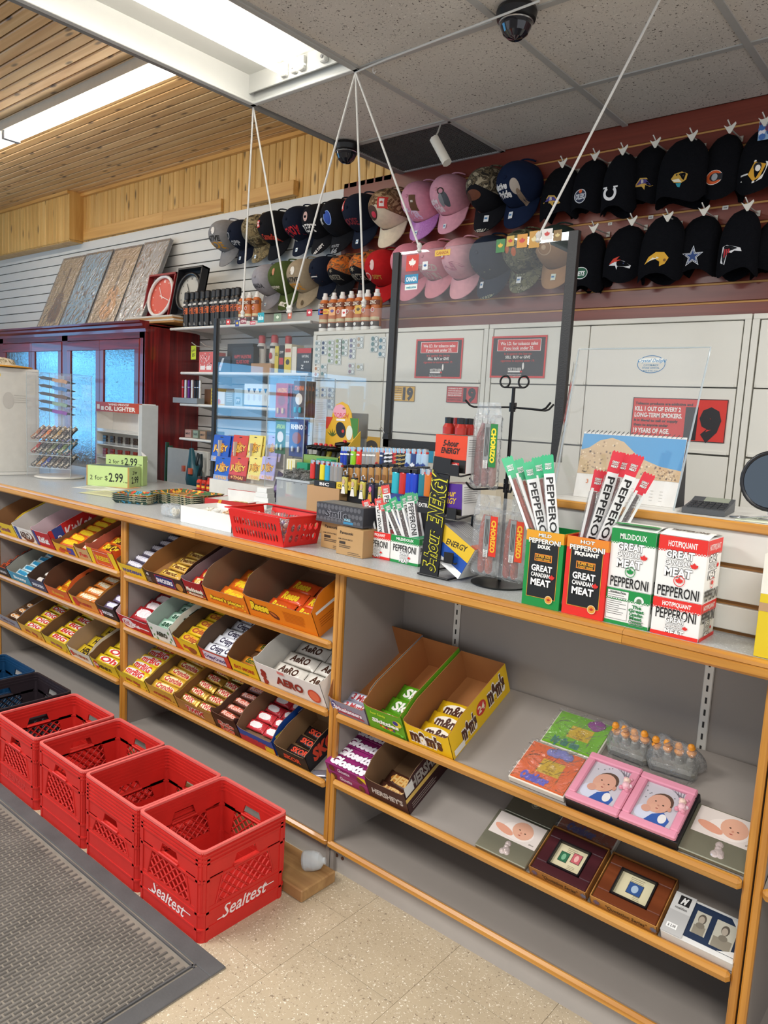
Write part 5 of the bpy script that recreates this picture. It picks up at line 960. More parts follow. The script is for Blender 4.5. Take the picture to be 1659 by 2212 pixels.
candy(2,1,541,690,.30,.085,.14,'#e07c14','#7a5a44','','#f0cf2a',(.3,.5),'large orange carton at the right post',BR(.13,.06,.02,'#d9501c','Reese','#f0cf2a',3,.06,.06,2,t0,'orange-red cup pack','#c8501c'),lambda p,W,H:(p.text('R',W*.45,H*.3,H*.5,'#f0d02a',out='#5a2c10',ot=.1,it=.2,bold=.05),p.rect(W*.05,H*.55,W*.5,H*.62,'#e8e4de'),p.lines(.02,.09,H*.4,.008,4,.002,'#a8540c')),lambda p,W,H:(p.text('Reese',W*.2,H*.62,H*.34,'#f0d02a',w=W*.28,bold=.06,it=.2,out='#5a2c10',ot=.09),p.disc(W*.41,H*.42,W*.075,'#5a2a14',H*.13,rot=-.4),p.disc(W*.40,H*.46,W*.05,'#b9642a',H*.06,rot=-.4),p.lines(W*.56,W*.86,H*.78,H*.07,7,H*.025,'#c4620e',.1)))
# --- middle bay, second
candy(2,2,263,331,.29,.06,.10,'#b81a22','#c8b0b4','KitKat','#f2ecea',(.32,.6),'red carton at the left post, second shelf',BR(.14,.07,.016,'#a8141e','KitKat','#f0e4e4',4,.06,.05,1,t0,'red four-finger pack','#e4d2d4'),None,lambda p,W,H:(p.disc(W*.3,H*.5,W*.19,'#e8dcdc',H*.4),p.text('KitKat',W*.3,H*.5,H*.4,'#b81a22',w=W*.3,it=.15),p.rect(W*.6,H*.4,W*.95,H*.5,'#ece4e2')))
candy(2,2,332,382,.29,.08,.11,'#dfe4da','#aab4aa','AERO','#2a3a2c',(.5,.5),'white and green carton with mint bars',BR(.13,.05,.018,'#8fb8a0','aero','#1f4a34',4,.05,.05,1,t0,'mint green bar','#cfe0d2'),lambda p,W,H:(p.text('AERO',W*.45,H*.5,H*.5,'#2a3a2c',w=W*.55,bold=.05),p.disc(W*.88,H*.4,W*.05,'#3f7a4a',H*.2)),lambda p,W,H:[p.disc(W*x,H*y,W*.05,'#5a8f5a',H*.06,rot=x*9) for x,y in((.12,.3),(.22,.15),(.8,.2),(.9,.4),(.85,.75),(.1,.7))])
candy(2,2,383,436,.29,.055,.085,'#e0bd24','#5a4228','Big','#b3402a',(.3,.5),'yellow and orange carton, second shelf',BR(.19,.04,.02,'#e3bd24','Crisp','#a8482a',5,.03,.046,1,t0,'yellow snack bar','#d89a2a'),None,lambda p,W,H:(p.poly([(0,0),(W*.3,0),(W*.12,H),(0,H)],'#d8521c'),p.disc(W*.7,H*.35,W*.18,'#8a4a22',H*.25)))
candy(2,2,437,502,.30,.05,.095,'#c83a2a','#5a4434','CrispyCrunch','#3a2a6a',(.72,.55),'red carton with white and purple bars',BR(.17,.042,.018,'#dfe0e6','Crispy C','#2a2440',5,.035,.045,1,t0,'white bar with dark lettering','#e8e8ee'),None,lambda p,W,H:p.rect(W*.12,H*.12,W*.85,H*.9,'#d8cfd8'))
candy(2,2,503,563,.29,.06,.10,'#e0b91c','#7a5230','EAT-MORE','#b33a1a',(.75,.45),'yellow carton with a single long bar',BR(.16,.035,.018,'#c87a2a','Eatmore','#3a5a2a',2,.05,.08,1,t0,'orange and green bar','#e0a02a'),None,lambda p,W,H:p.rect(W*.05,H*.1,W*.6,H*.16,'#5a8a3a'))
candy(2,2,564,708,.29,.09,.11,'#e4ded6','#c8c4bc','AERO','#8a2a20',(.42,.65),'large white carton at the right post, second shelf',BR(.15,.05,.02,'#e4ddd2','AeRO','#4a2a1c',3,.07,.06,2,t0,'white and brown bar','#e8e2d8'),None,lambda p,W,H:([p.disc(W*.06+W*.06*random.random(),H*random.uniform(.1,.9),W*.03,'#9a2f26',n=9) for _ in range(10)],p.disc(W*.86,H*.42,W*.09,'#c84a32',H*.28),p.disc(W*.86,H*.42,W*.07,'#e0704e',H*.22),p.rect(W*.36,H*.86,W*.46,H*.97,'#d87a72')))
# --- middle bay, third
candy(2,3,262,323,.29,.05,.075,'#e0c02a','#6a4a2c','Mr.Big','#b3402a',(.5,.5),'yellow carton heaped with red bars at the left post',BR(.2,.05,.025,'#e3bd24','mrBiG','#c8302a',6,.03,.042,1,.3,'yellow bar with silvery red print','#d8d0cc'),None,spots('#8a4a2a',5))
candy(2,3,324,386,.29,.055,.075,'#cfa03a','#7a5a34','crunchie','#b3302a',(.6,.5),'gold carton, third shelf',BR(.18,.04,.02,'#d9a836','Crunchie','#b82a2a',6,.03,.043,1,.3,'gold bar with red lettering','#e8d8a8'),None,spots('#8a4a1a',3))
candy(2,3,387,468,.30,.055,.07,'#a8763a','#8a5c2c','TWIX','#c8202a',(.5,.75),'golden brown carton packed with two columns of bars',BR(.12,.036,.022,'#b98a34','TWIX','#c01c28',6,.03,.042,2,.3,'shiny gold bar with red lettering','#e8d8b0',.5),None,None,tout='#e8dcd0')
candy(2,3,469,521,.29,.075,.075,'#3a1c18','#6a4634','Rolo','#c84a3a',(.7,.4),'dark brown carton with upright rolls',BR(.17,.03,.03,'#6a3a2a','Rolo','#e8b8a8',7,.03,.036,1,.2,'brown candy roll','#c8604a'),None,lambda p,W,H:(p.text('Rolo',W*.5,H*.2,H*.25,'#c84a3a',w=W*.6,bold=.05,out='#e8d0c0',ot=.05)),tout='#e8d0c0')
candy(2,3,522,598,.27,.055,.10,'#1f4a9a','#7a5a40','BIG TURK','#c02a3a',(.6,.45),'blue carton with red and white bars',BR(.09,.04,.02,'#c8343c','GLOW','#f0e8e4',4,.05,.045,2,.25,'red and white bar','#e8e0e0'),lambda p,W,H:(p.text('TURK',W*.7,H*.5,H*.5,'#b32a44',w=W*.4,it=.2,out='#e8d8dc',ot=.06),p.rect(.02,H*.2,.08,H*.7,'#d8c02a')),lambda p,W,H:(p.rect(0,0,W,H*.55,'#b32436'),p.rect(W*.72,H*.05,W*.98,H*.5,'#d8b82a')))
candy(2,3,602,670,.20,.055,.085,'#17151a','#8a6a48','SKOR','#d8442a',(.55,.6),'black carton at the right post, third shelf',BR(.12,.035,.02,'#231a1c','SKOR','#d8442a',3,.04,.045,1,.25,'black bar with red lettering'),lambda p,W,H:p.text('SKOR',W*.5,H*.5,H*.5,'#d8442a',w=W*.7,bold=.06,it=.15))
z=SHZ[(2,3)]; M=SM(PSx(655,z),.225,z); t=thing('candy_box','purple and pink carton at the back right of the third shelf','candy box',M=M); b=MB(); b.box(-.09,.08,0,.085,0,.06,mat('#5a1f3a',.4),bev=.001); b.build('box',t); b=MB(); p=Pr(b,(-.09,0,0),FX,FV); p.text('TURK',.085,.03,.03,'#c84a6a',w=.1,it=.2); p.rect(.12,.01,.16,.05,'#3a6ab0'); b.build('printing',t)
z=SHZ[(2,1)]; M=SM(PSx(511,z)-.09,.312,z); t=thing('candy_box','small red carton standing at the back of the top shelf, middle bay','candy box',M=M); b=MB(); b.box(-.09,.08,0,.018,0,.095,mat('#c8281c',.4),bev=.001); b.build('box',t); b=MB(); p=Pr(b,(-.09,0,0),FX,FV); p.text('Mack!',.085,.07,.03,'#f2ead8',w=.11,bold=.03); p.disc(.12,.03,.03,'#e0621c',.02); b.build('printing',t)
# --- right bay
candy(3,1,719,798,.32,.055,.115,'#8d8a9a','#9a6030','Musketeers','#e6e4f0',(.72,.5),'grey-purple carton with one bar',BR(.13,.04,.018,'#9a98aa','3 Musk','#b3303a',2,.03,.04,1,t0,'silver-grey bar','#d8d8e2'),None,lambda p,W,H:(p.disc(W*.1,H*.55,W*.07,'#4a3f7a',H*.38),p.text('3',W*.1,H*.55,H*.45,'#f0ecf2'),p.rect(W*.14,H*.2,W*.9,H*.28,'#c0384a')),tout='#b3303a')
candy(3,1,799,881,.31,.085,.115,'#5f9f22','#9a6030','Skittles','#f2f4ea',(.72,.32),'green carton with sour candy packs',BR(.13,.06,.02,'#5aa01e','Skit','#f2f4ea',3,.03,.06,1,t0,'green candy pack','#4a8a1a'),lambda p,W,H:(p.text('Sour Candy',W*.3,H*.5,H*.2,'#d8e83a',w=W*.3),[p.disc(W*x,H*.55,W*.025,c) for x,c in((.5,'#5a2a7a'),(.6,'#3a5ab0'),(.7,'#d8b02a'),(.8,'#c8302a'))]),lambda p,W,H:([p.disc(W*(.35+.05*i),H*(.3-.02*(i%3)),W*.03,['#c8302a','#e0b02a','#d8702a','#5a2a7a'][i%4]) for i in range(8)],p.disc(W*.84,H*.68,W*.12,'#d8c83a',H*.15),p.disc(W*.8,H*.7,W*.07,'#3a3a8a',H*.1),p.text('Sour Candy',W*.35,H*.82,H*.1,'#d8e83a',w=W*.4)))
candy(3,1,883,981,.31,.075,.105,'#e8bc14','#9a6434','',"#5a2a1a",(.6,.6),'yellow carton with white-outlined brown letters',BR(.13,.065,.018,'#e0b418','m&m','#4a2414',3,.045,.05,1,t0,'yellow candy pack','#f0e8d8'),lambda p,W,H:(p.text("m&m's",W*.3,H*.42,H*.45,'#4a2414',w=W*.24,bold=.06,out='#f0e8dc',ot=.06),p.disc(W*.52,H*.55,W*.08,'#c8302a',H*.22),p.text('24',W*.52,H*.55,H*.22,'#f2e8c8'),p.text("m&m's",W*.78,H*.58,H*.5,'#4a2414',w=W*.3,bold=.06,out='#f0e8dc',ot=.06),p.rect(.01,H*.05,.06,H*.25,'#e8e4da')),lambda p,W,H:(p.text("m&m's",W*.45,H*.55,H*.5,'#4a2414',w=W*.72,bold=.07,out='#f2ece0',ot=.08)))
candy(3,2,800,886,.22,.075,.12,'#3a1c1e','#7a5c40',"HERSHEY'S",'#b9b0a8',(.8,.5),'dark brown carton with silver lettering',BR(.13,.05,.02,'#4a2a20','HERS','#d8b06a',2,.03,.045,1,t0,'dark brown and gold bar','#b9792a'),lambda p,W,H:(p.text("HERSHEY'S",W*.55,H*.72,H*.3,'#9a948e',w=W*.75,bold=.04),p.rect(0,H*.38,W,H*.5,'#d8b45a'),p.rect(.005,H*.55,.045,H*.85,'#d8d8d4'),p.lines(.02,W*.7,H*.25,.008,3,.004,'#8a7a74')))
# stacked purple boxes of glazed peanuts
z=SHZ[(3,2)]; a,e=PSx(712,z),PSx(799,z); W=e-a-.002
def gl_(p,W_,H_): p.text('Glosette',W_*.5,H_*.5,H_*.62,'#f2eaf0',w=W_*.84,bold=.06,it=.25,out='#5a1440',ot=.05)
k=0
for r_ in range(2):
    for c_ in range(4 if r_ else 1):
        M=SM((a+e)/2,.004+c_*.046,z,.0005+r_*.034); t=thing('candy_carton','','candy box',M=M,group='purple candy cartons on the lower right shelf'); b=MB(); b.box(-W/2,W/2,0,.044,0,.033,mat('#8a1f62',.35,var=.05),bev=.001); b.build('box',t)
        b=MB(); gl_(Pr(b,(-W/2,0,.033),FX,FN),W,.044); p=Pr(b,(-W/2,0,0),FX,FV); p.text('Glosette',W*.45,.018,.014,'#e8d8e4',w=W*.3,it=.2); p.disc(W*.15,.016,.012,'#6a3a24'); p.disc(W*.85,.016,.012,'#6a3a24'); 
        if r_ and c_==0: p.poly([(W*.8,.033),(W,.033),(W,.012)],'#e8c82a')
        b.build('printing',t)
        t['label']='purple candy carton at the bottom of its stack, under the front one' if not r_ else 'purple candy carton in the upper layer, '+['front','second from the front','third from the front','rearmost'][c_]; k+=1
M=SM((a+e)/2,.053,z,.0005); t=thing('candy_carton','flat purple carton carrying the rear purple cartons','candy box',M=M); b=MB(); b.box(-W/2,W/2,0,.14,0,.033,mat('#7a1a56',.35,var=.05),bev=.001); b.build('box',t)
# silver scrap wrapper beside the black carton
z=SHZ[(2,3)]; x,s=PS(692,1682,z); t=thing('loose_wrapper','silver and dark loose wrapper in the corner of the third shelf','wrapper',M=SM(x-.02,max(.02,s),z,.001,.4)); b=MB(); wrapper(b,.06,.03,.008,mat('#8a8690',.25,met=.5)); b.build('wrapper',t)
# ============================================================ picture frames and gifts in the right bay
def frm(name,label,cat,bx,z,h0=.0015):   # bx=(x0,x1,s0,s1) on the slope
    x0,x1,s0,s1=bx; return thing(name,label,cat,M=SM(x0,s0,z,h0)),x1-x0,s1-s0
def baby(p,W,H,bg='#c9c4cc',cloth_='#2f5aa8',flip=1):
    p.rect(0,0,W,H,bg)
    for i in range(10): p.disc(W*random.random(),H*(.55+.45*random.random()),.0018,'#6a6a72',n=6); p.k-=1
    p.k+=1
    for i in range(5): p.poly([(W*(.6+.08*i),H),(W*(.63+.08*i),H),(W,H*(.88-.1*i)),(W,H*(.84-.1*i))],'#8a8590'); p.k-=1
    p.k+=1
    p.disc(W*.30,H*.22,W*.3,'#d3d6e6',H*.2); p.poly([(W*.3,0),(W*.85,0),(W*.9,H*.2),(W*.7,H*.36),(W*.45,H*.24)],cloth_); p.disc(W*.72,H*.2,W*.1,'#e8e4e2',H*.12)
    p.disc(W*.52,H*.56,W*.29,'#5d4438',H*.28,rot=-.5); p.disc(W*.49,H*.53,W*.28,'#d9a48e',H*.25,rot=-.4); p.disc(W*.40,H*.57,W*.024,'#33241e',H*.016,rot=.2); p.disc(W*.61,H*.52,W*.024,'#33241e',H*.016,rot=.2); p.disc(W*.50,H*.48,W*.03,'#c58b76',H*.022); p.disc(W*.42,H*.38,W*.15,'#dca991',H*.1); p.disc(W*.26,H*.32,W*.12,'#d39d88',H*.09); p.disc(W*.5,H*.4,W*.035,'#a85a54',H*.014); p.disc(W*.79,H*.47,W*.045,'#cf967f',H*.06)
ZA,ZB=.547,.33
# glass-fronted bright frames in boxes
def bright(label,bx,z,col,blob,btxt,tc,bc,par):
    t,W,D=frm('picture_frame',label,'picture frame',bx,z); b=MB(); b.box(0,W,0,D,0,.016,mat('#dcd6c8',.5),bev=.001); b.build('carton',t)
    b=MB(); b.box(.004,W-.004,.004,D-.004,.016,.019,mat(col,.55,var=.05)); b.build('frame_face',t)
    b=MB(); p=Pr(b,(0,0,.019),FX,FN); p.rect(W*.36,D*.32,W*.76,D*.66,'#c8a52c'); p.ring(W*.56,D*.49,W*.06,.0015,'#8a6a1a'); p.star(W*.56,D*.49,W*.1,'#a8841e',8,.55); p.disc(W*.56,D*.49,W*.05,'#c8a52c'); p.text('sunny days',W*.56,D*.37,D*.04,'#8a6a1a',w=W*.18); p.text(btxt,W*.42,D*.16,D*.17,tc,w=W*.5,bold=.09,it=.1); b.build('printing',t)
    b=MB()
    for dx,dy,r in blob: b.lathe([(0,.008),(r*.7,.006),(r,.002),(r,0)][::-1],mat(bc,.8),12,o=(W*dx,D*dy,.019))
    b.build('felt_shape',t)
    b=MB(); b.box(0.0,W,0.0,D,.028,.0285,clear('frame_film','#ffffff',1.2,.02,.05,25)); b.build('film',t)
bright('green boxed frame with purple flower and yellow centre',(-.892,-.735,.163,.294),ZA,'#6fae1e',[(.74,.8,.016),(.66,.83,.013),(.8,.86,.014),(.73,.9,.013)],'My Garden','#3f7a6a','#8a3a86',0)
bright('orange boxed frame with blue cloud and outdoor lettering',(-.908,-.75,.018,.158),ZA,'#d8622a',[(.52,.86,.016),(.62,.88,.015),(.72,.85,.014),(.42,.84,.013)],'Outdoor','#5a5ac0','#7a7ab8',0)
bright('rust red boxed frame half hidden at the back of the lower shelf',(-.822,-.662,.155,.285),ZB,'#8a3a1e',[(.5,.9,.014)],'Outdoor','#4a3a7a','#7a5a8a',0)
# pink baby frames on black boxes
for i,(bx,lab) in enumerate([((-.742,-.607,.012,.17),'left pink baby photo frame with a rosy bear corner'),((-.605,-.473,.012,.166),'right pink baby photo frame with a rosy bear corner')]):
    t,W,D=frm('photo_frame',lab,'photo frame',bx,ZA); b=MB(); b.box(-.0,W+.004,-.0,D,0,.026,mat('#17161a',.5),bev=.001); b.build('black_box',t); pm=mat('#d98ea2',.35,var=.03); f=.02
    b=MB()
    for q in ((0,W,0,f),(0,W,D-f,D),(0,f,f,D-f),(W-f,W,f,D-f)): b.box(*q,.026,.04,pm,bev=.003)
    b.build('pink_moulding',t)
    b=MB(); baby(Pr(b,(f,f,.030),FX,FN),W-2*f,D-2*f); b.build('photograph',t)
    b=MB(); b.box(f,W-f,f,D-f,.034,.0345,clear('frame_glass','#ffffff',1.0,0,.02)); b.build('glass',t)
    b=MB()
    for dx,dy,r,c in ((0,0,.011,'#e0b0b8'),(-.004,.016,.009,'#e8c8b8'),(-.011,.022,.004,'#d99aa8'),(.004,.024,.004,'#d99aa8'),(.009,.004,.005,'#e8ccd4'),(-.009,-.008,.006,'#d48a9a'),(.006,-.01,.006,'#d48a9a')): b.lathe([(0,r),(r*.7,r*.7),(r,0),(r*.7,-r*.4)][::-1],mat(c,.4),10,o=(W-.014+dx,D*.55+dy,.042))
    b.build('bear_ornament',t)
# silver baby frames
def silver(label,bx,z,half=False,H0=.001):
    t,W,D=frm('photo_frame',label,'photo frame',bx,z,H0); sm_=mat('#a8a690',.32,met=.75,var=.03); b=MB(); b.box(0,W,0,D,0,.012,sm_,bev=.002); b.build('metal_plate',t)
    b=MB(); p=Pr(b,(0,0,.012),FX,FN,r=.35)
    p.rect(W*.06,D*.42,W*.98,D*.97,'#dcd0c8'); p.disc(W*.55,D*.66,W*.30,'#e8dcd4',D*.2); p.disc(W*.62,D*.72,W*.2,'#dba68c',D*.2,rot=-.3); p.disc(W*.3,D*.6,W*.2,'#d99a80',D*.08,rot=-.25); p.disc(W*.56,D*.72,W*.016,'#3a2a24',D*.012); p.disc(W*.68,D*.68,W*.016,'#3a2a24',D*.012); p.disc(W*.61,D*.66,W*.018,'#c98a72'); p.disc(W*.6,D*.6,W*.025,'#a8524a',D*.01); p.text('photo',W*.88,D*.5,D*.03,'#8a8078'); b.build('photograph',t)
    b=MB()
    for dx,dy,rx in ((.52,.26,.008),(.54,.18,.012),(.5,.14,.010),(.58,.14,.008),(.515,.33,.009)): b.lathe([(0,.005),(rx*.7,.0035),(rx,0)][::-1],mat('#cdbdb8',.3,met=.4),10,o=(W*dx,D*dy,.012))
    b.build('duck_ornament',t)
silver('silver baby photo frame at the right end of the upper shelf',(-.47,-.322,.015,.153),ZA)
silver('silver baby photo frame at the left of the lower shelf',(-.99,-.835,.008,.142),ZB)
t,W,D=frm('photo_frame','plain brushed silver frame back at the rear of the lower shelf','photo frame',(-.975,-.83,.147,.26),ZB); b=MB(); b.box(0,W,0,D,0,.014,mat('#8f8c7a',.35,met=.7),bev=.002); b.build('metal_plate',t); b=MB(); p=Pr(b,(0,0,.014),FX,FN); p.ring(W*.5,D*.45,.012,.0012,'#b3b09c'); p.disc(W*.5,D*.45,.007,'#a3a08c'); p.frame(0,0,W,.004,.0015,'#5a584c'); b.build('emblem',t)
# wooden stamp frames in gift boxes
def quote(label,bx,z,wood_,stamps,mc):
    t,W,D=frm('stamp_frame',label,'picture frame',bx,z); cb=wood('gift_box_paper','#8a5a2a','#b5813f','#a06c34','X',.5,.6,rnd=0)
    b=MB(); b.box(0,W,0,.002,0,.03,cb); b.box(0,W,D-.002,D,0,.03,cb); b.box(0,.002,0,D,0,.03,cb); b.box(W-.002,W,0,D,0,.03,cb); b.box(0,W,0,D,0,.002,cb); b.build('gift_box',t)
    wm_=wood_; f0,f1=W*.225,D*.225; b=MB()
    for q in ((.004,W-.004,.004,f1),(.004,W-.004,D-f1,D-.004),(.004,f0,f1,D-f1),(W-f0,W-.004,f1,D-f1)): b.box(*q,.003,.028,wm_,bev=.002)
    b.build('moulding',t)
    b=MB(); i_=.004
    for q in ((f0,W-f0,f1,f1+i_),(f0,W-f0,D-f1-i_,D-f1),(f0,f0+i_,f1,D-f1),(W-f0-i_,W-f0,f1,D-f1)): b.box(*q,.003,.031,mat('#191518',.4))
    b.build('inner_lip',t)
    b=MB(); b.box(f0+i_,W-f0-i_,f1+i_,D-f1-i_,.02,.022,mat(mc,.7,var=.03)); p=Pr(b,(f0+i_,f1+i_,.022),FX,FN); w_,h_=W-2*f0-2*i_,D-2*f1-2*i_
    p.lines(w_*.3,w_*.75,h_*.92,h_*.07,3,h_*.018,'#8a8068'); p.lines(w_*.55,w_*.8,h_*.25,h_*.06,3,h_*.015,'#8a8068')
    for sx,sy,sw,sh_,c1,c2 in stamps: p.rect(w_*(sx-sw)-.001,h_*(sy-sh_)-.001,w_*(sx+sw)+.001,h_*(sy+sh_)+.001,'#2a2a2c'); p.rect(w_*(sx-sw),h_*(sy-sh_),w_*(sx+sw),h_*(sy+sh_),c1); p.disc(w_*sx,h_*sy,w_*sw*.5,c2,h_*sh_*.7)
    b.build('stamp_mount',t)
    b=MB(); p=Pr(b,(0,0,0),FX,FV); p.text('"Quotation Series"',W*.55,.015,.011,'#4a3420',w=W*.62,it=.25); p.star(W*.1,.015,.01,'#6a5a6a',7,.6); p.star(W*.95,.015,.01,'#6a6a7a',7,.6); b.build('lettering',t)
quote('dark maroon frame holding a green and a red stamp',(-.822,-.665,.0,.142),ZB,wood('mahogany_frame','#33141a','#4f2228','#401a20','X',.3,.4,rnd=0,coat=.3),[(.3,.5,.14,.2,'#2f6a4a','#7ab08a'),(.7,.62,.14,.2,'#c8646a','#e8b0a8')],'#d8cda8')
quote('reddish brown frame holding one blue stamp',(-.655,-.492,-.0,.14),ZB,wood('walnut_frame','#5a2a14','#7d4022','#6b341a','X',.3,.4,rnd=0,coat=.3),[(.52,.5,.2,.22,'#31528a','#a8bcd0')],'#d5cba6')
# navy double frame in a white sleeve
t,W,D=frm('photo_frame','navy double photo frame in a white and grey sleeve','photo frame',(-.484,-.328,.0,.108),ZB); b=MB(); b.box(0,W,0,D,0,.03,mat('#d4d2cd',.4),bev=.002); b.build('white_box',t)
b=MB(); p=Pr(b,(0,0,.03),FX,FN); p.rect(W*.3,D*.1,W*.985,D*.93,'#1d2c45')
for x0,x1,y0,y1 in ((.36,.56,.25,.78),(.64,.93,.16,.78)):
    p.rect(W*x0,D*y0,W*x1,D*y1,'#b9b4a4'); cx=(x0+x1)/2
    p.disc(W*cx,D*(y0+(y1-y0)*.7),W*.055,'#5a5248',D*.12); p.disc(W*(cx-.005),D*(y0+(y1-y0)*.66),W*.04,'#a89c8c',D*.09); p.rect(W*(x0+.02),D*y0,W*(x1-.02),D*(y0+(y1-y0)*.38),'#8a8272'); p.disc(W*cx,D*(y0+(y1-y0)*.4),W*.06,'#7a7264',D*.07)
p.poly([(W*.97,D*.93),(W*.8,D*.93),(W*.99,D*.6)],'#c9c6c0'); p.poly([(W*.76,D*.1),(W*.99,D*.1),(W*.99,D*.24)],'#d9d7d2')
p.rect(0,0,W*.3,D,'#b3b1ae'); p.rect(0,D*.55,W*.3,D,'#c8c6c2'); p.rect(W*.08,D*.72,W*.24,D*.95,'#1d1c1e'); p.text('M',W*.16,D*.83,D*.15,'#e0deda',w=W*.1,it=.4,bold=.05); p.text('malden',W*.15,D*.64,D*.06,'#5a5856',w=W*.17); p.rect(W*.05,D*.12,W*.2,D*.24,'#eceae6'); p.text('$ 2.00',W*.125,D*.18,D*.06,'#3a3838',w=W*.11); b.build('sleeve_print',t)
# bagged duck candle holders
def ducks(label,px,py,w_,rz):
    x,s=PS(px,py,ZA); s=max(s,.238); t=thing('bagged_ornament',label,'ornament',M=SM(x,s,ZA,.001,rz)); dm=mat('#8a887f',.5,met=.2)
    b=MB(); b.box(-w_/2,w_/2,-.03,.03,0,.03,dm,bev=.008)
    for k in range(4): b.lathe([(.0,.052),(.008,.048),(.012,.03)][::-1],dm,8,o=(-w_*.36+w_*.24*k,.0,0))
    b.build('metal_base',t)
    for dx in (-.36,-.12,.12,.38):
        b=MB(); b.lathe([(0,.026),(.007,.022),(.010,.014),(.006,.006),(.012,.0),(.009,-.01),(0,-.012)][::-1],mat('#d88a1e',.5),10,o=(w_*dx,.004,.062+.006*(dx>.3))); b.build('duck_head',t)
    b=MB(); fl=clear('crinkled_bag','#ffffff',2.2,.10,.12,30)
    def pt(u,v):
        ph=2*PI*u; th=PI*.5*v; rr=1+.10*math.sin(5*ph+3*v)+.06*math.sin(11*ph)
        return V((w_*.6*math.cos(ph)*math.cos(th)**.6*rr,.048*math.sin(ph)*math.cos(th)**.6*rr,.009+.078*math.sin(th)+.008*math.sin(3*ph+1)))
    b.grid(pt,32,9,fl); b.build('plastic_bag',t)
ducks('bagged row of orange ducks, left of the two bags',1352,1640,.105,-.05); ducks('bagged row of orange ducks, right of the two bags',1448,1668,.115,.05)
# ============================================================ goods on the counter: right end
def BT(px,py): return PZ(px,py,ZT)
GR,RDc='#138a3f','#dd2a22'
def gcm(p,cx,cy,s,wc='#f4f2ee',oc='#1c1a1a',leaf=True):
    p.text('GREAT',cx,cy+s*.36,s*.3,wc,w=s*1.15,bold=.035,out=oc,ot=.04); p.text('CANADIAN',cx-s*.04,cy+s*.02,s*.2,wc,w=s*1.05,bold=.03,out=oc,ot=.04); p.text('MEAT',cx,cy-s*.36,s*.32,wc,w=s*1.1,bold=.04,out=oc,ot=.04)
    if leaf: p.leaf(cx+s*.6,cy-s*.02,s*.17,'#d82c26')
def check(p,W,y,n,s,c):
    for i in range(n):
        for j in range(2): 
            if (i+j)%2==0: p.rect(W*i/n,y+j*s,W*(i+1)/n,y+(j+1)*s,c); p.k-=1
    p.k+=1
def tub(label,px0,px1,Yf,dep,H,outer,pan,l1,l2,l3,bandc):
    a=onc(px0,Yf); e=onc(px1,Yf); W=e-a-.003; t=thing('meat_carton',label,'carton',((a+e)/2,Yf,ZT+.0005),0); om=mat(outer,.4,var=.03); im=mat('#8a7a66',.7); h=W/2; th=.002
    for nm,q in (('front_panel',(-h,h,0,th)),('back_panel',(-h,h,dep-th,dep)),('side_panel',(-h,-h+th,th,dep-th)),('side_panel',(h-th,h,th,dep-th))): b=MB(); b.box(*q,0,H,om); b.build(nm,t)
    b=MB(); b.box(-h+th,h-th,th,dep-th,0,.003,im); b.build('base',t)
    b=MB(); p=Pr(b,(-h,0,0),FX,FV); p.rect(0,H*.86,W,H,bandc); p.rect(W*.11,H*.12,W*.89,H*.86,'#c9922e'); p.rect(W*.125,H*.127,W*.875,H*.86,pan)
    p.text(l1,W*.5,H*.945,H*.042,'#f4efe6',w=W*.34,bold=.03,out='#1c1a1a',ot=.035); p.text('PEPPERONI',W*.5,H*.867,H*.06,'#f4efe6',w=W*.84,bold=.03,out='#1c1a1a',ot=.035); p.text(l2,W*.5,H*.795,H*.042,'#f4efe6',w=W*(.34 if len(l2)<6 else .58),bold=.07)
    p.frame(W*.27,H*.605,W*.73,H*.70,.0022,'#e0862c'); p.text('SUPER SIZE',W*.5,H*.67,H*.03,'#e0a22c',w=W*.38,bold=.04); p.text('FORMAT GRAND',W*.5,H*.632,H*.022,'#e0a22c',w=W*.36,bold=.04)
    gcm(p,W*.48,H*.42,W*.48); p.disc(W*.73,H*.12,W*.1,'#e8cf9a'); p.disc(W*.73,H*.12,W*.085,'#d8902e'); p.leaf(W*.73,H*.12,W*.05,'#b3241e'); b.build('front_print',t)
    b=MB(); p=Pr(b,(h,0,0),FN,FV); p.rect(0,H*.86,dep,H,bandc); p.rect(dep*.15,H*.12,dep*.85,H*.8,pan); p.text('PEPPERONI',dep*.5,H*.845,H*.06,'#f4efe6',w=dep*.7,bold=.07); b.build('side_print',t); return (a+e)/2
def onc(px,Y,z=ZT):
    lo,hi=-7,.3
    for _ in range(45):
        m_=(lo+hi)/2; q=V((m_,Y,z))-CAMP
        if CX+FPX*q.dot(rt2)/q.dot(fw)<px: lo=m_
        else: hi=m_
    return m_
HT=.186
xg=tub('tall green carton of super-size mild meat sticks',1125,1207,1.612,.10,HT,GR,'#14181a','MILD','DOUX','',"#e09c22")
xr=tub('tall red carton of super-size hot meat sticks',1211,1302,1.612,.10,HT,RDc,'#14181a','HOT','PIQUANT','',"#df8426")
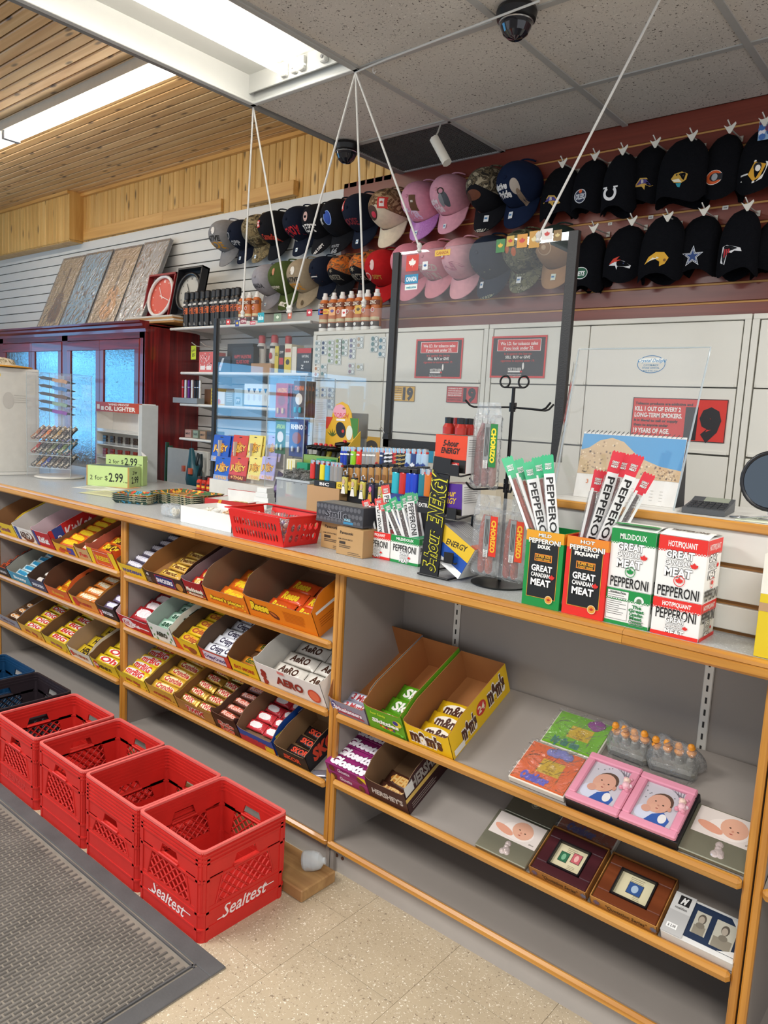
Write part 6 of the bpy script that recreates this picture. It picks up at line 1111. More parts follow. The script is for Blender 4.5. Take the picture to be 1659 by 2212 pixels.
def mbox(label,px0,px1,z0,H,col,kind,D=.10,lift=0):
    a=onc(px0,1.618); e=onc(px1,1.618); W=e-a-.002; t=thing('meat_box',label,'carton',((a+e)/2,1.618,z0),0); b=MB(); b.box(-W/2,W/2,0,D,0,H,mat('#ecebe6',.4,var=.02),bev=.001); b.build('box',t)
    mild='MILD/DOUX'; hot='HOT/PIQUANT'; tt=mild if col==GR else hot
    b=MB(); p=Pr(b,(-W/2,0,0),FX,FV)
    def top(p,W,H,hb): p.rect(0,H-hb,W,H,col); check(p,W,H-hb-.004,34,.002,col)
    if kind=='tall':
        top(p,W,H,.03); p.text(tt,W*.5,H-.016,.012,'#f2f0ea',w=W*.6,bold=.02); gcm(p,W*.46,H*.575,W*.52); p.ring(W*.5,H*.305,.012,.0015,col); p.leaf(W*.5,H*.305,.009,col); p.text('PEPPERONI',W*.5,H*.12,.022,'#1c1a1a',w=W*.86,bold=.015)
    elif kind=='short':
        top(p,W,H,.02); p.text(tt,W*.5,H-.011,.009,'#f2f0ea',w=W*.6,bold=.03); p.text('PEPPERONI',W*.5,H*.60,.022,'#1c1a1a',w=W*.84,bold=.015); gcm(p,W*.5,H*.29,W*.36); p.rect(0,0,W,.008,col)
    else:
        p.rect(0,0,W,.008,col); p.rect(0,H-.022,W,H,col); p.rect(W*.03,.012,W*.52,H-.004,'#e9e8e3'); p.frame(W*.03,.012,W*.52,H-.004,.0006,'#3a3a3a'); p.lines(W*.05,W*.5,H-.01,.0048,11,.0012,'#55534f',.4); p.text('Nutrition Facts',W*.27,H-.008,.005,'#2a2a2a',w=W*.35); p.disc(W*.76,H-.02,.011,'#dfe4dc'); p.disc(W*.76,H-.02,.006,'#5a7a5a'); check(p,W,H-.026,34,.002,col)
        for i,l in enumerate(('The','Great','Canadian','Meat','Company')): p.text(l,W*.72,H*.58-i*.0085,.007,'#1f7a3f',w=W*.07*len(l) if len(l)<6 else W*.3,bold=.04)
        p.lines(W*.58,W*.95,H*.2,.005,3,.0012,'#8a8884')
    b.build('front_print',t)
    b=MB(); p=Pr(b,(W/2,0,0),FN,FV)
    if kind=='tall': top(p,D,H,.03); p.text(tt,D*.5,H-.016,.012,'#f2d8d4',w=D*.75,bold=.02); gcm(p,D*.45,H*.575,D*.5); p.ring(D*.5,H*.305,.012,.0015,col); p.leaf(D*.5,H*.305,.008,col); p.text('PEPPERONI',D*.5,H*.12,.022,'#3a3836',w=D*.88,bold=.03)
    else: top(p,D,H,.02); p.text(tt,D*.5,H-.011,.009,'#f2d8d4',w=D*.75,bold=.06); p.text('PEPPERONI',D*.5,H*.60,.022,'#3a3836',w=D*.88,bold=.03); gcm(p,D*.5,H*.27,D*.36); p.rect(0,0,D,.008,col)
    b.build('side_print',t)
    if kind=='tall':
        b=MB(); b.grid(lambda u,v:V((-W/2+W*u,D*v,H+.001+.008*math.sin(PI*v))),2,8,mat('#ecebe6',.4,var=.02)); b.build('bowed_lid',t)
        b=MB(); p=Pr(b,(-W/2,0,H+.0095),FX,FN); p.rect(0,D*.06,W,D*.3,col) if col==GR else None; p.text('PEPPERONI' if col!=GR else 'GREAT CANADIAN',W*.5,D*.42,.016,'#2a2826' if col!=GR else '#f2f0ea',w=W*.75,bold=.04); b.build('lid_print',t)
    return t
HS,HTL=.082,.136
mbox('short white carton with nutrition panel and green bands, bottom of its stack',1303,1399,ZT+.0005,HS,GR,'back'); mbox('short white and red carton of hot sticks, bottom of its stack',1403,1508,ZT+.0005,HS,RDc,'short')
mbox('tall white and green carton of mild sticks, top of its stack',1303,1399,ZT+HS+.001,HTL,GR,'tall'); mbox('tall white and red carton of hot sticks, top of its stack',1403,1508,ZT+HS+.001,HTL,RDc,'tall')
# yellow carton at the right picture edge
x=onc(1622,1.60); t=thing('tea_carton','bright yellow carton cut by the right picture edge','carton',(x,1.615,ZT+.0005)); b=MB(); b.box(0,.16,0,.1,0,.13,mat('#d8bc22',.4,var=.03),bev=.001); b.box(0,.16,0,.1,.13,.21,mat('#e6e2d4',.4)); b.build('box',t); b=MB(); p=Pr(b,(0,0,0),FX,FV); p.text('tea',.05,.15,.028,'#2a5a8a',bold=.04); p.rect(.0,.095,.03,.112,'#b3906a'); b.build('printing',t)
# meat sticks
FC=V((.64,-.77,0))*-1
film2=clear('stick_film','#ffffff',1.6,.10,.1,60)
def stick(label,base,tipv,L,col,meat,flip=False,group=None,txt=True,w_=.026,face=None):
    d=tipv.normalized(); fy=face or V((-.55,.84,0)); yv=(fy-d*fy.dot(d)).normalized(); xv=yv.cross(d); M=Matrix((xv,yv,d)).transposed().to_4x4(); M.translation=base
    t=thing('meat_stick',label,'meat stick',M=M,group=group)
    b=MB(); n=6; pts=[(random.uniform(-.0012,.0012),0,.004+(L*.84)*i/n) for i in range(n+1)]; b.tube(pts,[.004]+[.0068]*(n-1)+[.004],mat(meat,.35,var=.25,sc=60,bump=.2,bsc=200),8); b.build('meat',t)
    b=MB(); b.box(-w_/2,w_/2,-.0085,.0085,0,L*.86,film2,bev=.004); b.build('clear_sleeve',t)
    h0,h1=L*.36,L*.88; cc=mat(col,.4,var=.06)
    if not flip:
        b=MB(); b.box(-w_/2,w_/2,-.0092,-.0088,h0,h1,mat('#e8e8e6',.4)); b.box(-w_/2,w_/2,-.0093,-.0089,h0-.012,h0,cc); p=Pr(b,(-w_/2,-.0092,h1),(0,0,-1),(1,0,0)); p.text('PEPPERONI',(h1-h0)*.5,w_*.5,w_*.62,'#1d1b1b',w=(h1-h0)*.9,bold=.02); b.build('printed_band',t)
    else:
        b=MB(); b.box(-w_/2,-w_/2+.006,-.0092,-.0088,h0-.001,h1,mat('#e8e8e6',.4)); b.box(w_/2-.006,w_/2,-.0092,-.0088,h0-.001,h1,mat('#e8e8e6',.4)); b.box(-w_/2,w_/2,-.0094,-.009,h0-.012,h0,cc); b.build('printed_band',t)
    b=MB(); z0=L*.86; k=8; top=[(-w_*.55+w_*1.1*i/k,L+(.004 if i%2 else 0)) for i in range(k+1)][::-1]; b.prism([(-w_*.5,z0),(w_*.5,z0)]+top,(0,-.0035,0),FX,FV,.0012,cc)
    p=Pr(b,(0,-.0035,0),FX,FV); gcm(p,0,(z0+L)/2,w_*.55,'#eef2ee','#5a6a5a' if col!=RDc else '#8a3a3a',False); b.build('crimped_top',t); return t
def stickin(label,X,r,i,tx,ty,H,hw,col,mt,fl,grp,Yf,D,w_=.026):
    y=Yf+D*(.22+.19*((i*2)%4)); P1=PY(tx,ty,y+.01); rim=V((X+r,y,ZT+H)); k=(H-.02)/max(.03,P1.z-rim.z); P0=rim-(P1-rim)*k; P0.x=min(max(P0.x,X-hw),X+hw); P0.y=min(max(P0.y,Yf+.014),Yf+D-.014); P0.z=ZT+.012
    return stick(label,P0,P1-P0,(P1-P0).length,col,mt,bool(fl),grp,face=FC,w_=w_)
G1='#35b07a'
for i,(bx,by,tx,ty,fl,mt,lb) in enumerate([(1150,1100,1095,990,1,'#a8401c','leftmost, leaning left'),(1165,1110,1118,995,1,'#b5481c','second, showing an orange sausage'),(1180,1110,1140,1000,0,'#6a2414','third, dark'),(1192,1110,1160,990,1,'#8a3418','fourth, brown'),(1205,1110,1182,985,0,'#7a2c16','rightmost with bold print')]):
    stickin(f'green-topped meat stick in the tall green carton, {lb}',xg,.034*(i-2)/2,i,tx,ty,HT,.042,G1,mt,fl,'sticks in the tall green carton',1.612,.1)
for i,(tx,ty,fl,mt,lb) in enumerate([(1296,1018,1,'#6a2418','leftmost, dark sausage side'),(1310,1028,0,'#5a1e14','second, short'),(1336,978,0,'#7a2c1c','tallest, with bold print'),(1352,982,1,'#6a2216','fourth'),(1378,985,0,'#6a2216','fifth, behind'),(1402,1025,1,'#3f1a12','rightmost, leaning right')]):
    stickin(f'red-topped meat stick in the tall red carton, {lb}',xr,.034*(i-2.5)/2.5,i,tx,ty,HT,.042,'#dd3a48',mt,fl,'sticks in the tall red carton',1.612,.1)
# ledge things: clear sign holder, calendar, calculator, mirror
ZL=1.2845
def onl(px,Y): return onc(px,Y,ZL)
t=thing('acrylic_stand','clear curved acrylic stand with a blue oval sticker on the ledge','acrylic stand',(0,1.80,ZL)); a=PY(1250,760,1.80); e=PY(1535,755,1.80); zt_=PY(1400,752,1.80).z-ZL; x0_=onl(1195,1.80); x1_=onl(1455,1.80); ac2=clear('acrylic_clear','#ffffff',1.2,.02,.02)
b=MB(); 
def ap(u,v):
    lx0=x0_+(a.x-x0_)*v; lx1=x1_+(e.x-x1_)*v
    return V((lx0+(lx1-lx0)*u,.03*math.sin(v*PI/2)*0+.0,zt_*v))
b.grid(ap,6,10,ac2); b.grid(lambda u,v:ap(u,v)+V((0,.004,0)),6,10,ac2,flip=True); b.build('clear_panel',t)
b=MB(); edge=[ap(0,v/6) for v in range(7)]+[ap(u/6,1) for u in range(1,7)]+[ap(1,1-v/6) for v in range(1,7)]; b.tube(edge,.0022,clear('acrylic_edge','#dfe8e8',3,.35,.1),6); b.build('polished_edge',t)
b=MB(); b.grid(lambda u,v:V((x0_-.01-.035*math.sin(PI*u/2)+(a.x-x0_)*v,.0+.10*u,zt_*v*.92)),6,8,clear('acrylic_fold','#ffffff',2.2,.05,.05)); b.build('curled_side',t)
c_=PY(1407,787,1.80); b=MB(); p=Pr(b,(c_.x,-.001,c_.z-ZL),FX,FV); p.ring(0,0,.034,.0016,'#2f6f9e',.021,n=32); p.rect(-.03,.004,.03,.014,mat('#d9dbd6',.4)); p.text('Crystal Delight',.002,.009,.008,'#2f7fae',w=.07,it=.4,bold=.01); p.text('CUSTOM-MADE',0,-.002,.0042,'#4f7fa0',w=.036); p.text('STRASS CRYSTAL',0,-.0085,.0042,'#4f7fa0',w=.042); p.text('MADE BY INC. U.S.A.',0,-.0155,.0034,'#4f7fa0',w=.036); b.build('oval_sticker',t)
# calendar
x0=onl(1238,1.86); x1=onl(1458,1.86); Wc=x1-x0; zt=PY(1360,938,1.89).z-ZL; t=thing('desk_calendar','spiral desk calendar with a hillside town and blue sky','calendar',M=Matrix.Translation((x0,1.86,ZL))@Matrix.Rotation(-.2,4,'X')); Hc=zt/math.cos(.2)
b=MB(); b.box(0,Wc,0,.0015,0,Hc,mat('#e6e4de',.5)); b.build('page',t); b=MB(); b.prism([(0,0),(Wc,0),(Wc,Hc),(0,Hc)],(0,.0025,0),FX,FV,.002,mat('#23252c',.5)); b.prism([(0,.001),(.06,.014),(.0,Hc)],(Wc,.0035,0),(0,1,0),(0,0,1),.002,mat('#1d1e22',.6)); b.build('cardboard_easel',t)
b=MB(); p=Pr(b,(0,0,0),FX,FV); y0=Hc*.36; p.rect(0,y0,Wc,Hc*.97,'#3a8fc4'); hill=[(0,y0),(Wc,y0),(Wc,Hc*.52),(Wc*.8,Hc*.56),(Wc*.6,Hc*.66),(Wc*.42,Hc*.88),(Wc*.3,Hc*.93),(Wc*.18,Hc*.88),(Wc*.08,Hc*.76),(0,Hc*.72)]; p.poly(hill,'#c6a980')
def top_(x): 
    for i in range(2,9):
        (xa,ya),(xb,yb)=hill[i],hill[i+1]
        if xb<=x*Wc<=xa: return ya+(yb-ya)*(x*Wc-xa)/(xb-xa)
    return y0
for i in range(260):
    u=random.random(); hh=top_(u); y=random.uniform(y0+.002,max(y0+.004,hh-.006)); s=random.uniform(.002,.005); p.rect(u*Wc*.97,y,u*Wc*.97+s,min(y+s,hh),random.choice(['#d8bf98','#9a7c5c','#e4d0ae','#7a6450','#c8a67c'])); p.k-=1
p.k+=1; p.text('3',Wc*.12,Hc*.25,Hc*.06,'#d8783a'); p.text('March',Wc*.25,Hc*.24,Hc*.035,'#d8a888'); 
for j in range(4):
    for i in range(7): p.rect(Wc*(.3+.09*i),Hc*(.2-.045*j),Wc*(.33+.09*i),Hc*(.207-.045*j),'#b9b6ae'); p.k-=1
p.k+=1; b.build('picture_print',t)
b=MB()
for i in range(22): xx=Wc*(.04+.92*i/21); b.tube([(xx+.004*math.cos(q),.001+.004*math.sin(q),Hc+.001+.005*math.sin(q+1.2)) for q in [2*PI*k/8 for k in range(8)]],.0007,mat('#2a2a2c',.4,met=.6),4,close=True)
o=b.build('spiral_binding',t); o['kind']='stuff'
# calculator
x0=onl(1478,1.80); x1=onl(1568,1.80); t=thing('calculator','slim grey desk calculator on the ledge','calculator',M=Matrix.Translation((x0,1.78,ZL+.0005))@Matrix.Rotation(.12,4,'Z')); b=MB(); b.prism([(0,0),(.14,0),(.14,.03),(.10,.022),(0,.012)],((x1-x0),0,0),FN,FV,x1-x0,mat('#4a4d50',.5)); b.build('body',t)
b=MB(); 
for i in range(6):
    for j in range(4): b.box((x1-x0)*(.08+.15*i),(x1-x0)*(.08+.15*i)+.010,.014+.02*j,.028+.02*j,.013+.0024*j,.017+.0024*j,mat('#2d2f32',.5))
o=b.build('keys',t); o['kind']='stuff'
b=MB(); b.prism([(.1,.0225),(.138,.0300),(.138,.0305),(.1,.023)],((x1-x0)*.9,0,0),FN,FV,(x1-x0)*.6,mat('#8a917f',.2)); b.build('display',t)
# round mirror on wire foot
c_=PY(1668,1040,1.80); r_=.062; t=thing('table_mirror','round black-rimmed mirror on a wire foot at the right edge','mirror',(c_.x,1.80,ZL)); zc_=c_.z-ZL; b=MB(); b.tube([(math.cos(q)*r_,0,zc_+math.sin(q)*r_*1.02) for q in [2*PI*k/32 for k in range(32)]],.0045,mat('#15151a',.35),8,close=True); b.build('rim',t)
b=MB(); b.prism([(math.cos(q)*r_,zc_+math.sin(q)*r_*1.02) for q in [2*PI*k/32 for k in range(32)]],(0,0,0),FX,FV,.003,mat('#59626a',.03,met=1,var=0)); b.build('glass',t)  # dark tint stands in for the dark reflection seen in the mirror
b=MB(); b.tube([(0,0,zc_-r_),(0,.0,.012),(-.05,-.02,.003),(-.075,-.01,.003),(-.06,.02,.003),(0,.01,.004)],.0022,mat('#b9bcbe',.2,met=.9),6); b.build('wire_foot',t)
# papers under the mirror
b=MB(); b.box(-.05,.05,-.03,.03,0,.0006,mat('#d8dcc2',.6)); o=b.build('sticky_note'); o.location=(onl(1645,1.80),1.79,ZL+.0004); o.rotation_euler=(0,0,.2); tag(o,'pale yellow note under the round mirror','paper')
# ============================================================ meat rack with hanging sausage packs
c0=BT(1078,1262); bkm=mat('#141416',.35,met=.4); t=thing('wire_rack','black wire sausage rack with twin loops on a round base','display rack',(c0.x,c0.y,ZT+.0005))
b=MB(); b.lathe([(0,0),(.075,0),(.078,.002),(.078,.004),(.06,.006),(.02,.012),(0,.013)],bkm,28); b.build('base_disc',t)
topz=PY(1105,838,c0.y).z-ZT; b=MB(); b.tube([(0,0,.01),(0,0,topz)],.0048,bkm,8); b.build('pole',t)
rz_=.03
for s in(-1,1): b=MB(); b.tube([(s*.028+math.cos(q)*.015,0,topz+.016+math.sin(q)*.015) for q in [2*PI*k/20 for k in range(20)]],.0026,bkm,6,close=True); b.build('loop',t)
b=MB(); b.tube([(-.028,0,topz+.001),(.028,0,topz+.001)],.0026,bkm,6); b.build('loop_bar',t)
z1=PY(1100,880,c0.y).z-ZT; z2=PY(1095,1055,c0.y).z-ZT
for zz,arms in ((z1,[(-.115,-.03),(.12,-.04),(.06,.09),(-.05,.1)]),(z2,[(-.12,.02),(-.05,-.1),(.05,-.06),(-.06,.09)])):
    b=MB(); b.lathe([(.0085,zz-.012),(.0085,zz+.012)],bkm,10); b.build('hub',t)
    for ax,ay in arms: b=MB(); b.tube([(0,0,zz),(ax*.9,ay*.9,zz-.004),(ax*1.0,ay*1.0,zz+.0),(ax*1.12,ay*1.12,zz+.014)],.0028,bkm,6); b.build('arm',t)
def saus(label,x,y,z0,z1,cols,lab,txt,tc):
    t=thing('sausage_pack',label,'sausage pack',(x,y,z1)); L=z1-z0; n=len(cols)
    for i,cc in enumerate(cols):
        xx=(i-(n-1)/2)*.021; b=MB(); b.tube([(xx*.6,0,-L*.2),(xx,-.002,-L*.35),(xx*1.15,0,-L*.65),(xx*1.1,.002,-L*.93),(xx*1.1,.0,-L*.97)],[.006,.0095,.0105,.0105,.004],mat(cc,.3,var=.3,sc=90,bump=.25,bsc=260),10); b.build('sausage',t)
    b=MB(); b.box(-.042,.042,-.013,.013,-L,-.02,clear('sausage_bag','#ffffff',2.0,.12,.08,26),bev=.008); b.prism([(-.042,-.03),(.042,-.03),(.034,.012),(-.034,.012)],(0,-.001,0),FX,FV,.002,clear('sausage_bag','#ffffff',2.0,.12,.08,26)); b.build('clear_bag',t)
    b=MB(); b.box(.018,.040,-.0148,-.0142,-L*.72,-L*.2,mat(lab,.4)); b.box(.0,.017,-.0146,-.014,-L*.68,-L*.2,mat('#8d908f',.4)); p=Pr(b,(.018,-.0148,-L*.22),(0,0,-1),(1,0,0)); p.text(txt,L*.24,.011,.013,tc,w=L*.42,bold=.06); p2=Pr(b,(.0,-.0148,-L*.22),(0,0,-1),(1,0,0)); p2.lines(.005,L*.38,.014,.004,3,.0015,'#2a2c2c',.1); p2.rect(L*.42,.002,L*.52,.015,'#ecebe6'); [p2.rect(L*.42+L*.1*k/9,.004,L*.42+L*.1*k/9+.0008,.013,'#1a1a1a') for k in range(9)]; b.build('paper_label',t)
a=PY(1068,880,c0.y-.02); saus('hanging pack of pale speckled salami sticks with green and yellow label',a.x,c0.y-.045,PY(1068,1058,c0.y-.03).z,a.z,['#8a4a44','#93584f','#9a6a5e'],'#1f7a3a','CHORIZO','#e8d22a')
a=PY(1068,1100,c0.y-.05); saus('left hanging pack of red chorizo sausages near the rack base',a.x-.012,c0.y-.06,ZT+.03,PY(1070,1080,c0.y-.05).z,['#a8482c','#b5522a'],'#d8321e','CHORIZO','#e8b02a')
saus('right hanging pack of red chorizo sausages near the rack base',a.x+.058,c0.y-.045,ZT+.025,PY(1110,1090,c0.y-.05).z,['#a33f26','#ad4a28'],'#d8401e','CHORIZO','#e8b02a')
# ============================================================ goods on the counter: middle
# small meat tubs
def smalltub(label,px0,px1,col,tt,sticks,grp):
    Yf=1.745; a=onc(px0,Yf); e=onc(px1,Yf); W=e-a-.002; H=.083; D=.085; h=W/2; t=thing('meat_carton',label,'carton',((a+e)/2,Yf,ZT+.0005)); om=mat('#ebe9e3',.4,var=.02); th=.0018
    for nm,q in (('front_panel',(-h,h,0,th)),('back_panel',(-h,h,D-th,D)),('side_panel',(-h,-h+th,th,D-th)),('side_panel',(h-th,h,th,D-th))): b=MB(); b.box(*q,0,H,om); b.build(nm,t)
    b=MB(); b.box(-h+th,h-th,th,D-th,0,.003,om); b.build('base',t)
    b=MB()
    for p,w_ in ((Pr(b,(-h,0,0),FX,FV),W),(Pr(b,(h,0,0),FN,FV),D)):
        p.rect(0,0,w_,.008,col); p.rect(0,H-.018,w_,H,col); check(p,w_,H-.022,26,.002,col); p.text(tt,w_*.5,H-.0095,.008,'#f2f0ea',w=w_*.62,bold=.03); p.text('PEPPERONI',w_*.5,H*.55,.02,'#1c1a1a',w=w_*.82,bold=.015); gcm(p,w_*.5,H*.25,w_*.3)
    b.build('printing',t); X=(a+e)/2
    for i,(tx,ty,fl,mt,lb) in enumerate(sticks):
        stickin(f'{grp}, {lb}',X,W*.7*(i/max(1,len(sticks)-1)-.5),i,tx,ty,H,W*.4,col if col!=GR else '#22a066',mt,fl,grp+'s',Yf,D,.024)
smalltub('small white and red tub of hot sticks',785,841,RDc,'HOT/PIQUANT',[(790,1082,1,'#5a1e16','leftmost'),(800,1092,0,'#4a1a14','second'),(818,1078,0,'#4a1a14','third'),(832,1050,0,'#5a2018','tallest, with red tip'),(826,1088,1,'#5a2018','rightmost')],'small red-topped stick')
smalltub('small white and green tub of mild sticks',842,903,GR,'MILD/DOUX',[(836,1090,1,'#4a2a1e','leftmost'),(848,1078,0,'#4a2a1e','second'),(860,1085,1,'#4a2a1e','third'),(872,1072,0,'#4a2a1e','fourth with bold print'),(884,1066,0,'#4a2a1e','fifth with bold print'),(893,1068,1,'#4a2a1e','rightmost')],'small green-topped stick')
# kraft ink cartons and the black-grey carton on top
def pan(p,W,H): p.text('Panasonic',W*.38,H*.82,H*.1,'#3a2f24',w=W*.5,bold=.03); p.text('UM-3DPA/48CA',W*.35,H*.58,H*.05,'#5a4a38',w=W*.55); p.rect(W*.12,H*.4,W*.35,H*.5,'#3a2f24'); p.lines(W*.12,W*.6,H*.36,H*.06,2,H*.03,'#5a4a38'); p.lines(W*.45,W*.95,H*.14,H*.06,2,H*.02,'#6a5844')
krf='#b58f5e'
Xp1=onc(690,1.735); Xp2=onc(727,1.70); Xp3=onc(777,1.70)
carton('battery_carton','plain kraft battery carton, left and further back','carton',((Xp1+Xp2)/2+.012,1.735,ZT+.0005),(.125,.09,.088),krf,pan); carton('battery_carton','plain kraft battery carton, right and nearer the edge','carton',((Xp2+Xp3)/2+.008,1.695,ZT+.0005),(.112,.1,.086),krf,pan)
def smile(p,W,H):
    for i in range(12):
        for j in range(3): p.disc(W*(i+.5+.5*(j%2))/12.6,H*(j+.5)/3,H*.12,'#5c5c60',n=10); p.k-=1
    p.k+=1; p.rect(0,0,W,H*.12,'#4a4a4e'); p.text('Smile',W*.45,H*.5,H*.36,'#232326',w=W*.5,bold=.03,out='#9a9aa0',ot=.03); p.text('EAGLE',W*.68,H*.3,H*.1,'#9ad0e0',bold=.04); p.rect(W*.6,H*.08,W*.8,H*.2,'#3a86b0')
carton('lighter_carton','dark grey carton with smiley pattern on the kraft cartons','carton',((Xp1+Xp3)/2-.004,1.715,ZT+.0895),(.205,.085,.062),'#39393d',smile,side=lambda p,D,H:p.rect(0,0,D,H*.1,'#4a4a4e'),top=lambda p,W,D:p.rect(W*.02,D*.05,W*.98,D*.95,'#6a6a68'))
# red basket
xa,xb=onc(505,1.622),onc(622,1.622); Wb=xb-xa; t=thing('plastic_basket','red plastic basket with slotted sides holding bagged sweets','basket',((xa+xb)/2-.008,1.605,ZT+.0005)); rm_=mat('#d6231f',.35,var=.05); h=Wb/2+.012; D=.185; H=.098; fl=.026
def wallb(P0,P1,n0,n1,name,cols):
    # tapered wall with two rows of oval slots, built as strips around the slots
    b=MB(); A=lambda s,z:(V(P0)+(V(P1)-V(P0))*s)+(V(n0)*(z/H)*fl)+V((0,0,z)); th=V(n0)*-.0025
    zz=[0,.014,.040,.050,.076,H]; 
    def strip(s0,s1,z0,z1): 
        q=[A(s0,z0),A(s1,z0),A(s1,z1),A(s0,z1)]; r=[v+th for v in q]; b.add(q+r,[(0,1,2,3),(7,6,5,4),(0,4,5,1),(1,5,6,2),(2,6,7,3),(3,7,4,0)],rm_)
    strip(0,1,zz[0],zz[1]); strip(0,1,zz[2],zz[3]); strip(0,1,zz[4],zz[5]); mg=.07; w_=(1-2*mg)/cols
    for r0,r1 in ((zz[1],zz[2]),(zz[3],zz[4])):
        strip(0,mg+w_*.18,r0,r1); strip(1-mg-w_*.18,1,r0,r1)
        for i in range(1,cols): strip(mg+w_*(i-.18),mg+w_*(i+.18),r0,r1)
        for i in range(cols):
            s0,s1=mg+w_*(i+.18),mg+w_*(i+.82)
            for (sc,zc) in ((s0,r0),(s1,r0),(s0,r1),(s1,r1)):
                sg=1 if sc==s0 else -1; zg=1 if zc==r0 else -1; q=[A(sc,zc),A(sc+sg*w_*.28,zc),A(sc,zc+zg*.006)]; b.add(q,[(0,1,2) if sg*zg>0 else (0,2,1)],rm_)
    return b.build(name,t)
h0=h-.022; wallb((-h0,.014,0),(h0,.014,0),(0,-1,0),0,'slotted_side',15); wallb((h0,.014,0),(h0,D-.02,0),(1,0,0),0,'slotted_side',5); wallb((h0,D-.02,0),(-h0,D-.02,0),(0,1,0),0,'slotted_side',15); wallb((-h0,D-.02,0),(-h0,.014,0),(-1,0,0),0,'slotted_side',5)
b=MB(); b.box(-h0,h0,.02,D-.02,0,.003,rm_); b.build('floor',t)
b=MB(); ro=[(-h-.006,-.006),(h+.006,-.006),(h+.006,D+.006),(-h-.006,D+.006)]; ri=[(-h+.006,.006),(h-.006,.006),(h-.006,D-.006),(-h+.006,D-.006)]
vs=[(x,y,H) for x,y in ro]+[(x,y,H+.004) for x,y in ro]+[(x,y,H+.004) for x,y in ri]+[(x,y,H) for x,y in ri]; b.add(vs,[(q*4+i,q*4+(i+1)%4,((q+1)%4)*4+(i+1)%4,((q+1)%4)*4+i) for i in range(4) for q in range(4)],rm_); b.build('rim',t)
bx0=(xa+xb)/2-.008; bagm=clear('sweet_bag','#ffffff',2.4,.08,.1,40); k=0
for i,(dx,dy,c1,nm) in enumerate([(-.085,.06,'#c98a2e','amber candy, left front'),(-.03,.06,'#b3562a','rust candy, centre front'),(.03,.055,'#6a7a4a','green candy, right of centre'),(.085,.06,'#7a5a8a','violet candy, right front'),(-.06,.115,'#c8b04a','yellow candy, left rear'),(.0,.115,'#5a6a8a','blue candy, centre rear'),(.07,.115,'#a84a4a','red candy, right rear')]):
    t2=thing('candy_bag',f'clear bag of {nm} in the red basket','candy bag',(bx0+dx,1.605+dy,ZT+.006),random.uniform(-.3,.3),'clear candy bags in the red basket'); b=MB()
    for q in range(12): r0=.0085; b.lathe([(0,-r0),(r0*.7,-r0*.7),(r0,0),(r0*.7,r0*.7),(0,r0)],mat(random.choice([c1,c1,'#d8702a','#3f3f44','#d8d0c0']),.4),8,o=(random.uniform(-.02,.02),random.uniform(-.014,.014),.012+.006*q*.8))
    o=b.build('sweets',t2); o['kind']='stuff'
    b=MB(); b.grid(lambda u,v:V((.030*math.cos(2*PI*u)*(math.sin(PI*(.12+.8*v)))**.5*(1+.12*math.sin(9*u*PI)),.024*math.sin(2*PI*u)*(math.sin(PI*(.12+.8*v)))**.5,.001+.085*v)),18,7,bagm); b.build('bag',t2)
# white carton with rubber rings and a clear bag
xa,xb=onc(389,1.655),onc(500,1.655); t=thing('open_carton','plain white carton full of rubber rings','carton',((xa+xb)/2,1.655,ZT+.0005)); W=xb-xa; h=W/2; D=.17; H=.062; wm2=mat('#e2e0da',.5,var=.02); th=.002
for q,nm in (((-h,h,0,th),'front_panel'),((-h,h,D-th,D),'back_panel'),((-h,-h+th,0,D),'side_panel'),((h-th,h,0,D),'side_panel')): b=MB(); b.box(*q,0,H,wm2); b.build(nm,t)
b=MB(); b.box(-h+.003,h-.003,.003,D-.003,.001,H*.7,wm2); b.build('false_floor',t)
for i in range(14):
    px_=(xa+xb)/2+random.uniform(-h+.03,h-.03); py_=1.655+random.uniform(.03,D-.03); t2=thing('rubber_ring',f'pale rubber ring in the white carton, {ORDS[i] if i<13 else "last"} in the heap','rubber ring',(px_,py_,ZT+H*.7+.004+.0035*(i%4)),0,'rubber rings in the white carton'); b=MB(); rr=random.uniform(.011,.016); b.tube([(math.cos(q)*rr,math.sin(q)*rr,.002*math.sin(2*q+i)) for q in [2*PI*k/14 for k in range(14)]],.0028,mat(random.choice(['#e6dcc4','#dfe0da','#d8b08a','#efe9d8']),.4),6,close=True); b.build('ring',t2)
x0=onc(362,1.668); t=thing('plastic_bag','flat clear bag with pale rings leaning on the white carton','bag',(x0,1.668,ZT+.0005)); b=MB(); b.box(-.055,.045,0,.06,0,.05,clear('flat_bag','#ffffff',1.8,.22,.12,30),bev=.01); b.build('bag',t)
b=MB()
for i in range(9): cx_,cy_,cz_=random.uniform(-.03,.02),random.uniform(.015,.045),random.uniform(.01,.035); b.tube([(cx_+math.cos(q)*.011,cy_+math.sin(q)*.004,cz_+math.sin(q)*.009) for q in [2*PI*k/10 for k in range(10)]],.002,mat('#e6dcc4',.4),5,close=True)
o=b.build('rings',t); o['kind']='stuff'
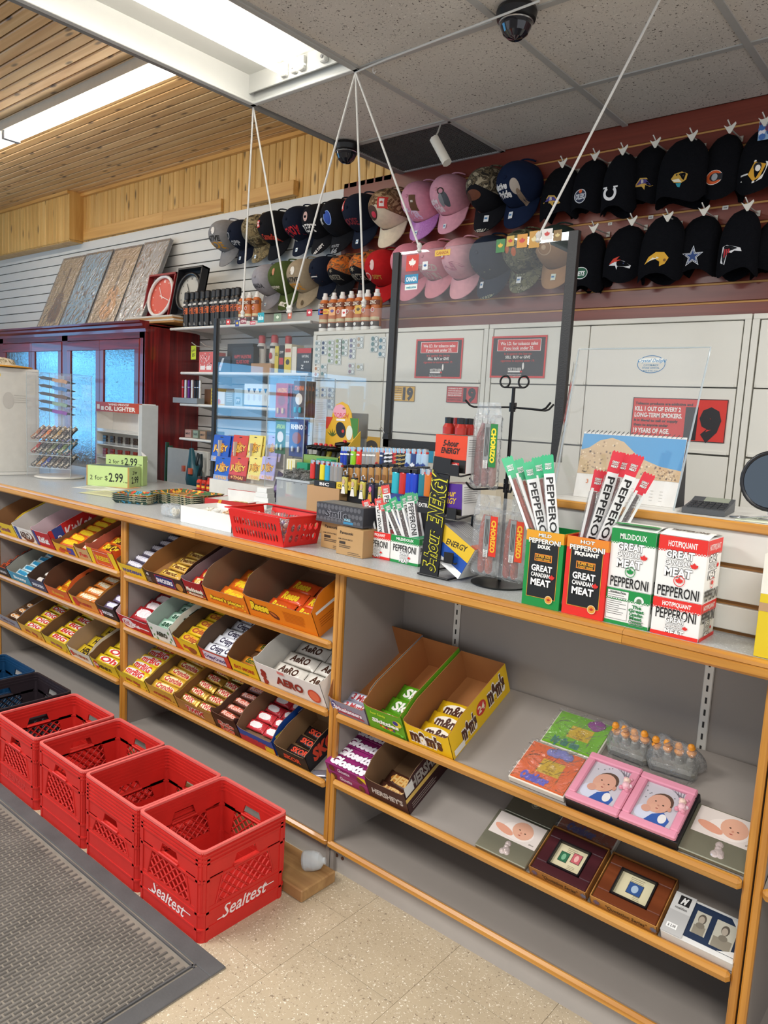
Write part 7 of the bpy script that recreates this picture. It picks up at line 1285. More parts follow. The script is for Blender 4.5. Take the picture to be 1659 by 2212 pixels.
# patterned metal trays in two stacks
def trays(nm,cx,cy,n,wx,dy,cols,rz):
    for i in range(n):
        t=thing('rolling_tray',f'patterned metal tray, {"topmost" if i==n-1 else "lowest" if i==0 else ORDS[i]+" from below"} of the {nm} stack','tray',(cx,cy,ZT+.0008+i*.0085),rz+random.uniform(-.02,.02),f'trays of the {nm} stack'); h=wx/2; c=cols[i%len(cols)]; cmx=camo('tray_'+nm+str(i),[c,'#2f6a3a','#c23a2a','#d8b83a'] if i==n-1 else [c,'#2a3a34','#3f5a4a','#c8c0a0'],30)
        b=MB(); o_=[(-h,-dy/2),(h,-dy/2),(h,dy/2),(-h,dy/2)]; i_=[(-h+.012,-dy/2+.012),(h-.012,-dy/2+.012),(h-.012,dy/2-.012),(-h+.012,dy/2-.012)]
        vs=[(x,y,.016) for x,y in o_]+[(x,y,.0) for x,y in i_]+[(x,y,.0015) for x,y in i_]+[(x*.985,y*.985,.0165) for x,y in o_]
        b.add(vs,[(j,(j+1)%4,4+(j+1)%4,4+j)[::-1] for j in range(4)]+[(8+j,8+(j+1)%4,12+(j+1)%4,12+j) for j in range(4)]+[(8,9,10,11),(7,6,5,4)]+[(12+j,12+(j+1)%4,(j+1)%4,j) for j in range(4)],cmx); b.build('pan',t)
        b=MB(); b.tube([(x,y,.0165) for x,y in o_],.0012,mat('#b9b49a',.3,met=.6),5,close=True); b.build('rolled_edge',t)
c1=BT(288,1090); trays('small left',c1.x-.05,c1.y+.05,4,.17,.13,['#3f8fb0','#3a6a5a','#27506a'],.5); c1=BT(372,1092); trays('large green',c1.x-.02,c1.y+.09,5,.27,.19,['#2f6a3a','#4a5a3a','#3a4a2a'],.15)
# papers under a clear sheet on the counter
for i,(px,py,w_,d_,c,nm,rz) in enumerate([(215,1055,.22,.14,'#e4e4dc','white printed sheet',.3),(262,1052,.18,.1,'#d8a27a','orange printed sheet',.25),(240,1068,.26,.16,'#d6d8a8','pale yellow sheet',.2)]):
    c_=BT(px,py); t=thing('paper_sheet',f'{nm} lying flat on the counter behind the trays','paper',(c_.x,c_.y,ZT+.0004+.0005*i),rz); b=MB(); b.box(-w_/2,w_/2,-d_/2,d_/2,0,.0004,mat(c,.5,var=.03)); b.build('sheet',t); b=MB(); p=Pr(b,(-w_/2,-d_/2,.0004),FX,FN); p.lines(w_*.1,w_*.8,d_*.85,d_*.14,5,d_*.05,'#b8b4a4',.5); b.build('printing',t)
# green sale boxes
g0=BT(181,1049); g1=BT(284,1054); dv=(g1-g0); rz=math.atan2(dv.y,dv.x)*.72; Wg=.235
gm='#bcd48a'
def sale(p,W,H): p.text('2 for $',W*.29,H*.42,H*.22,'#20261c',w=W*.42,bold=.0); p.text('2.99',W*.69,H*.47,H*.42,'#181d16',w=W*.33,bold=.015); p.text('+ tax',W*.92,H*.27,H*.08,'#3a4030'); p.rect(0,0,W*.025,H,'#b38a4a'); p.rect(W*.965,0,W,H,'#b38a4a')
t=carton('sale_box','pale green carton priced 2 for 2.99, in front','carton',((g0.x+g1.x)/2,(g0.y+g1.y)/2,ZT+.0005),(Wg,.12,.105),gm,sale,rz,None,lambda p,D,H:(p.text('2 for',D*.5,H*.72,H*.17,'#20261c',w=D*.4),p.text('2.99',D*.5,H*.36,H*.32,'#181d16',w=D*.6,bold=.015)),lambda p,W,D:p.rect(W*.06,D*.08,W*.94,D*.92,'#5a6a72'))
M=Matrix.Rotation(rz,4,'Z'); o_=M@V((.02,.13,0)); z_=.05
t=carton('sale_sign','pale green price card 2 for 2.99 standing behind the green carton','price card',((g0.x+g1.x)/2+o_.x,(g0.y+g1.y)/2+o_.y,ZT+.0005),(.21,.05,.155),gm,lambda p,W,H:(p.text('2 for $',W*.28,H*.78,H*.13,'#20261c',w=W*.4,bold=.0),p.text('2.99',W*.68,H*.8,H*.24,'#181d16',w=W*.34,bold=.015),p.text('+ tax',W*.92,H*.72,H*.05,'#3a4030')),rz)
# ============================================================ goods on the counter: back and left
# energy-shot tray
c_=BT(440,1072); X0,Y0=c_.x-.02,c_.y+.0
carton('shot_tray','low dark tray with small print holding red energy shots','tray',(X0,Y0,ZT+.0005),(.19,.15,.022),'#1f222a',T1('EXTRA','#d8d6d0',.5,.4,.4),.1)
for i in range(8):
    dx,dy=(-.06+.04*(i%4),.035+.05*(i//4)); t=thing('energy_shot',f'small red energy shot bottle, {["front","rear"][i//4]} row, {ORDS[i%4]} from the left','bottle',(X0+dx,Y0+dy,ZT+.0235),0,'red energy shots in the low tray'); b=MB(); b.lathe([(0,0),(.016,.001),(.0165,.004),(.0165,.042),(.010,.052)],mat(['#c8321e','#b3281a'][i%2],.35),12); b.build('body',t); b=MB(); b.lathe([(.011,.052),(.0115,.066),(0,.067)],mat(['#2a2426','#b3281a'][(i//2)%2],.4),12); b.build('cap',t); b=MB(); band_txt(b,.0168,.012,.022,'#e0b02a',-150,-40); band_txt(b,.0168,.026,.034,'#3a1a1a',-150,-40); b.build('label_print',t)
# open red carton with small gold boxes
c_=PY(515,1085,1.98); t=thing('open_carton','open red lidded carton with white inside and gold boxes','carton',(c_.x-.06,1.96,ZT+.0005),.2); rm2=mat('#b3241c',.4); wi=mat('#e2e2de',.5); W,D,H=.23,.15,.05; h=W/2
for q,nm in (((-h,h,0,.002),'front_panel'),((-h,h,D-.002,D),'back_panel'),((-h,-h+.002,0,D),'side_panel'),((h-.002,h,0,D),'side_panel')): b=MB(); b.box(*q,0,H+(.03 if nm=='back_panel' else 0),rm2); b.build(nm,t)
b=MB(); b.box(-h+.003,h-.003,.003,D-.003,0,.02,wi); b.box(-h+.003,h-.003,D-.005,D-.003,.02,H+.028,wi); b.box(-h+.003,-h+.005,.005,D-.005,.02,H-.002,wi); b.build('white_lining',t)
b=MB(); p=Pr(b,(-h,0,0),FX,FV); p.poly([(W*.25,0),(W*.32,0),(W*.42,H),(W*.35,H)],'#d8a02a'); p.disc(W*.55,H*.2,.02,'#c89a3a'); b.build('printing',t)
for i in range(3):
    M=Matrix.Translation((c_.x-.06,1.96,ZT))@Matrix.Rotation(.2,4,'Z')@Matrix.Translation((-.02+.028*i,.07,.0215)); t2=thing('gold_box',f'small gold and black box in the red carton, {ORDS[i]} from the left','box',M=M,group='gold boxes in the red carton'); b=MB(); b.box(-.012,.012,-.03,.03,0,.018,mat('#c8a02a',.3,met=.4),bev=.001); b.build('box',t2); b=MB(); p=Pr(b,(-.012,-.03,.018),FX,FN); p.rect(.001,.004,.023,.03,'#2a2420'); p.rect(.006,.035,.018,.05,'#e8d8a0'); b.build('printing',t2)
# white papers and grey folded leaflet on top of the white carton behind the basket
c_=PY(592,1100,1.84); t=thing('plastic_sleeve','crumpled clear sleeve holding a grey leaflet behind the basket','sleeve',(c_.x-.0,1.83,ZT+.0005),.12); b=MB(); b.box(-.12,.12,0,.085,0,.045,mat('#dcdcd8',.5),bev=.002); b.build('white_block',t); b=MB(); b.grid(lambda u,v:V((-.13+.26*u,.0+.085*v,.049+.018*math.sin(u*5)*v+.006*math.sin(9*u+4*v))),16,8,mat('#77787e',.3,var=.3,sc=20)); b.build('leaflet',t); b=MB(); b.grid(lambda u,v:V((-.135+.27*u,-.003+.09*v,.054+.018*math.sin(u*5)*v+.007*math.sin(9*u+4*v))),16,8,clear('sleeve_film','#ffffff',2.4,.12,.1,22)); b.build('film',t)
for i in range(3): carton('tissue_block',f'small white paper block, {["lowest","middle","topmost"][i]} of its pile by the pouches','paper block',(PY(556,1066,2.04).x+.002*i,2.06,ZT+.05+.0205*i),(.075-.012*i,.05,.02),'#e6e8e4',None,.2)
carton('flat_carton','white flat carton under the paper blocks','carton',(PY(556,1066,2.04).x,2.04,ZT+.0005),(.10,.07,.049),'#dedfda',None,.2)
# flavoured paper pouches on a stepped card display
YJ=2.22
def pouch(label,px0,px1,pyt,pyb,Y,c,c2,n,grp,txt='JUICY'):
    a=PY(px0,pyb,Y); e=PY(px1,pyt,Y); W=e.x-a.x; H=e.z-a.z
    for i in range(n):
        t=thing('paper_pouch',label if n==1 else f'{label}, {["front","second","rear"][i]} of the stack','pouch',(a.x+W/2+.012*i,Y+.010*i,a.z-.0),0,grp); t.rotation_euler=(R(-8),0,0)
        b=MB(); b.box(-W/2,W/2,0,.006,0,H,mat(c,.3,var=.08),bev=.0025); b.build('packet',t)
        b=MB(); p=Pr(b,(-W/2,0,0),FX,FV); p.rect(0,0,W,H*.2,c2); p.star(W*.5,H*.58,W*.22,'#d88a26',6,.6); p.disc(W*.5,H*.40,W*.2,'#e8b83a',H*.06); p.text(txt,W*.5,H*.52,H*.2,'#f6c04a',w=W*.84,bold=.03,out='#5a1e10',ot=.06); p.text("JAY'S",W*.6,H*.36,H*.06,'#2a1a12'); p.text('+THAI',W*.5,H*.1,H*.13,'#e8b060',w=W*.7,bold=.03); p.disc(W*.5,H*.92,W*.1,'#1a1a20',H*.02); b.build('printing',t)
zc0=ZT+.0005
for nm,c,c2,xs in (('blue','#1d4fb0','#8a9ac0',(455,492,460,494)),('red','#c83a22','#7a1a12',(497,531,492,531)),('pale yellow','#e0cf6a','#d8c890',(531,562,533,562)),('lavender','#a8a4d8','#c8b8d8',(572,598,560,592))):
    pouch(f'{nm} paper pouch on the upper step',xs[0],xs[1],941,995,YJ+.05,c,c2,2 if nm!='red' else 1,'flavoured paper pouches'); pouch(f'{nm} paper pouch on the lower step',xs[2],xs[3],988,1034,YJ,c,c2,1,'flavoured paper pouches')
X0,X1=PY(455,1000,YJ).x,PY(598,1000,YJ).x; t=thing('card_display','white stepped card display behind the paper pouches','display stand',((X0+X1)/2,YJ+.0,ZT+.0005)); W=X1-X0; b=MB(); zl=PY(470,1034,YJ).z-ZT; zu=PY(470,995,YJ+.05).z-ZT; b.box(-W/2,W/2,-.004,.04,0,zl-.004,mat('#dad6cc',.5)); b.box(-W/2,W/2,.041,.085,0,zu-.004,mat('#dad6cc',.5)); b.build('steps',t); b=MB(); 
for i in range(5): b.box(-W/2+W*i/4-.002,-W/2+W*i/4+.002,.042,.088,zu-.004,zu+.10,mat('#cfcabd',.5))
b.box(-W/2,W/2,.086,.089,0,zu+.12,mat('#d5d0c4',.5)); b.build('dividers',t)
c_=PY(592,1030,YJ-.02); t=thing('paper_pouch','dark purple long paper pouch leaning diagonally beside the display','pouch',M=Matrix.Translation((c_.x-.01,YJ-.03,ZT+.002))@Matrix.Rotation(.35,4,'Y')); b=MB(); b.box(-.016,.016,0,.006,0,.18,mat('#3a1f44',.35),bev=.002); b.build('packet',t); b=MB(); p=Pr(b,(-.016,0,0),FX,FV); p.text('+THAI',.016,.02,.014,'#e8b060',w=.026); p.disc(.016,.1,.009,'#8a6aa8',.02); b.build('printing',t)
# acrylic blister-pack case
xa,xb=PY(572,1045,2.12).x,PY(652,1045,2.12).x; zt=PY(640,812,2.12).z; t=thing('acrylic_case','tall clear acrylic display case with hanging blister packs','display case',(xa,2.12,ZT+.0005)); W=xb-xa; CASEX=xb; D=.17; H=zt-ZT; ca=clear('case_acrylic','#ffffff',1.1,.015,.02); ce=clear('case_edge','#e4ecec',2.5,.3,.1)
for q in ((0,W,0,.004),(0,W,D-.004,D),(0,.004,0,D),(W-.004,W,0,D)): b=MB(); b.box(*q,0,H,ca); b.build('acrylic_wall',t)
b=MB(); b.box(0,W,0,D,H-.004,H,ca); b.build('acrylic_top',t)
b=MB(); 
for x in(0,W):
    for y in(0,D): b.tube([(x,y,0),(x,y,H)],.0022,ce,5)
o=b.build('polished_edges',t); o['kind']='stuff'
b=MB(); b.box(.002,W-.002,.002,D-.002,0,.09,mat('#3f2f52',.5,var=.3,sc=12)); b.build('printed_base',t)
def blister(label,fx,pyb,pyt,w_,c,txt,tc,pill,y,n):
    h_=PY(625,pyt,2.14).z-PY(625,pyb,2.14).z
    for i in range(n):
        t2=thing('blister_pack',label if n==1 else f'{label}, {["front","second","third","rear"][i]} on its peg','blister pack',(xa+W*fx+.006*i,2.12+y+.014*i,PY(xa*0+625,pyb,2.14).z),0,'blister packs in the acrylic case'); b=MB(); b.box(-w_/2,w_/2,0,.0012,0,h_,mat(c,.35,var=.2,sc=25),bev=.0005); b.build('card',t2)
        b=MB(); p=Pr(b,(-w_/2,0,0),FX,FV); p.text(txt,w_*.5,h_*.8,h_*.12,tc,w=w_*.8,bold=.04); p.disc(w_*.5,h_*.5,w_*.3,random.choice(['#d8d0c4','#8a3a1a','#5a6a7a']),h_*.16); b.build('printing',t2)
        b=MB()
        for s in (-1,1): b.lathe([(0,-.014),(.006,-.01),(.0065,0),(.006,.01),(0,.014)],mat(pill,.2,met=.5),8,o=(s*w_*.2,-.006,h_*.2))
        b.build('capsules',t2)
        b=MB(); b.tube([(0,0,h_*.97),(0,.008,h_*.97)],.002,mat('#b9b9b9',.3,met=.8),5); b.build('peg',t2)
blister('red card blister pack, upper left of the acrylic case',.24,903,828,.075,'#a8281c','AMAZING','#e8a02a','#d8b06a',.03,3)
blister('dark amber card blister pack, upper right of the acrylic case',.7,900,822,.07,'#4a3424','STAMINA','#d8722a','#3aa8b8',.03,4)
blister('green card blister pack, lower left of the acrylic case',.24,983,908,.065,'#2a5a2a','AFRICAN','#a8c83a','#c8d0b0',.03,1)
blister('blue rhinoceros card blister pack, lower right of the acrylic case',.68,985,905,.09,'#2c3a7a','RHINO','#eceaf0','#c9ccd2',.03,2)
# clear bin of steel wool pads
c_=BT(598,1085); c2_=BT(668,1100); xa,xb=PY(597,1062,1.98).x,PY(668,1062,1.98).x; t=thing('plastic_bin','clear plastic bin full of steel wool balls','bin',((xa+xb)/2,1.98,ZT+.0005)); W=xb-xa; zt=PY(630,1035,1.98).z-ZT; pb=clear('bin_plastic','#e4e6e4',1.3,.35,.2,0)
b=MB(); b.box(-W/2,W/2,0,.07,0,zt,pb); b.build('tub',t); b=MB(); b.box(-W/2-.004,W/2+.004,-.004,.074,zt-.008,zt,clear('bin_rim','#e8eaea',1.5,.5,.2)); b.build('rim',t); b=MB(); b.box(-W/2+.004,W/2-.004,.004,.066,.002,zt*.55,mat('#b59a78',.7)); b.build('contents',t)
stl=mat('#8d8d8a',.35,met=.8,var=.5,sc=80,bump=1.0,bsc=220)
for i,(dx,dy,dz) in enumerate([(-.05,.025,.008),(.0,.022,.010),(.05,.025,.008),(-.026,.048,.016),(.028,.048,.014)]):
    t2=thing('steel_wool_ball',f'curly steel wool ball in the clear bin, {ORDS[i]} counted from the left front','scouring pad',((xa+xb)/2+dx*.9,1.98+dy,ZT+zt+dz),0,'steel wool balls in the bin'); b=MB(); b.lathe([(0,-.024),(.017,-.017),(.025,0),(.017,.017),(0,.022)],stl,12); 
    for q in range(16): a0=random.random()*6; r0=.026; b.tube([(r0*math.cos(a0+k*.5)*math.cos(q),r0*math.sin(a0+k*.5)*(1 if q%2 else .8),r0*.9*math.sin(q+k*.3)) for k in range(7)],.0012,stl,4)
    b.build('coil',t2)
# torch lighter display
YT_=2.235; xa,xb=max(PY(699,960,YT_).x,CASEX+.006),PY(770,960,YT_).x; W=xb-xa; zb=PY(735,1000,YT_).z; zt=PY(735,902,YT_).z; zp=PY(735,868,YT_).z; t=thing('torch_display','yellow and green leaf-print display carton headed torch','display carton',(xa,YT_,ZT+.0005)); 
cy='#d8a82a'; b=MB(); z0,z1,z2=zb-ZT,zt-ZT,zp-ZT
b.prism([(0,0),(W,0),(W,z1),(W*.8,z1),(W*.78,z1+.02),(W*.66,z2-.012),(W*.48,z2),(W*.3,z2-.012),(W*.2,z1+.015),(W*.18,z1),(0,z1)],(0,.004,0),FX,FV,.003,mat(cy,.4)); b.build('header_card',t)
b=MB(); p=Pr(b,(0,.004,0),FX,FV); p.poly([(0,z1),(W*.22,z1),(W*.05,z1-.05),(0,z1-.05)],'#c8402a'); p.poly([(W*.75,z1),(W,z1),(W,z0+.03),(W*.85,z1-.06)],'#3f7a2a'); p.disc(W*.42,z1+.025,W*.2,'#e0a0b0',.028); p.text('TORCH',W*.47,z1+.008,.02,'#c8283a',w=W*.45,it=.1,bold=.0); p.rect(W*.33,z1-.014,W*.6,z1-.006,'#e8e4e0'); p.disc(W*.48,z1-.05,.026,'#1c1c1f',.034,rot=.5); p.disc(W*.55,z1-.055,.007,'#c8302a'); p.disc(W*.75,z1-.06,.018,'#d8dccc',.03)
for cx,cy_,s in ((W*.22,z1-.08,.035),(W*.2,z0+.05,.02),(W*.55,z2-.03,.012)):
    for k in range(5): a0=PI/2+(k-2)*.5; p.poly([(cx,cy_),(cx+s*.4*math.cos(a0+.18),cy_+s*.4*math.sin(a0+.18)),(cx+s*math.cos(a0),cy_+s*math.sin(a0)),(cx+s*.4*math.cos(a0-.18),cy_+s*.4*math.sin(a0-.18))],'#2f5a2a')
b.build('leaf_print',t)
zf=PY(690,985,YT_-.12).z-ZT; b=MB(); b.box(0,W+.02,-.12,-.117,0,zf,mat('#7a9a4a',.4)); b.box(0,.003,-.12,0,0,zf,mat('#6a8a3a',.4)); b.prism([(-.12,0),(0,0),(0,z1-.05),(-.12,zf)],(W+.02,0,0),FN,FV,.003,mat('#d0a832',.4)); b.box(0,W+.02,-.12,0,0,.05,mat('#5a4a2a',.6)); b.build('tray',t)
b=MB(); p=Pr(b,(0,-.12,0),FX,FV); [p.disc(random.uniform(.02,W),random.uniform(.04,zf-.02),.014,c,.02,rot=random.random()*3) for c in ['#3f7a3a','#d8b03a','#4a8a4a','#e0c04a','#2f6a3a','#c86a2a','#d8dcc8']]; p.rect(W*.7,zf-.022,W*.85,zf-.008,'#eceae4')
p=Pr(b,(W+.02,-.12,0),FN,FV)
for k in range(5): a0=PI/2+(k-2)*.5; cx,cy_,s=.09,zf-.01,.03; p.poly([(cx,cy_),(cx+s*.4*math.cos(a0+.18),cy_+s*.4*math.sin(a0+.18)),(cx+s*math.cos(a0),cy_+s*math.sin(a0)),(cx+s*.4*math.cos(a0-.18),cy_+s*.4*math.sin(a0-.18))],'#2f5a2a')
b.build('tray_print',t)
for i in range(6):
    x_=xa+.02+(W-.01)*i/6; t2=thing('torch_lighter',f'black pistol-shaped torch lighter, {nth(i,6)} in the leaf-print carton','torch lighter',(x_,YT_-.075+(.02 if i==5 else 0),ZT+zf+(-.005 if i<5 else .015)),0,'torch lighters in the carton'); bm=mat('#101114',.25); b=MB(); b.tube([(-.012,-.035,.034),(0,-.01,.036),(.004,.03,.032),(.004,.045,.028)],[.008,.011,.013,.009],bm,10); b.build('nozzle',t2); b=MB(); b.tube([(.003,.03,.028),(.002,.022,0),(.0,.02,-.03)],[.012,.011,.012],mat(['#3a3a30','#2c2a28','#c8b02a','#3a3428','#4a4a44','#1c1c1e'][i],.3,var=.3),10); b.build('grip',t2); b=MB(); b.tube([(.004,-.004,.048),(.004,.008,.047)],.006,mat('#c8302a',.35),8); b.build('button',t2)
# lighters
def lighter(label,loc,c,style='flint',grp=None,rz=0,sc=1.0,pr=None):
    t=thing('pocket_lighter',label,'lighter',loc,rz,grp); t.scale=(sc,)*3; b=MB(); b.lathe([(0,0),(.0125,.001),(.0128,.004),(.0125,.055),(.011,.057)],mat(c,.25,var=.04),14,sy=.55); b.build('body',t)
    if style=='flint':
        b=MB(); b.lathe([(.011,.057),(.0112,.07),(.0105,.0705)],mat('#c4c6c8',.2,met=.9),12,sy=.6); b.build('metal_hood',t); b=MB(); b.box(.002,.011,-.005,.005,.057,.063,mat('#c8302a',.35)); b.build('button',t)
        b=MB(); b.tube([(.0,-.004,.068),(.0,.004,.068)],.0042,mat('#8a8c8e',.3,met=.8),10); b.build('wheel',t)
    elif style=='clip':
        b=MB(); b.tube([(-.006,0,.057),(-.006,0,.073),(.0,0,.076),(.006,0,.072),(.006,0,.066)],.0024,mat('#c4c6c8',.2,met=.9),6); b.build('metal_hood',t); b=MB(); b.box(-.01,.011,-.006,.006,.056,.061,mat('#1c1c1e',.4)); b.build('collar',t)
    else:
        b=MB(); b.box(-.0125,.0125,-.0068,.0068,.056,.068,mat('#17171a',.35),bev=.002); b.build('button',t)
    if pr: b=MB(); pr(Pr(b,(-.0125,-.0075,0),FX,FV)); b.build('printing',t)
    return t
YLa=1.93; xa=PY(663,1060,YLa).x; xb=PY(733,1060,YLa).x; z0=PY(670,1048,YLa).z; carton('support_carton','plain tan carton under the pocket lighter rows','carton',((xa+xb)/2,YLa,ZT+.0005),(xb-xa,.115,z0-ZT),'#b58f62',None)
W=PY(738,1040,YLa).x-xa; carton('lighter_tray','black low lighter tray with white logo','tray',(xa+W/2,YLa+.002,z0+.001),(W*.62,.05,.02),'#17181c',T1('BIC','#eceae6',.5,.55,.45)); carton('lighter_tray','yellow low lighter tray with clipper lettering','tray',(xa+W*1.05,YLa+.002,z0+.001),(W*.42,.05,.024),'#d8b92a',T1('CLIPPER','#2a2618',.5,.4,.75))
for i,(px,c,nm) in enumerate([(671,'#c8281e','red'),(682,'#17171b','black'),(692,'#e0cf1e','yellow'),(703,'#2aa0c4','light blue'),(714,'#8d8a86','grey, first'),(722,'#95918c','grey, second'),(730,'#85827e','grey, third')]): lighter(f'{nm} flint lighter in the lower left row',(PY(px,1030,YLa+.02).x,YLa+.03,z0+.0215),c,'flint','flint lighters, lower left row')
zt2=PY(740,1010,YLa+.14).z
YLb=2.0
for i in range(8): lighter(f'tan lighter with black top, {nth(i,8)} of the tan row',(PY(742+15*i,1030,YLb).x,YLb,PY(742+15*i,1044,YLb).z),'#b5864a','cap','tan lighters in the middle row',pr=lambda p:p.rect(.004,.012,.02,.03,'#8a5a2a'))
xa2,xb2=max(xb+.003,PY(735,1044,YLb).x),PY(935,1044,YLb).x; zs=PY(742,1045,YLb).z-.002; zs=min(zs,PY(860,1045,YLb).z-.004)
carton('lighter_stand','black stepped stand under the middle lighter row','display stand',((xa2+xb2)/2,YLb-.03,ZT+.0005),(xb2-xa2,.06,max(.05,PY(862,1058,YLb).z-ZT)),'#1b1b1f',None)
for i in range(6): lighter(f'{"blue" if i==0 else "dark brown"} lighter, {nth(i,6)} of the brown row',(PY(862+11*i,1030,YLb).x,YLb+.005,PY(862+11*i,1056,YLb).z),'#3a5aa8' if i==0 else '#4a2018','cap','brown lighters in the middle row',sc=1.1)
YLc=2.075; cols=[('#1a2fa0','navy blue'),('#1a2fa0','second navy blue'),('#111114','black'),('#8fc81e','lime green'),('#e0341e','scarlet'),('#8d8984','grey'),('#94908b','second grey'),('#8b8782','third grey'),('#9a958f','fourth grey'),('#b98a5a','tan crest'),('#22305e','dark blue crest'),('#e4e4e6','white striped'),('#d8d8da','second white striped'),('#b3281e','red crest'),('#17171a','black striped'),('#1c1c20','second black striped'),('#b9cfe0','pale blue leaf'),('#2a3f7a','royal blue leaf'),('#a8c4dc','second pale blue leaf'),('#b3cade','third pale blue leaf')]
pxs=[741,748,754,763,776,788,796,803,810,817,826,836,844,853,862,871,882,894,906,917]
for i,((c,nm),px) in enumerate(zip(cols,pxs)):
    def pr(p,i=i):
        if i in(11,12,14,15): [p.poly([(.0,.008+.012*k),(.025,.014+.012*k),(.025,.018+.012*k),(.0,.012+.012*k)],'#1b1b1e' if i<14 else '#b39a5a') for k in range(4)]
        elif i in(9,13): p.disc(.0125,.02,.007,'#b3241e'); p.disc(.0125,.02,.003,'#17171a')
        elif i>=16: p.leaf(.0125,.022,.01,'#24408a' if i!=17 else '#e6eaf0')
        else: p.rect(.006,.044,.019,.049,'#e8e6e0')
    lighter(f'{nm} flint lighter in the tall back row',(PY(px,1000,YLc).x,YLc,PY(px,1012+(px-741)*.06,YLc).z),c,'flint','flint lighters, back row',sc=1.18,pr=pr)
za=PY(741,1013,YLc).z; xa3,xb3=PY(733,1005,YLc).x,PY(925,1005,YLc).x; carton('lighter_stand','clear grey stand under the back lighter row','display stand',((xa3+xb3)/2,YLc-.02,ZT+.0005),(xb3-xa3,.05,PY(917,1024,YLc).z-ZT-.001),'#8d9094',None)
YLd=1.9; 
for i in range(5):
    px=740+20.5*i if 0 else 742+20*i
    px=[741,761,780,799,820][i]
    pr=lambda p,i=i:(p.disc(.0125,.04,.006,'#c8a88a' if i!=3 else '#d86a8a',.009),p.poly([(.003,.0),(.022,.0),(.017,.03),(.008,.03)],'#e8e4d8' if i!=3 else '#d8a83a'),p.poly([(.007,.024),(.018,.024),(.0125,.03)],'#1b1b1e'))
    lighter(f'{"purple" if i==3 else "pale yellow"} picture lighter, {nth(i,5)} of the front row',(PY(px+3,1070,YLd).x,YLd,PY(px+3,1066+.3*(px-741),YLd).z),'#3a3050' if i==3 else '#c9bb52','clip','picture lighters in the front row',sc=1.05,pr=pr)
xa4,xb4=PY(730,1075,YLd).x,PY(838,1090,YLd).x; carton('lighter_stand','black stepped tray under the picture lighters','tray',((xa4+xb4)/2,YLd-.015,ZT+.0005),(xb4-xa4,.03,PY(822,1094,YLd).z-ZT-.002),'#1d2024',None)
YLe=1.93; xe0,xe1=PY(842,1068,YLe).x,PY(905,1068,YLe).x; zb_=PY(870,1078,YLe).z; t=thing('blue_tray','bright blue slanted tray of large lighters','tray',((xe0+xe1)/2,YLe-.01,ZT+.0005)); W=xe1-xe0; H=zb_-ZT; bm=mat('#1a4fb0',.3); b=MB(); b.prism([(-.02,0),(.08,0),(.08,H+.03),(-.02,H)],(W/2,0,0),FN,FV,W,bm); b.build('tray_body',t)
for i,(px,c,nm) in enumerate([(854,'#2ab0c0','turquoise'),(870,'#c8281e','red'),(884,'#1a3fc0','blue, first'),(894,'#1a3fc0','blue, second'),(912,'#1f7a8a','teal'),(924,'#d8741e','orange')]): lighter(f'{nm} wide push-button lighter in the blue tray',(PY(px,1060,YLe-.02).x,YLe-.02,PY(px,1066+(px-854)*.1,YLe-.02).z),c,'cap' if i<4 else 'flint','wide lighters in the blue tray',sc=1.25)
carton('lighter_stand','plain black block under the teal and orange lighters','display stand',(PY(918,1080,YLe-.02).x,YLe-.03,ZT+.0005),(.045,.03,PY(918,1074,YLe-.02).z-ZT-.002),'#1b1b1f',None)
# paper-towel green packets and small bag behind
carton('tissue_pack','emerald green wrapped packet behind the lighters, left','packet',(PY(652,1000,2.06).x,2.062,ZT+.0005),(.06,.03,PY(652,1000,2.06).z-ZT),'#1a8a62',None); carton('tissue_pack','emerald green wrapped packet behind the lighters, right','packet',(PY(698,1000,2.06).x,2.062,ZT+.0005),(.08,.03,PY(698,992,2.06).z-ZT),'#22a070',None)
carton('straw_pack','clear and yellow packet of tips beside the green packet','packet',(PY(632,1000,2.07).x,2.06,ZT+.0005),(.05,.04,PY(632,992,2.07).z-ZT),'#d8d4b0',lambda p,W,H:([p.rect(W*(.1+.16*k),H*.45,W*(.16+.16*k),H*.98,'#d8c02a' if k%2 else '#eceae0') for k in range(5)],p.rect(0,H*.25,W,H*.42,'#c8403a')))
# ============================================================ energy shot rack
b0=PY(926,1235,1.66); Yr=1.66; xL=onc(905,Yr); t=thing('energy_rack','black wire rack with tall black and yellow energy sign','display rack',(xL,Yr,ZT+.0005)); zt=PY(958,985,Yr).z-ZT; bk3=mat('#121214',.4)
P=[PY(906,1232,Yr),PY(945,1240,Yr),PY(974,992,Yr),PY(938,985,Yr)]; org=V((xL,Yr,ZT+.0005)); L=[p-org for p in P]
L[0].z=L[1].z=.004; b=MB(); b.add([(v.x,0,v.z) for v in L]+[(v.x,.006,v.z) for v in L],[(0,1,2,3),(7,6,5,4),(0,4,5,1),(1,5,6,2),(2,6,7,3),(3,7,4,0)],bk3); b.build('sign_panel',t)
up=((L[3]+L[2])/2-(L[0]+L[1])/2); hh=up.length; up.normalize(); rtv=(L[1]-L[0]); rtv=(rtv-up*rtv.dot(up)); ww=rtv.length; rtv.normalize(); b=MB(); mid=(L[0]+L[1])/2; p=Pr(b,mid+V((0,-.0006,0)),up,-rtv); p.text('5-hour',hh*.22,0,ww*.62,'#15150f',w=hh*.36,bold=.035,it=.25,out='#d8d02a',ot=.035); p.text('ENERGY',hh*.66,0,ww*.72,'#15150f',w=hh*.46,bold=.035,it=.25,out='#d8d02a',ot=.035); b.build('lettering',t)
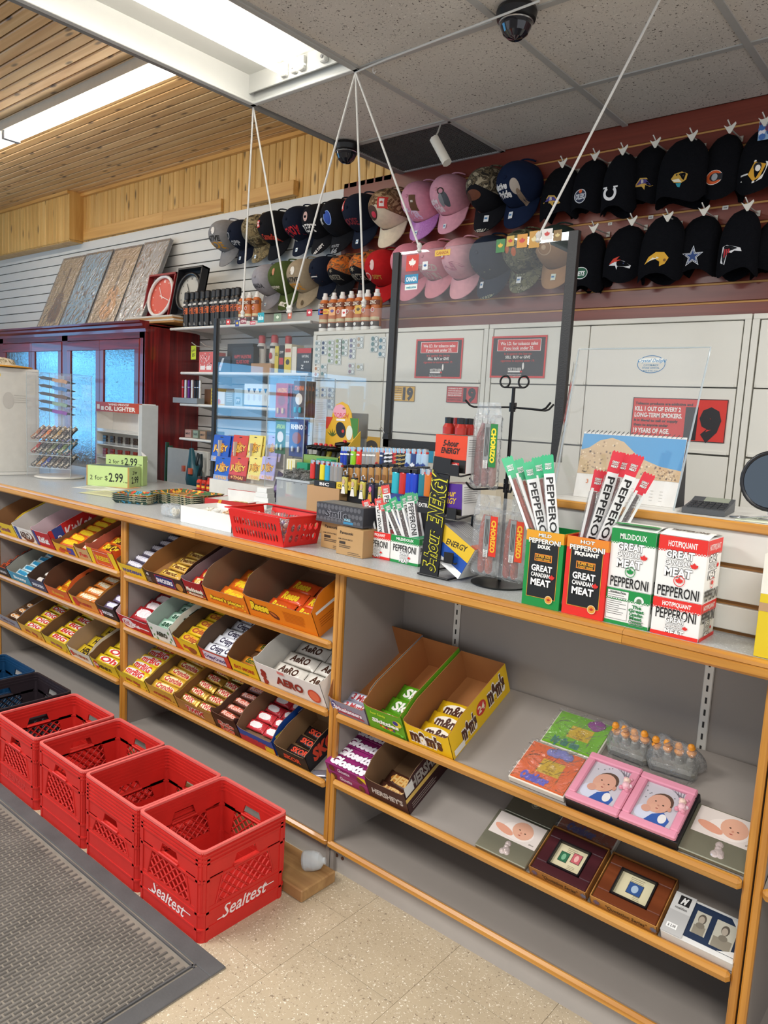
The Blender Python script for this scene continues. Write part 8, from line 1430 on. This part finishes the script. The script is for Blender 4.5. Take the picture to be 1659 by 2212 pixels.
b=MB(); b.tube([(-.005,0,.004),(.1,0,.004)],.003,bk3,6); b.tube([(0,.15,.004),(.1,.15,.004)],.003,bk3,6); b.tube([(.0,.0,.004),(.0,.15,.004)],.003,bk3,6); b.tube([(.1,.0,.004),(.1,.15,.004)],.003,bk3,6); b.build('wire_base',t)
b=MB(); b.tube([(.085,.12,.0),(.095,.12,.30)],.006,bk3,8); b.build('back_post',t)
zs_=[PY(985,1195,Yr+.03).z-ZT-.02,PY(985,1115,Yr+.03).z-ZT,PY(985,1023,Yr+.03).z-ZT]
for zz in zs_: b=MB(); b.tube([(.03,.0,zz),(.12,.0,zz-.004),(.12,.1,zz+.006),(.03,.1,zz+.01)],.0025,bk3,6,close=True); b.box(.085,.115,-.006,-.002,zz-.005,zz+.025,bk3); b.build('wire_tray',t)
def eb(label,zz,W,D,H,col,draw,tilt,top=None,sidec='#d8d8d6',px=985):
    o_=V((xL+.075,Yr+.008,ZT+zz+.004)); M=Matrix.Translation(o_)@Matrix.Rotation(tilt,4,'Y'); t=thing('energy_carton',label,'carton',M=M,group='energy shot cartons in the rack'); b=MB(); b.box(-W/2,W/2,0,D,0,H,mat(col,.4),bev=.001); b.build('box',t); b=MB(); draw(Pr(b,(-W/2,0,0),FX,FV),W,H); p=Pr(b,(W/2,0,0),FN,FV); p.rect(0,0,D,H,sidec); p.lines(.008,D-.008,H*.9,.006,8,.0018,'#8a8a8a'); p=Pr(b,(-W/2,0,H),FX,FN); (top(p,W,D) if top else p.rect(0,0,W,D,'#c9c9c6')); b.build('printing',t); return M
def red5(p,W,H): p.rect(0,0,W,H*.35,'#17130f'); p.text('5-hour',W*.5,H*.78,H*.16,'#1b1512',w=W*.5,it=.25,bold=.03); p.text('ENERGY',W*.5,H*.58,H*.15,'#1b1512',w=W*.6,it=.25,bold=.03); p.rect(W*.1,H*.16,W*.8,H*.27,'#c8281e'); p.text('Berry Rush',W*.45,H*.215,H*.07,'#f0e8e4',w=W*.6)
eb('orange-red energy shot carton on the top tray of the rack',zs_[2],.105,.09,.10,'#d8421e',red5,0)
eb('purple energy shot carton with open white flap on the middle tray',zs_[1],.10,.09,.085,'#4a1f86',lambda p,W,H:(p.text('5-hour',W*.5,H*.7,H*.2,'#d8b02a',w=W*.6,it=.25),p.text('ENERGY',W*.5,H*.45,H*.18,'#d8b02a',w=W*.65,it=.25),p.rect(0,0,W,H*.2,'#17130f')),-.05,lambda p,W,D:(p.rect(0,0,W,D,'#d8d6d4'),p.disc(W*.4,D*.6,W*.35,'#e6e4e2',D*.3)))
eb('tilted yellow, blue and white energy carton on the lowest tray',zs_[0]-.02,.12,.1,.10,'#1d4fa8',lambda p,W,H:(p.rect(0,H*.55,W,H,'#e0b92a'),p.text('ENERGY',W*.55,H*.75,H*.16,'#1b1512',w=W*.6,it=.2,rot=.3),p.rect(0,0,W,H*.2,'#e8e8e6')),.5,lambda p,W,D:(p.rect(0,0,W,D,'#a8a8a6'),p.rect(W*.85,0,W,D,'#d8642a'),p.lines(W*.1,W*.7,D*.9,D*.1,7,D*.03,'#d8d8d6')))
for i in range(4):
    t2=thing('energy_shot',f'energy shot bottle on the top rack carton, {["front left","front right","rear left","rear right"][i]}','bottle',(xL+.045+.04*(i%2),Yr+.035+.04*(i//2),ZT+zs_[2]+.105),0,'energy shots on the rack'); b=MB(); b.lathe([(0,0),(.016,.001),(.0165,.02),(.011,.03)],mat('#a8281e',.35),12); b.build('body',t2); b=MB(); b.lathe([(.0115,.03),(.012,.046),(0,.047)],mat(['#17171a','#17171a','#8a1f1a','#17171a'][i],.35),14); b.build('cap',t2)
carton('side_sign','black extra strength side card of the energy rack','card',(xL-.005,Yr+.012,ZT+PY(915,1110,Yr).z-ZT-.0),(.05,.003,.035),'#141416',T1('EXTRA','#eceae6',.65,.3,.8))
# ============================================================ things behind the counter
t=thing('card_reader_post','grey rectangular panel on a metal post behind the lighters','sign post',(PY(783,960,2.4).x,2.4,ZT+.0005)); zz=PY(783,925,2.4).z-ZT; b=MB(); b.box(-.012,.012,0,.012,0,zz,mat('#9a9c9c',.35,met=.6)); b.build('post',t); a=PY(757,892,2.4); e=PY(795,948,2.4); b=MB(); b.box(a.x-PY(783,960,2.4).x,e.x-PY(783,960,2.4).x,-.008,-.001,e.z-ZT,a.z-ZT,mat('#8d8e8d',.5),bev=.003); b.build('panel',t)
sign('blue_notice','light blue strip notice under the right guard','sign',845,958,935,1000,YCB,'#3aa0c8',lambda p,W,H:p.text('HERE FOR US',W*.45,H*.35,H*.28,'#eaf4f6',w=W*.8,bold=.03))
sign('record_card','yellow card with a black arch picture, right one','card',786,942,820,975,YCB,'#d8a42a',lambda p,W,H:(p.disc(W*.5,H*.3,W*.38,'#231f1c',H*.45),p.disc(W*.5,H*.2,W*.07,'#d8a42a',H*.15))); sign('record_card','yellow card with a black arch picture, left one beside the post','card',764,938,778,972,YCB,'#d8a42a',lambda p,W,H:p.disc(W*.6,H*.4,W*.35,'#231f1c',H*.35))
a=PY(1020,1085,2.3); t=thing('cash_bin','beige plastic bin behind the sausage rack','bin',(PY(1040,1100,2.05).x,2.05,ZT+.1105)); b=MB(); b.box(-.05,.06,0,.1,0,.13,mat('#c9bea6',.45,var=.03),bev=.01); b.build('body',t)
t=thing('cash_box','grey metal cash drawer on the counter behind the sausage rack','cash box',(PY(1000,1180,2.03).x,2.03,ZT+.0005)); b=MB(); b.box(-.1,.12,0,.15,.0,.11,mat('#7d7f80',.45,met=.3),bev=.003); b.build('case',t); b=MB(); b.box(-.1,.12,-.006,-.0005,.0,.018,mat('#2a2a2c',.5)); b.build('drawer_gap',t)
# binder clip on the guard corner
c_=PY(832,948,YG-.02); t=thing('binder_clip','black binder clip on the lower corner of the guard','binder clip',c_); b=MB(); b.prism([(-.016,0),(.016,0),(.010,.022),(-.010,.022)],(0,0,0),FX,FV,.012,mat('#17171a',.4)); b.build('jaw',t); b=MB(); b.tube([(-.01,-.008,.02),(-.02,-.012,.04),(-.012,-.012,.046),(.002,-.008,.022)],.0014,mat('#c4c6c8',.2,met=.9),5); b.build('wire_handle',t)
# ============================================================ left end of the counter
# white display unit with straw hat
t=thing('display_unit','white boxed display unit at the left picture edge','display unit',(-4.5,1.62,ZT+.0005)); H=PX(93,800,-4.2).z-ZT; wu=mat('#dcd9d2',.45,var=.03); b=MB(); b.box(-.1,.29,0,.36,0,H,wu,bev=.003); b.build('body',t); b=MB(); b.box(.291,.293,.10,.34,.02,H-.03,mat('#cfccc4',.4)); b.build('side_sheet',t); b=MB(); b.box(.290,.2935,.028,.034,.0,H,mat('#2a2826',.6)); b.build('dark_joint',t); b=MB(); p=Pr(b,(.294,.1,.0),FN,FV); p.rect(.02,H-.05,.05,H-.035,'#e0c84a'); p.disc(.09,H*.7,.03,'#bdb9b2',.045); p.lines(.12,.2,H*.75,.012,4,.003,'#b9b5ad'); b.build('printing',t)
t=thing('straw_hat','cream floral hat with orange rim lying on the white unit','hat',(-4.36,1.80,ZT+H+.001)); hm=camo('floral_cloth',['#d8cdb4','#e4dac4','#8a7a5a','#cdbf9f'],40); b=MB(); b.lathe([(0,.055),(.06,.055),(.1,.045),(.11,.02),(.17,.012),(.19,.006)][::-1],hm,24); b.build('crown_and_brim',t); b=MB(); b.tube([(math.cos(q)*.19,math.sin(q)*.19,.006) for q in [2*PI*k/32 for k in range(32)]],.005,mat('#d8952a',.5),6,close=True); b.build('orange_rim',t)
# knife display
kc=BT(118,1031); kx,ky=kc.x+.02,kc.y+.02; t=thing('knife_display','clear acrylic tower of folding knives on a round white base','display case',(kx,ky,ZT+.0005),R(30)); HK=PY(150,808,ky).z-ZT
b=MB(); b.lathe([(0,0),(.125,0),(.13,.004),(.13,.009),(.125,.012),(0,.012)],mat('#dcd8cf',.4),32); b.build('round_base',t)
for q in ((-.13,.13,-.1,-.097),(-.13,.13,.097,.1),(-.13,-.127,-.1,.1),(.127,.13,-.1,.1)): b=MB(); b.box(*q,.013,HK,ca); b.build('acrylic_wall',t)
b=MB(); b.box(-.13,.13,-.1,.1,HK-.003,HK,ca); b.build('acrylic_top',t)
b=MB()
for x in(-.13,.13):
    for y in(-.1,.1): b.tube([(x,y,.012),(x,y,HK)],.0016,ce,5)
o=b.build('polished_edges',t); o['kind']='stuff'
for zz in (.055,.125,.195): b=MB(); b.prism([(-.09,0),(.0,.045),(.09,0),(.085,-.004),(0,.04),(-.085,-.004)],(0,.088,zz+.012),(0,-1,0),(0,0,1),-.0001,ca); b.box(-.125,.125,-.094,-.088,zz,zz+.004,ce); b.build('sloped_tier',t)
b=MB(); b.box(-.03,.03,-.003,.003,.24,HK-.01,clear('inner_column','#dff0fa',1.2,.25,.1)); b.build('inner_column',t)
MK=Matrix.Translation((kx,ky,ZT+.0005))@Matrix.Rotation(R(30),4,'Z')
kn_c=['#a8643a','#8a6a78','#d8701e','#5a4a3a','#b08a4a','#4a3a34','#3a3838','#b3241e','#4a4a4c','#55504a','#6a7a4a','#2a3a6a','#6a8a3a','#1f7a9a','#3a4044','#b3803a','#1d3fa8','#4a4648','#5a4438','#3f3b3a','#34312f']
kn_n=['copper','mauve','orange','dark camo','tan','brown','charcoal','red-tipped','smoke grey','stone','moss','navy','rainbow green','teal','slate','amber','royal blue','graphite','walnut','coal','soot']
for i in range(21):
    r_=i//7; c__=i%7; M=MK@Matrix.Translation((-.096+.032*c__,-.045,.215-.075*r_+.03))@Matrix.Rotation(R(42),4,'X')@Matrix.Rotation(-.25,4,'Z')@Matrix.Diagonal((1.25,1.12,1.2,1)); t2=thing('folding_knife',f'{kn_n[i]} folding knife on the {["upper","middle","lower"][r_]} tier of the acrylic tower','knife',M=M,group='folded knives in the acrylic tower'); b=MB(); b.prism([(-.009,-.045),(.006,-.045),(.011,-.02),(.007,.01),(.010,.04),(-.004,.048),(-.010,.02),(-.006,-.01)],(0,0,.008),FX,FN,.012,camo('knife_'+str(i),[kn_c[i],kn_c[i],'#2a2624','#cfc4b0'],60)); b.build('handle',t2); b=MB(); b.prism([(.006,-.04),(.013,-.03),(.012,.03),(.008,.036)],(0,0,.003),FX,FN,.003,mat('#4a4c50',.25,met=.9)); b.build('blade_spine',t2)
for i,(c,nm) in enumerate([('#b38a6a','copper-handled'),('#1f6fb0','blue-handled'),('#5a4438','brown-handled'),('#7a9a8a','green-grey-handled'),('#7a3a9a','purple-handled')]):
    zz=HK-.035-.042*i; M=MK@Matrix.Translation((-.0,-.03,zz))@Matrix.Rotation(.12,4,'Y')@Matrix.Diagonal((1.12,1.12,1.2,1)); t2=thing('open_knife',f'{nm} open knife on the {ORDS[i] if i else "topmost"} rung of the tower'.replace('on the second','on the second').replace('leftmost','topmost'),'knife',M=M,group='open knives in the acrylic tower')
    b=MB(); b.prism([(-.02,-.007),(.0,-.010),(.03,-.008),(.055,-.010),(.06,.004),(.03,.008),(0,.005),(-.02,.007)],(0,-.004,0),FX,FV,.009,mat(c,.35,var=.25,sc=60)); b.build('handle',t2); b=MB(); b.prism([(-.10,.0),(-.08,-.008),(-.02,-.007),(-.02,.006),(-.07,.007)],(0,-.001,0),FX,FV,.003,mat('#4c4f54',.2,met=.9)); b.build('blade',t2); b=MB(); b.prism([(.06,-.007),(.09,-.005),(.105,.0),(.06,.004)],(0,.0,0),FX,FV,.003,mat('#26282c',.3,met=.7)); b.build('rear_blade',t2)
# oil lighter display
YO=2.28; xa,xb=PY(208,990,YO).x,PY(299,990,YO).x; H=PY(255,870,YO).z-ZT; t=thing('lighter_display','white shelf display headed wind proof oil lighter','display stand',(xa,YO,ZT+.0005),.0); W=xb-xa; lm=mat('#dcdad4',.4)
b=MB(); b.box(0,W,.10,.105,0,H,lm); b.box(0,.006,0,.105,0,H-.05,lm); b.box(W-.006,W,0,.105,0,H-.05,lm); b.build('cabinet',t); b=MB(); b.box(0,W,-.004,.02,H-.055,H,mat('#b8401e',.4)); b.build('header',t)
b=MB(); p=Pr(b,(0,-.004,H-.055),FX,FV); p.text('WIND PROOF',W*.55,.043,.011,'#f0e8e0',w=W*.48,bold=.03); p.text('OIL LIGHTER',W*.58,.02,.022,'#f4ece4',w=W*.72,bold=.04); p.rect(W*.03,.014,W*.1,.04,'#f0e8e0'); p.rect(W*.13,.008,W*.2,.03,'#f0e8e0'); b.build('header_print',t)
b=MB(); b.box(W,W+.03,.0,.1,0,H-.004,mat('#b9bcbc',.5)); b.build('side_panel',t)
for k in range(4): b=MB(); b.box(.006,W-.006,0,.1,.03+.075*k,.034+.075*k,lm); b.box(.006,W-.006,0,.002,.034+.075*k,.05+.075*k,clear('lighter_lip','#ffffff',1.5,.15,.1)); b.build('shelf',t)
for r_ in range(2):
    for i in range(5):
        t2=thing('oil_lighter',f'{["red","dark bronze"][r_]} patterned oil lighter on the {["lower","upper"][r_]} display shelf, {nth(i,5)}','lighter',(xa+W*(.14+.18*i),YO+.015,ZT+.0355+.075*(r_+1)),0,'oil lighters in the white display'); b=MB(); cc=['#9a3a30','#4a3c34'][r_]; b.box(-.019,.019,0,.012,0,.032,mat(cc,.2,met=.5,var=.4,sc=40),bev=.002); b.build('case',t2); b=MB(); b.box(-.019,.019,0,.012,.033,.05,mat(cc,.2,met=.5,var=.4,sc=40),bev=.002); b.build('lid',t2)
t=thing('swing_tag','white swing tag hanging on the lighter display side','tag',(xb+.026,YO-.0005,ZT+.17)); b=MB(); b.prism([(0,0),(.05,-.02),(.07,-.055),(.015,-.03)],(0,0,0),FX,FV,.001,mat('#e4ddd8',.5)); p=Pr(b,(0,0,0),FX,FV); p.rect(.025,-.035,.045,-.028,'#d87a8a'); b.build('card',t)
# white panel, green pole and teal glue gun behind the counter
a=PY(362,966,2.75); e=PY(450,1050,2.75); t=thing('white_panel','blank white panel leaning behind the counter','panel',(a.x,2.75,.0)); b=MB(); b.box(0,PY(448,1000,2.75).x-a.x,0,.018,0,a.z,mat('#d6d4cc',.5),bev=.002); b.build('board',t)
t=thing('green_pole','pair of dark green poles leaning by the red cabinet','pole',(PY(353,1000,2.76).x,2.76,0)); 
for dx in(0,.04): b=MB(); b.tube([(dx,0,0),(dx+.01,.02,PY(355,955,2.76).z-.02*(dx>0))],.012,mat('#24573a',.4),8); b.build('pole',t)
g=PY(415,1015,2.702); t=thing('glue_gun','teal cordless tool hanging on the white panel','tool',g); tm_=mat('#1d5562',.4)
b=MB(); b.tube([(-.01,0,.13),(0,0,.06),(.02,0,0),(.02,0,-.06),(.0,0,-.11)],[.012,.025,.045,.05,.03],tm_,12); b.build('body',t); b=MB(); b.tube([(.04,0,.03),(.06,0,.1),(.085,0,.1),(.09,0,.03),(.06,0,-.04)],.010,mat('#17272c',.4),8); b.build('handle_loop',t); b=MB(); b.box(-.03,-.01,-.055,-.04,-.01,.025,mat('#d8623a',.4)); b.box(.035,.06,-.055,-.04,-.02,.015,mat('#d8623a',.4)); b.build('buttons',t); b=MB(); b.tube([(-.01,0,.13),(-.01,.0,.17)],.002,mat('#1a1a1a',.5),5); b.build('cord',t)
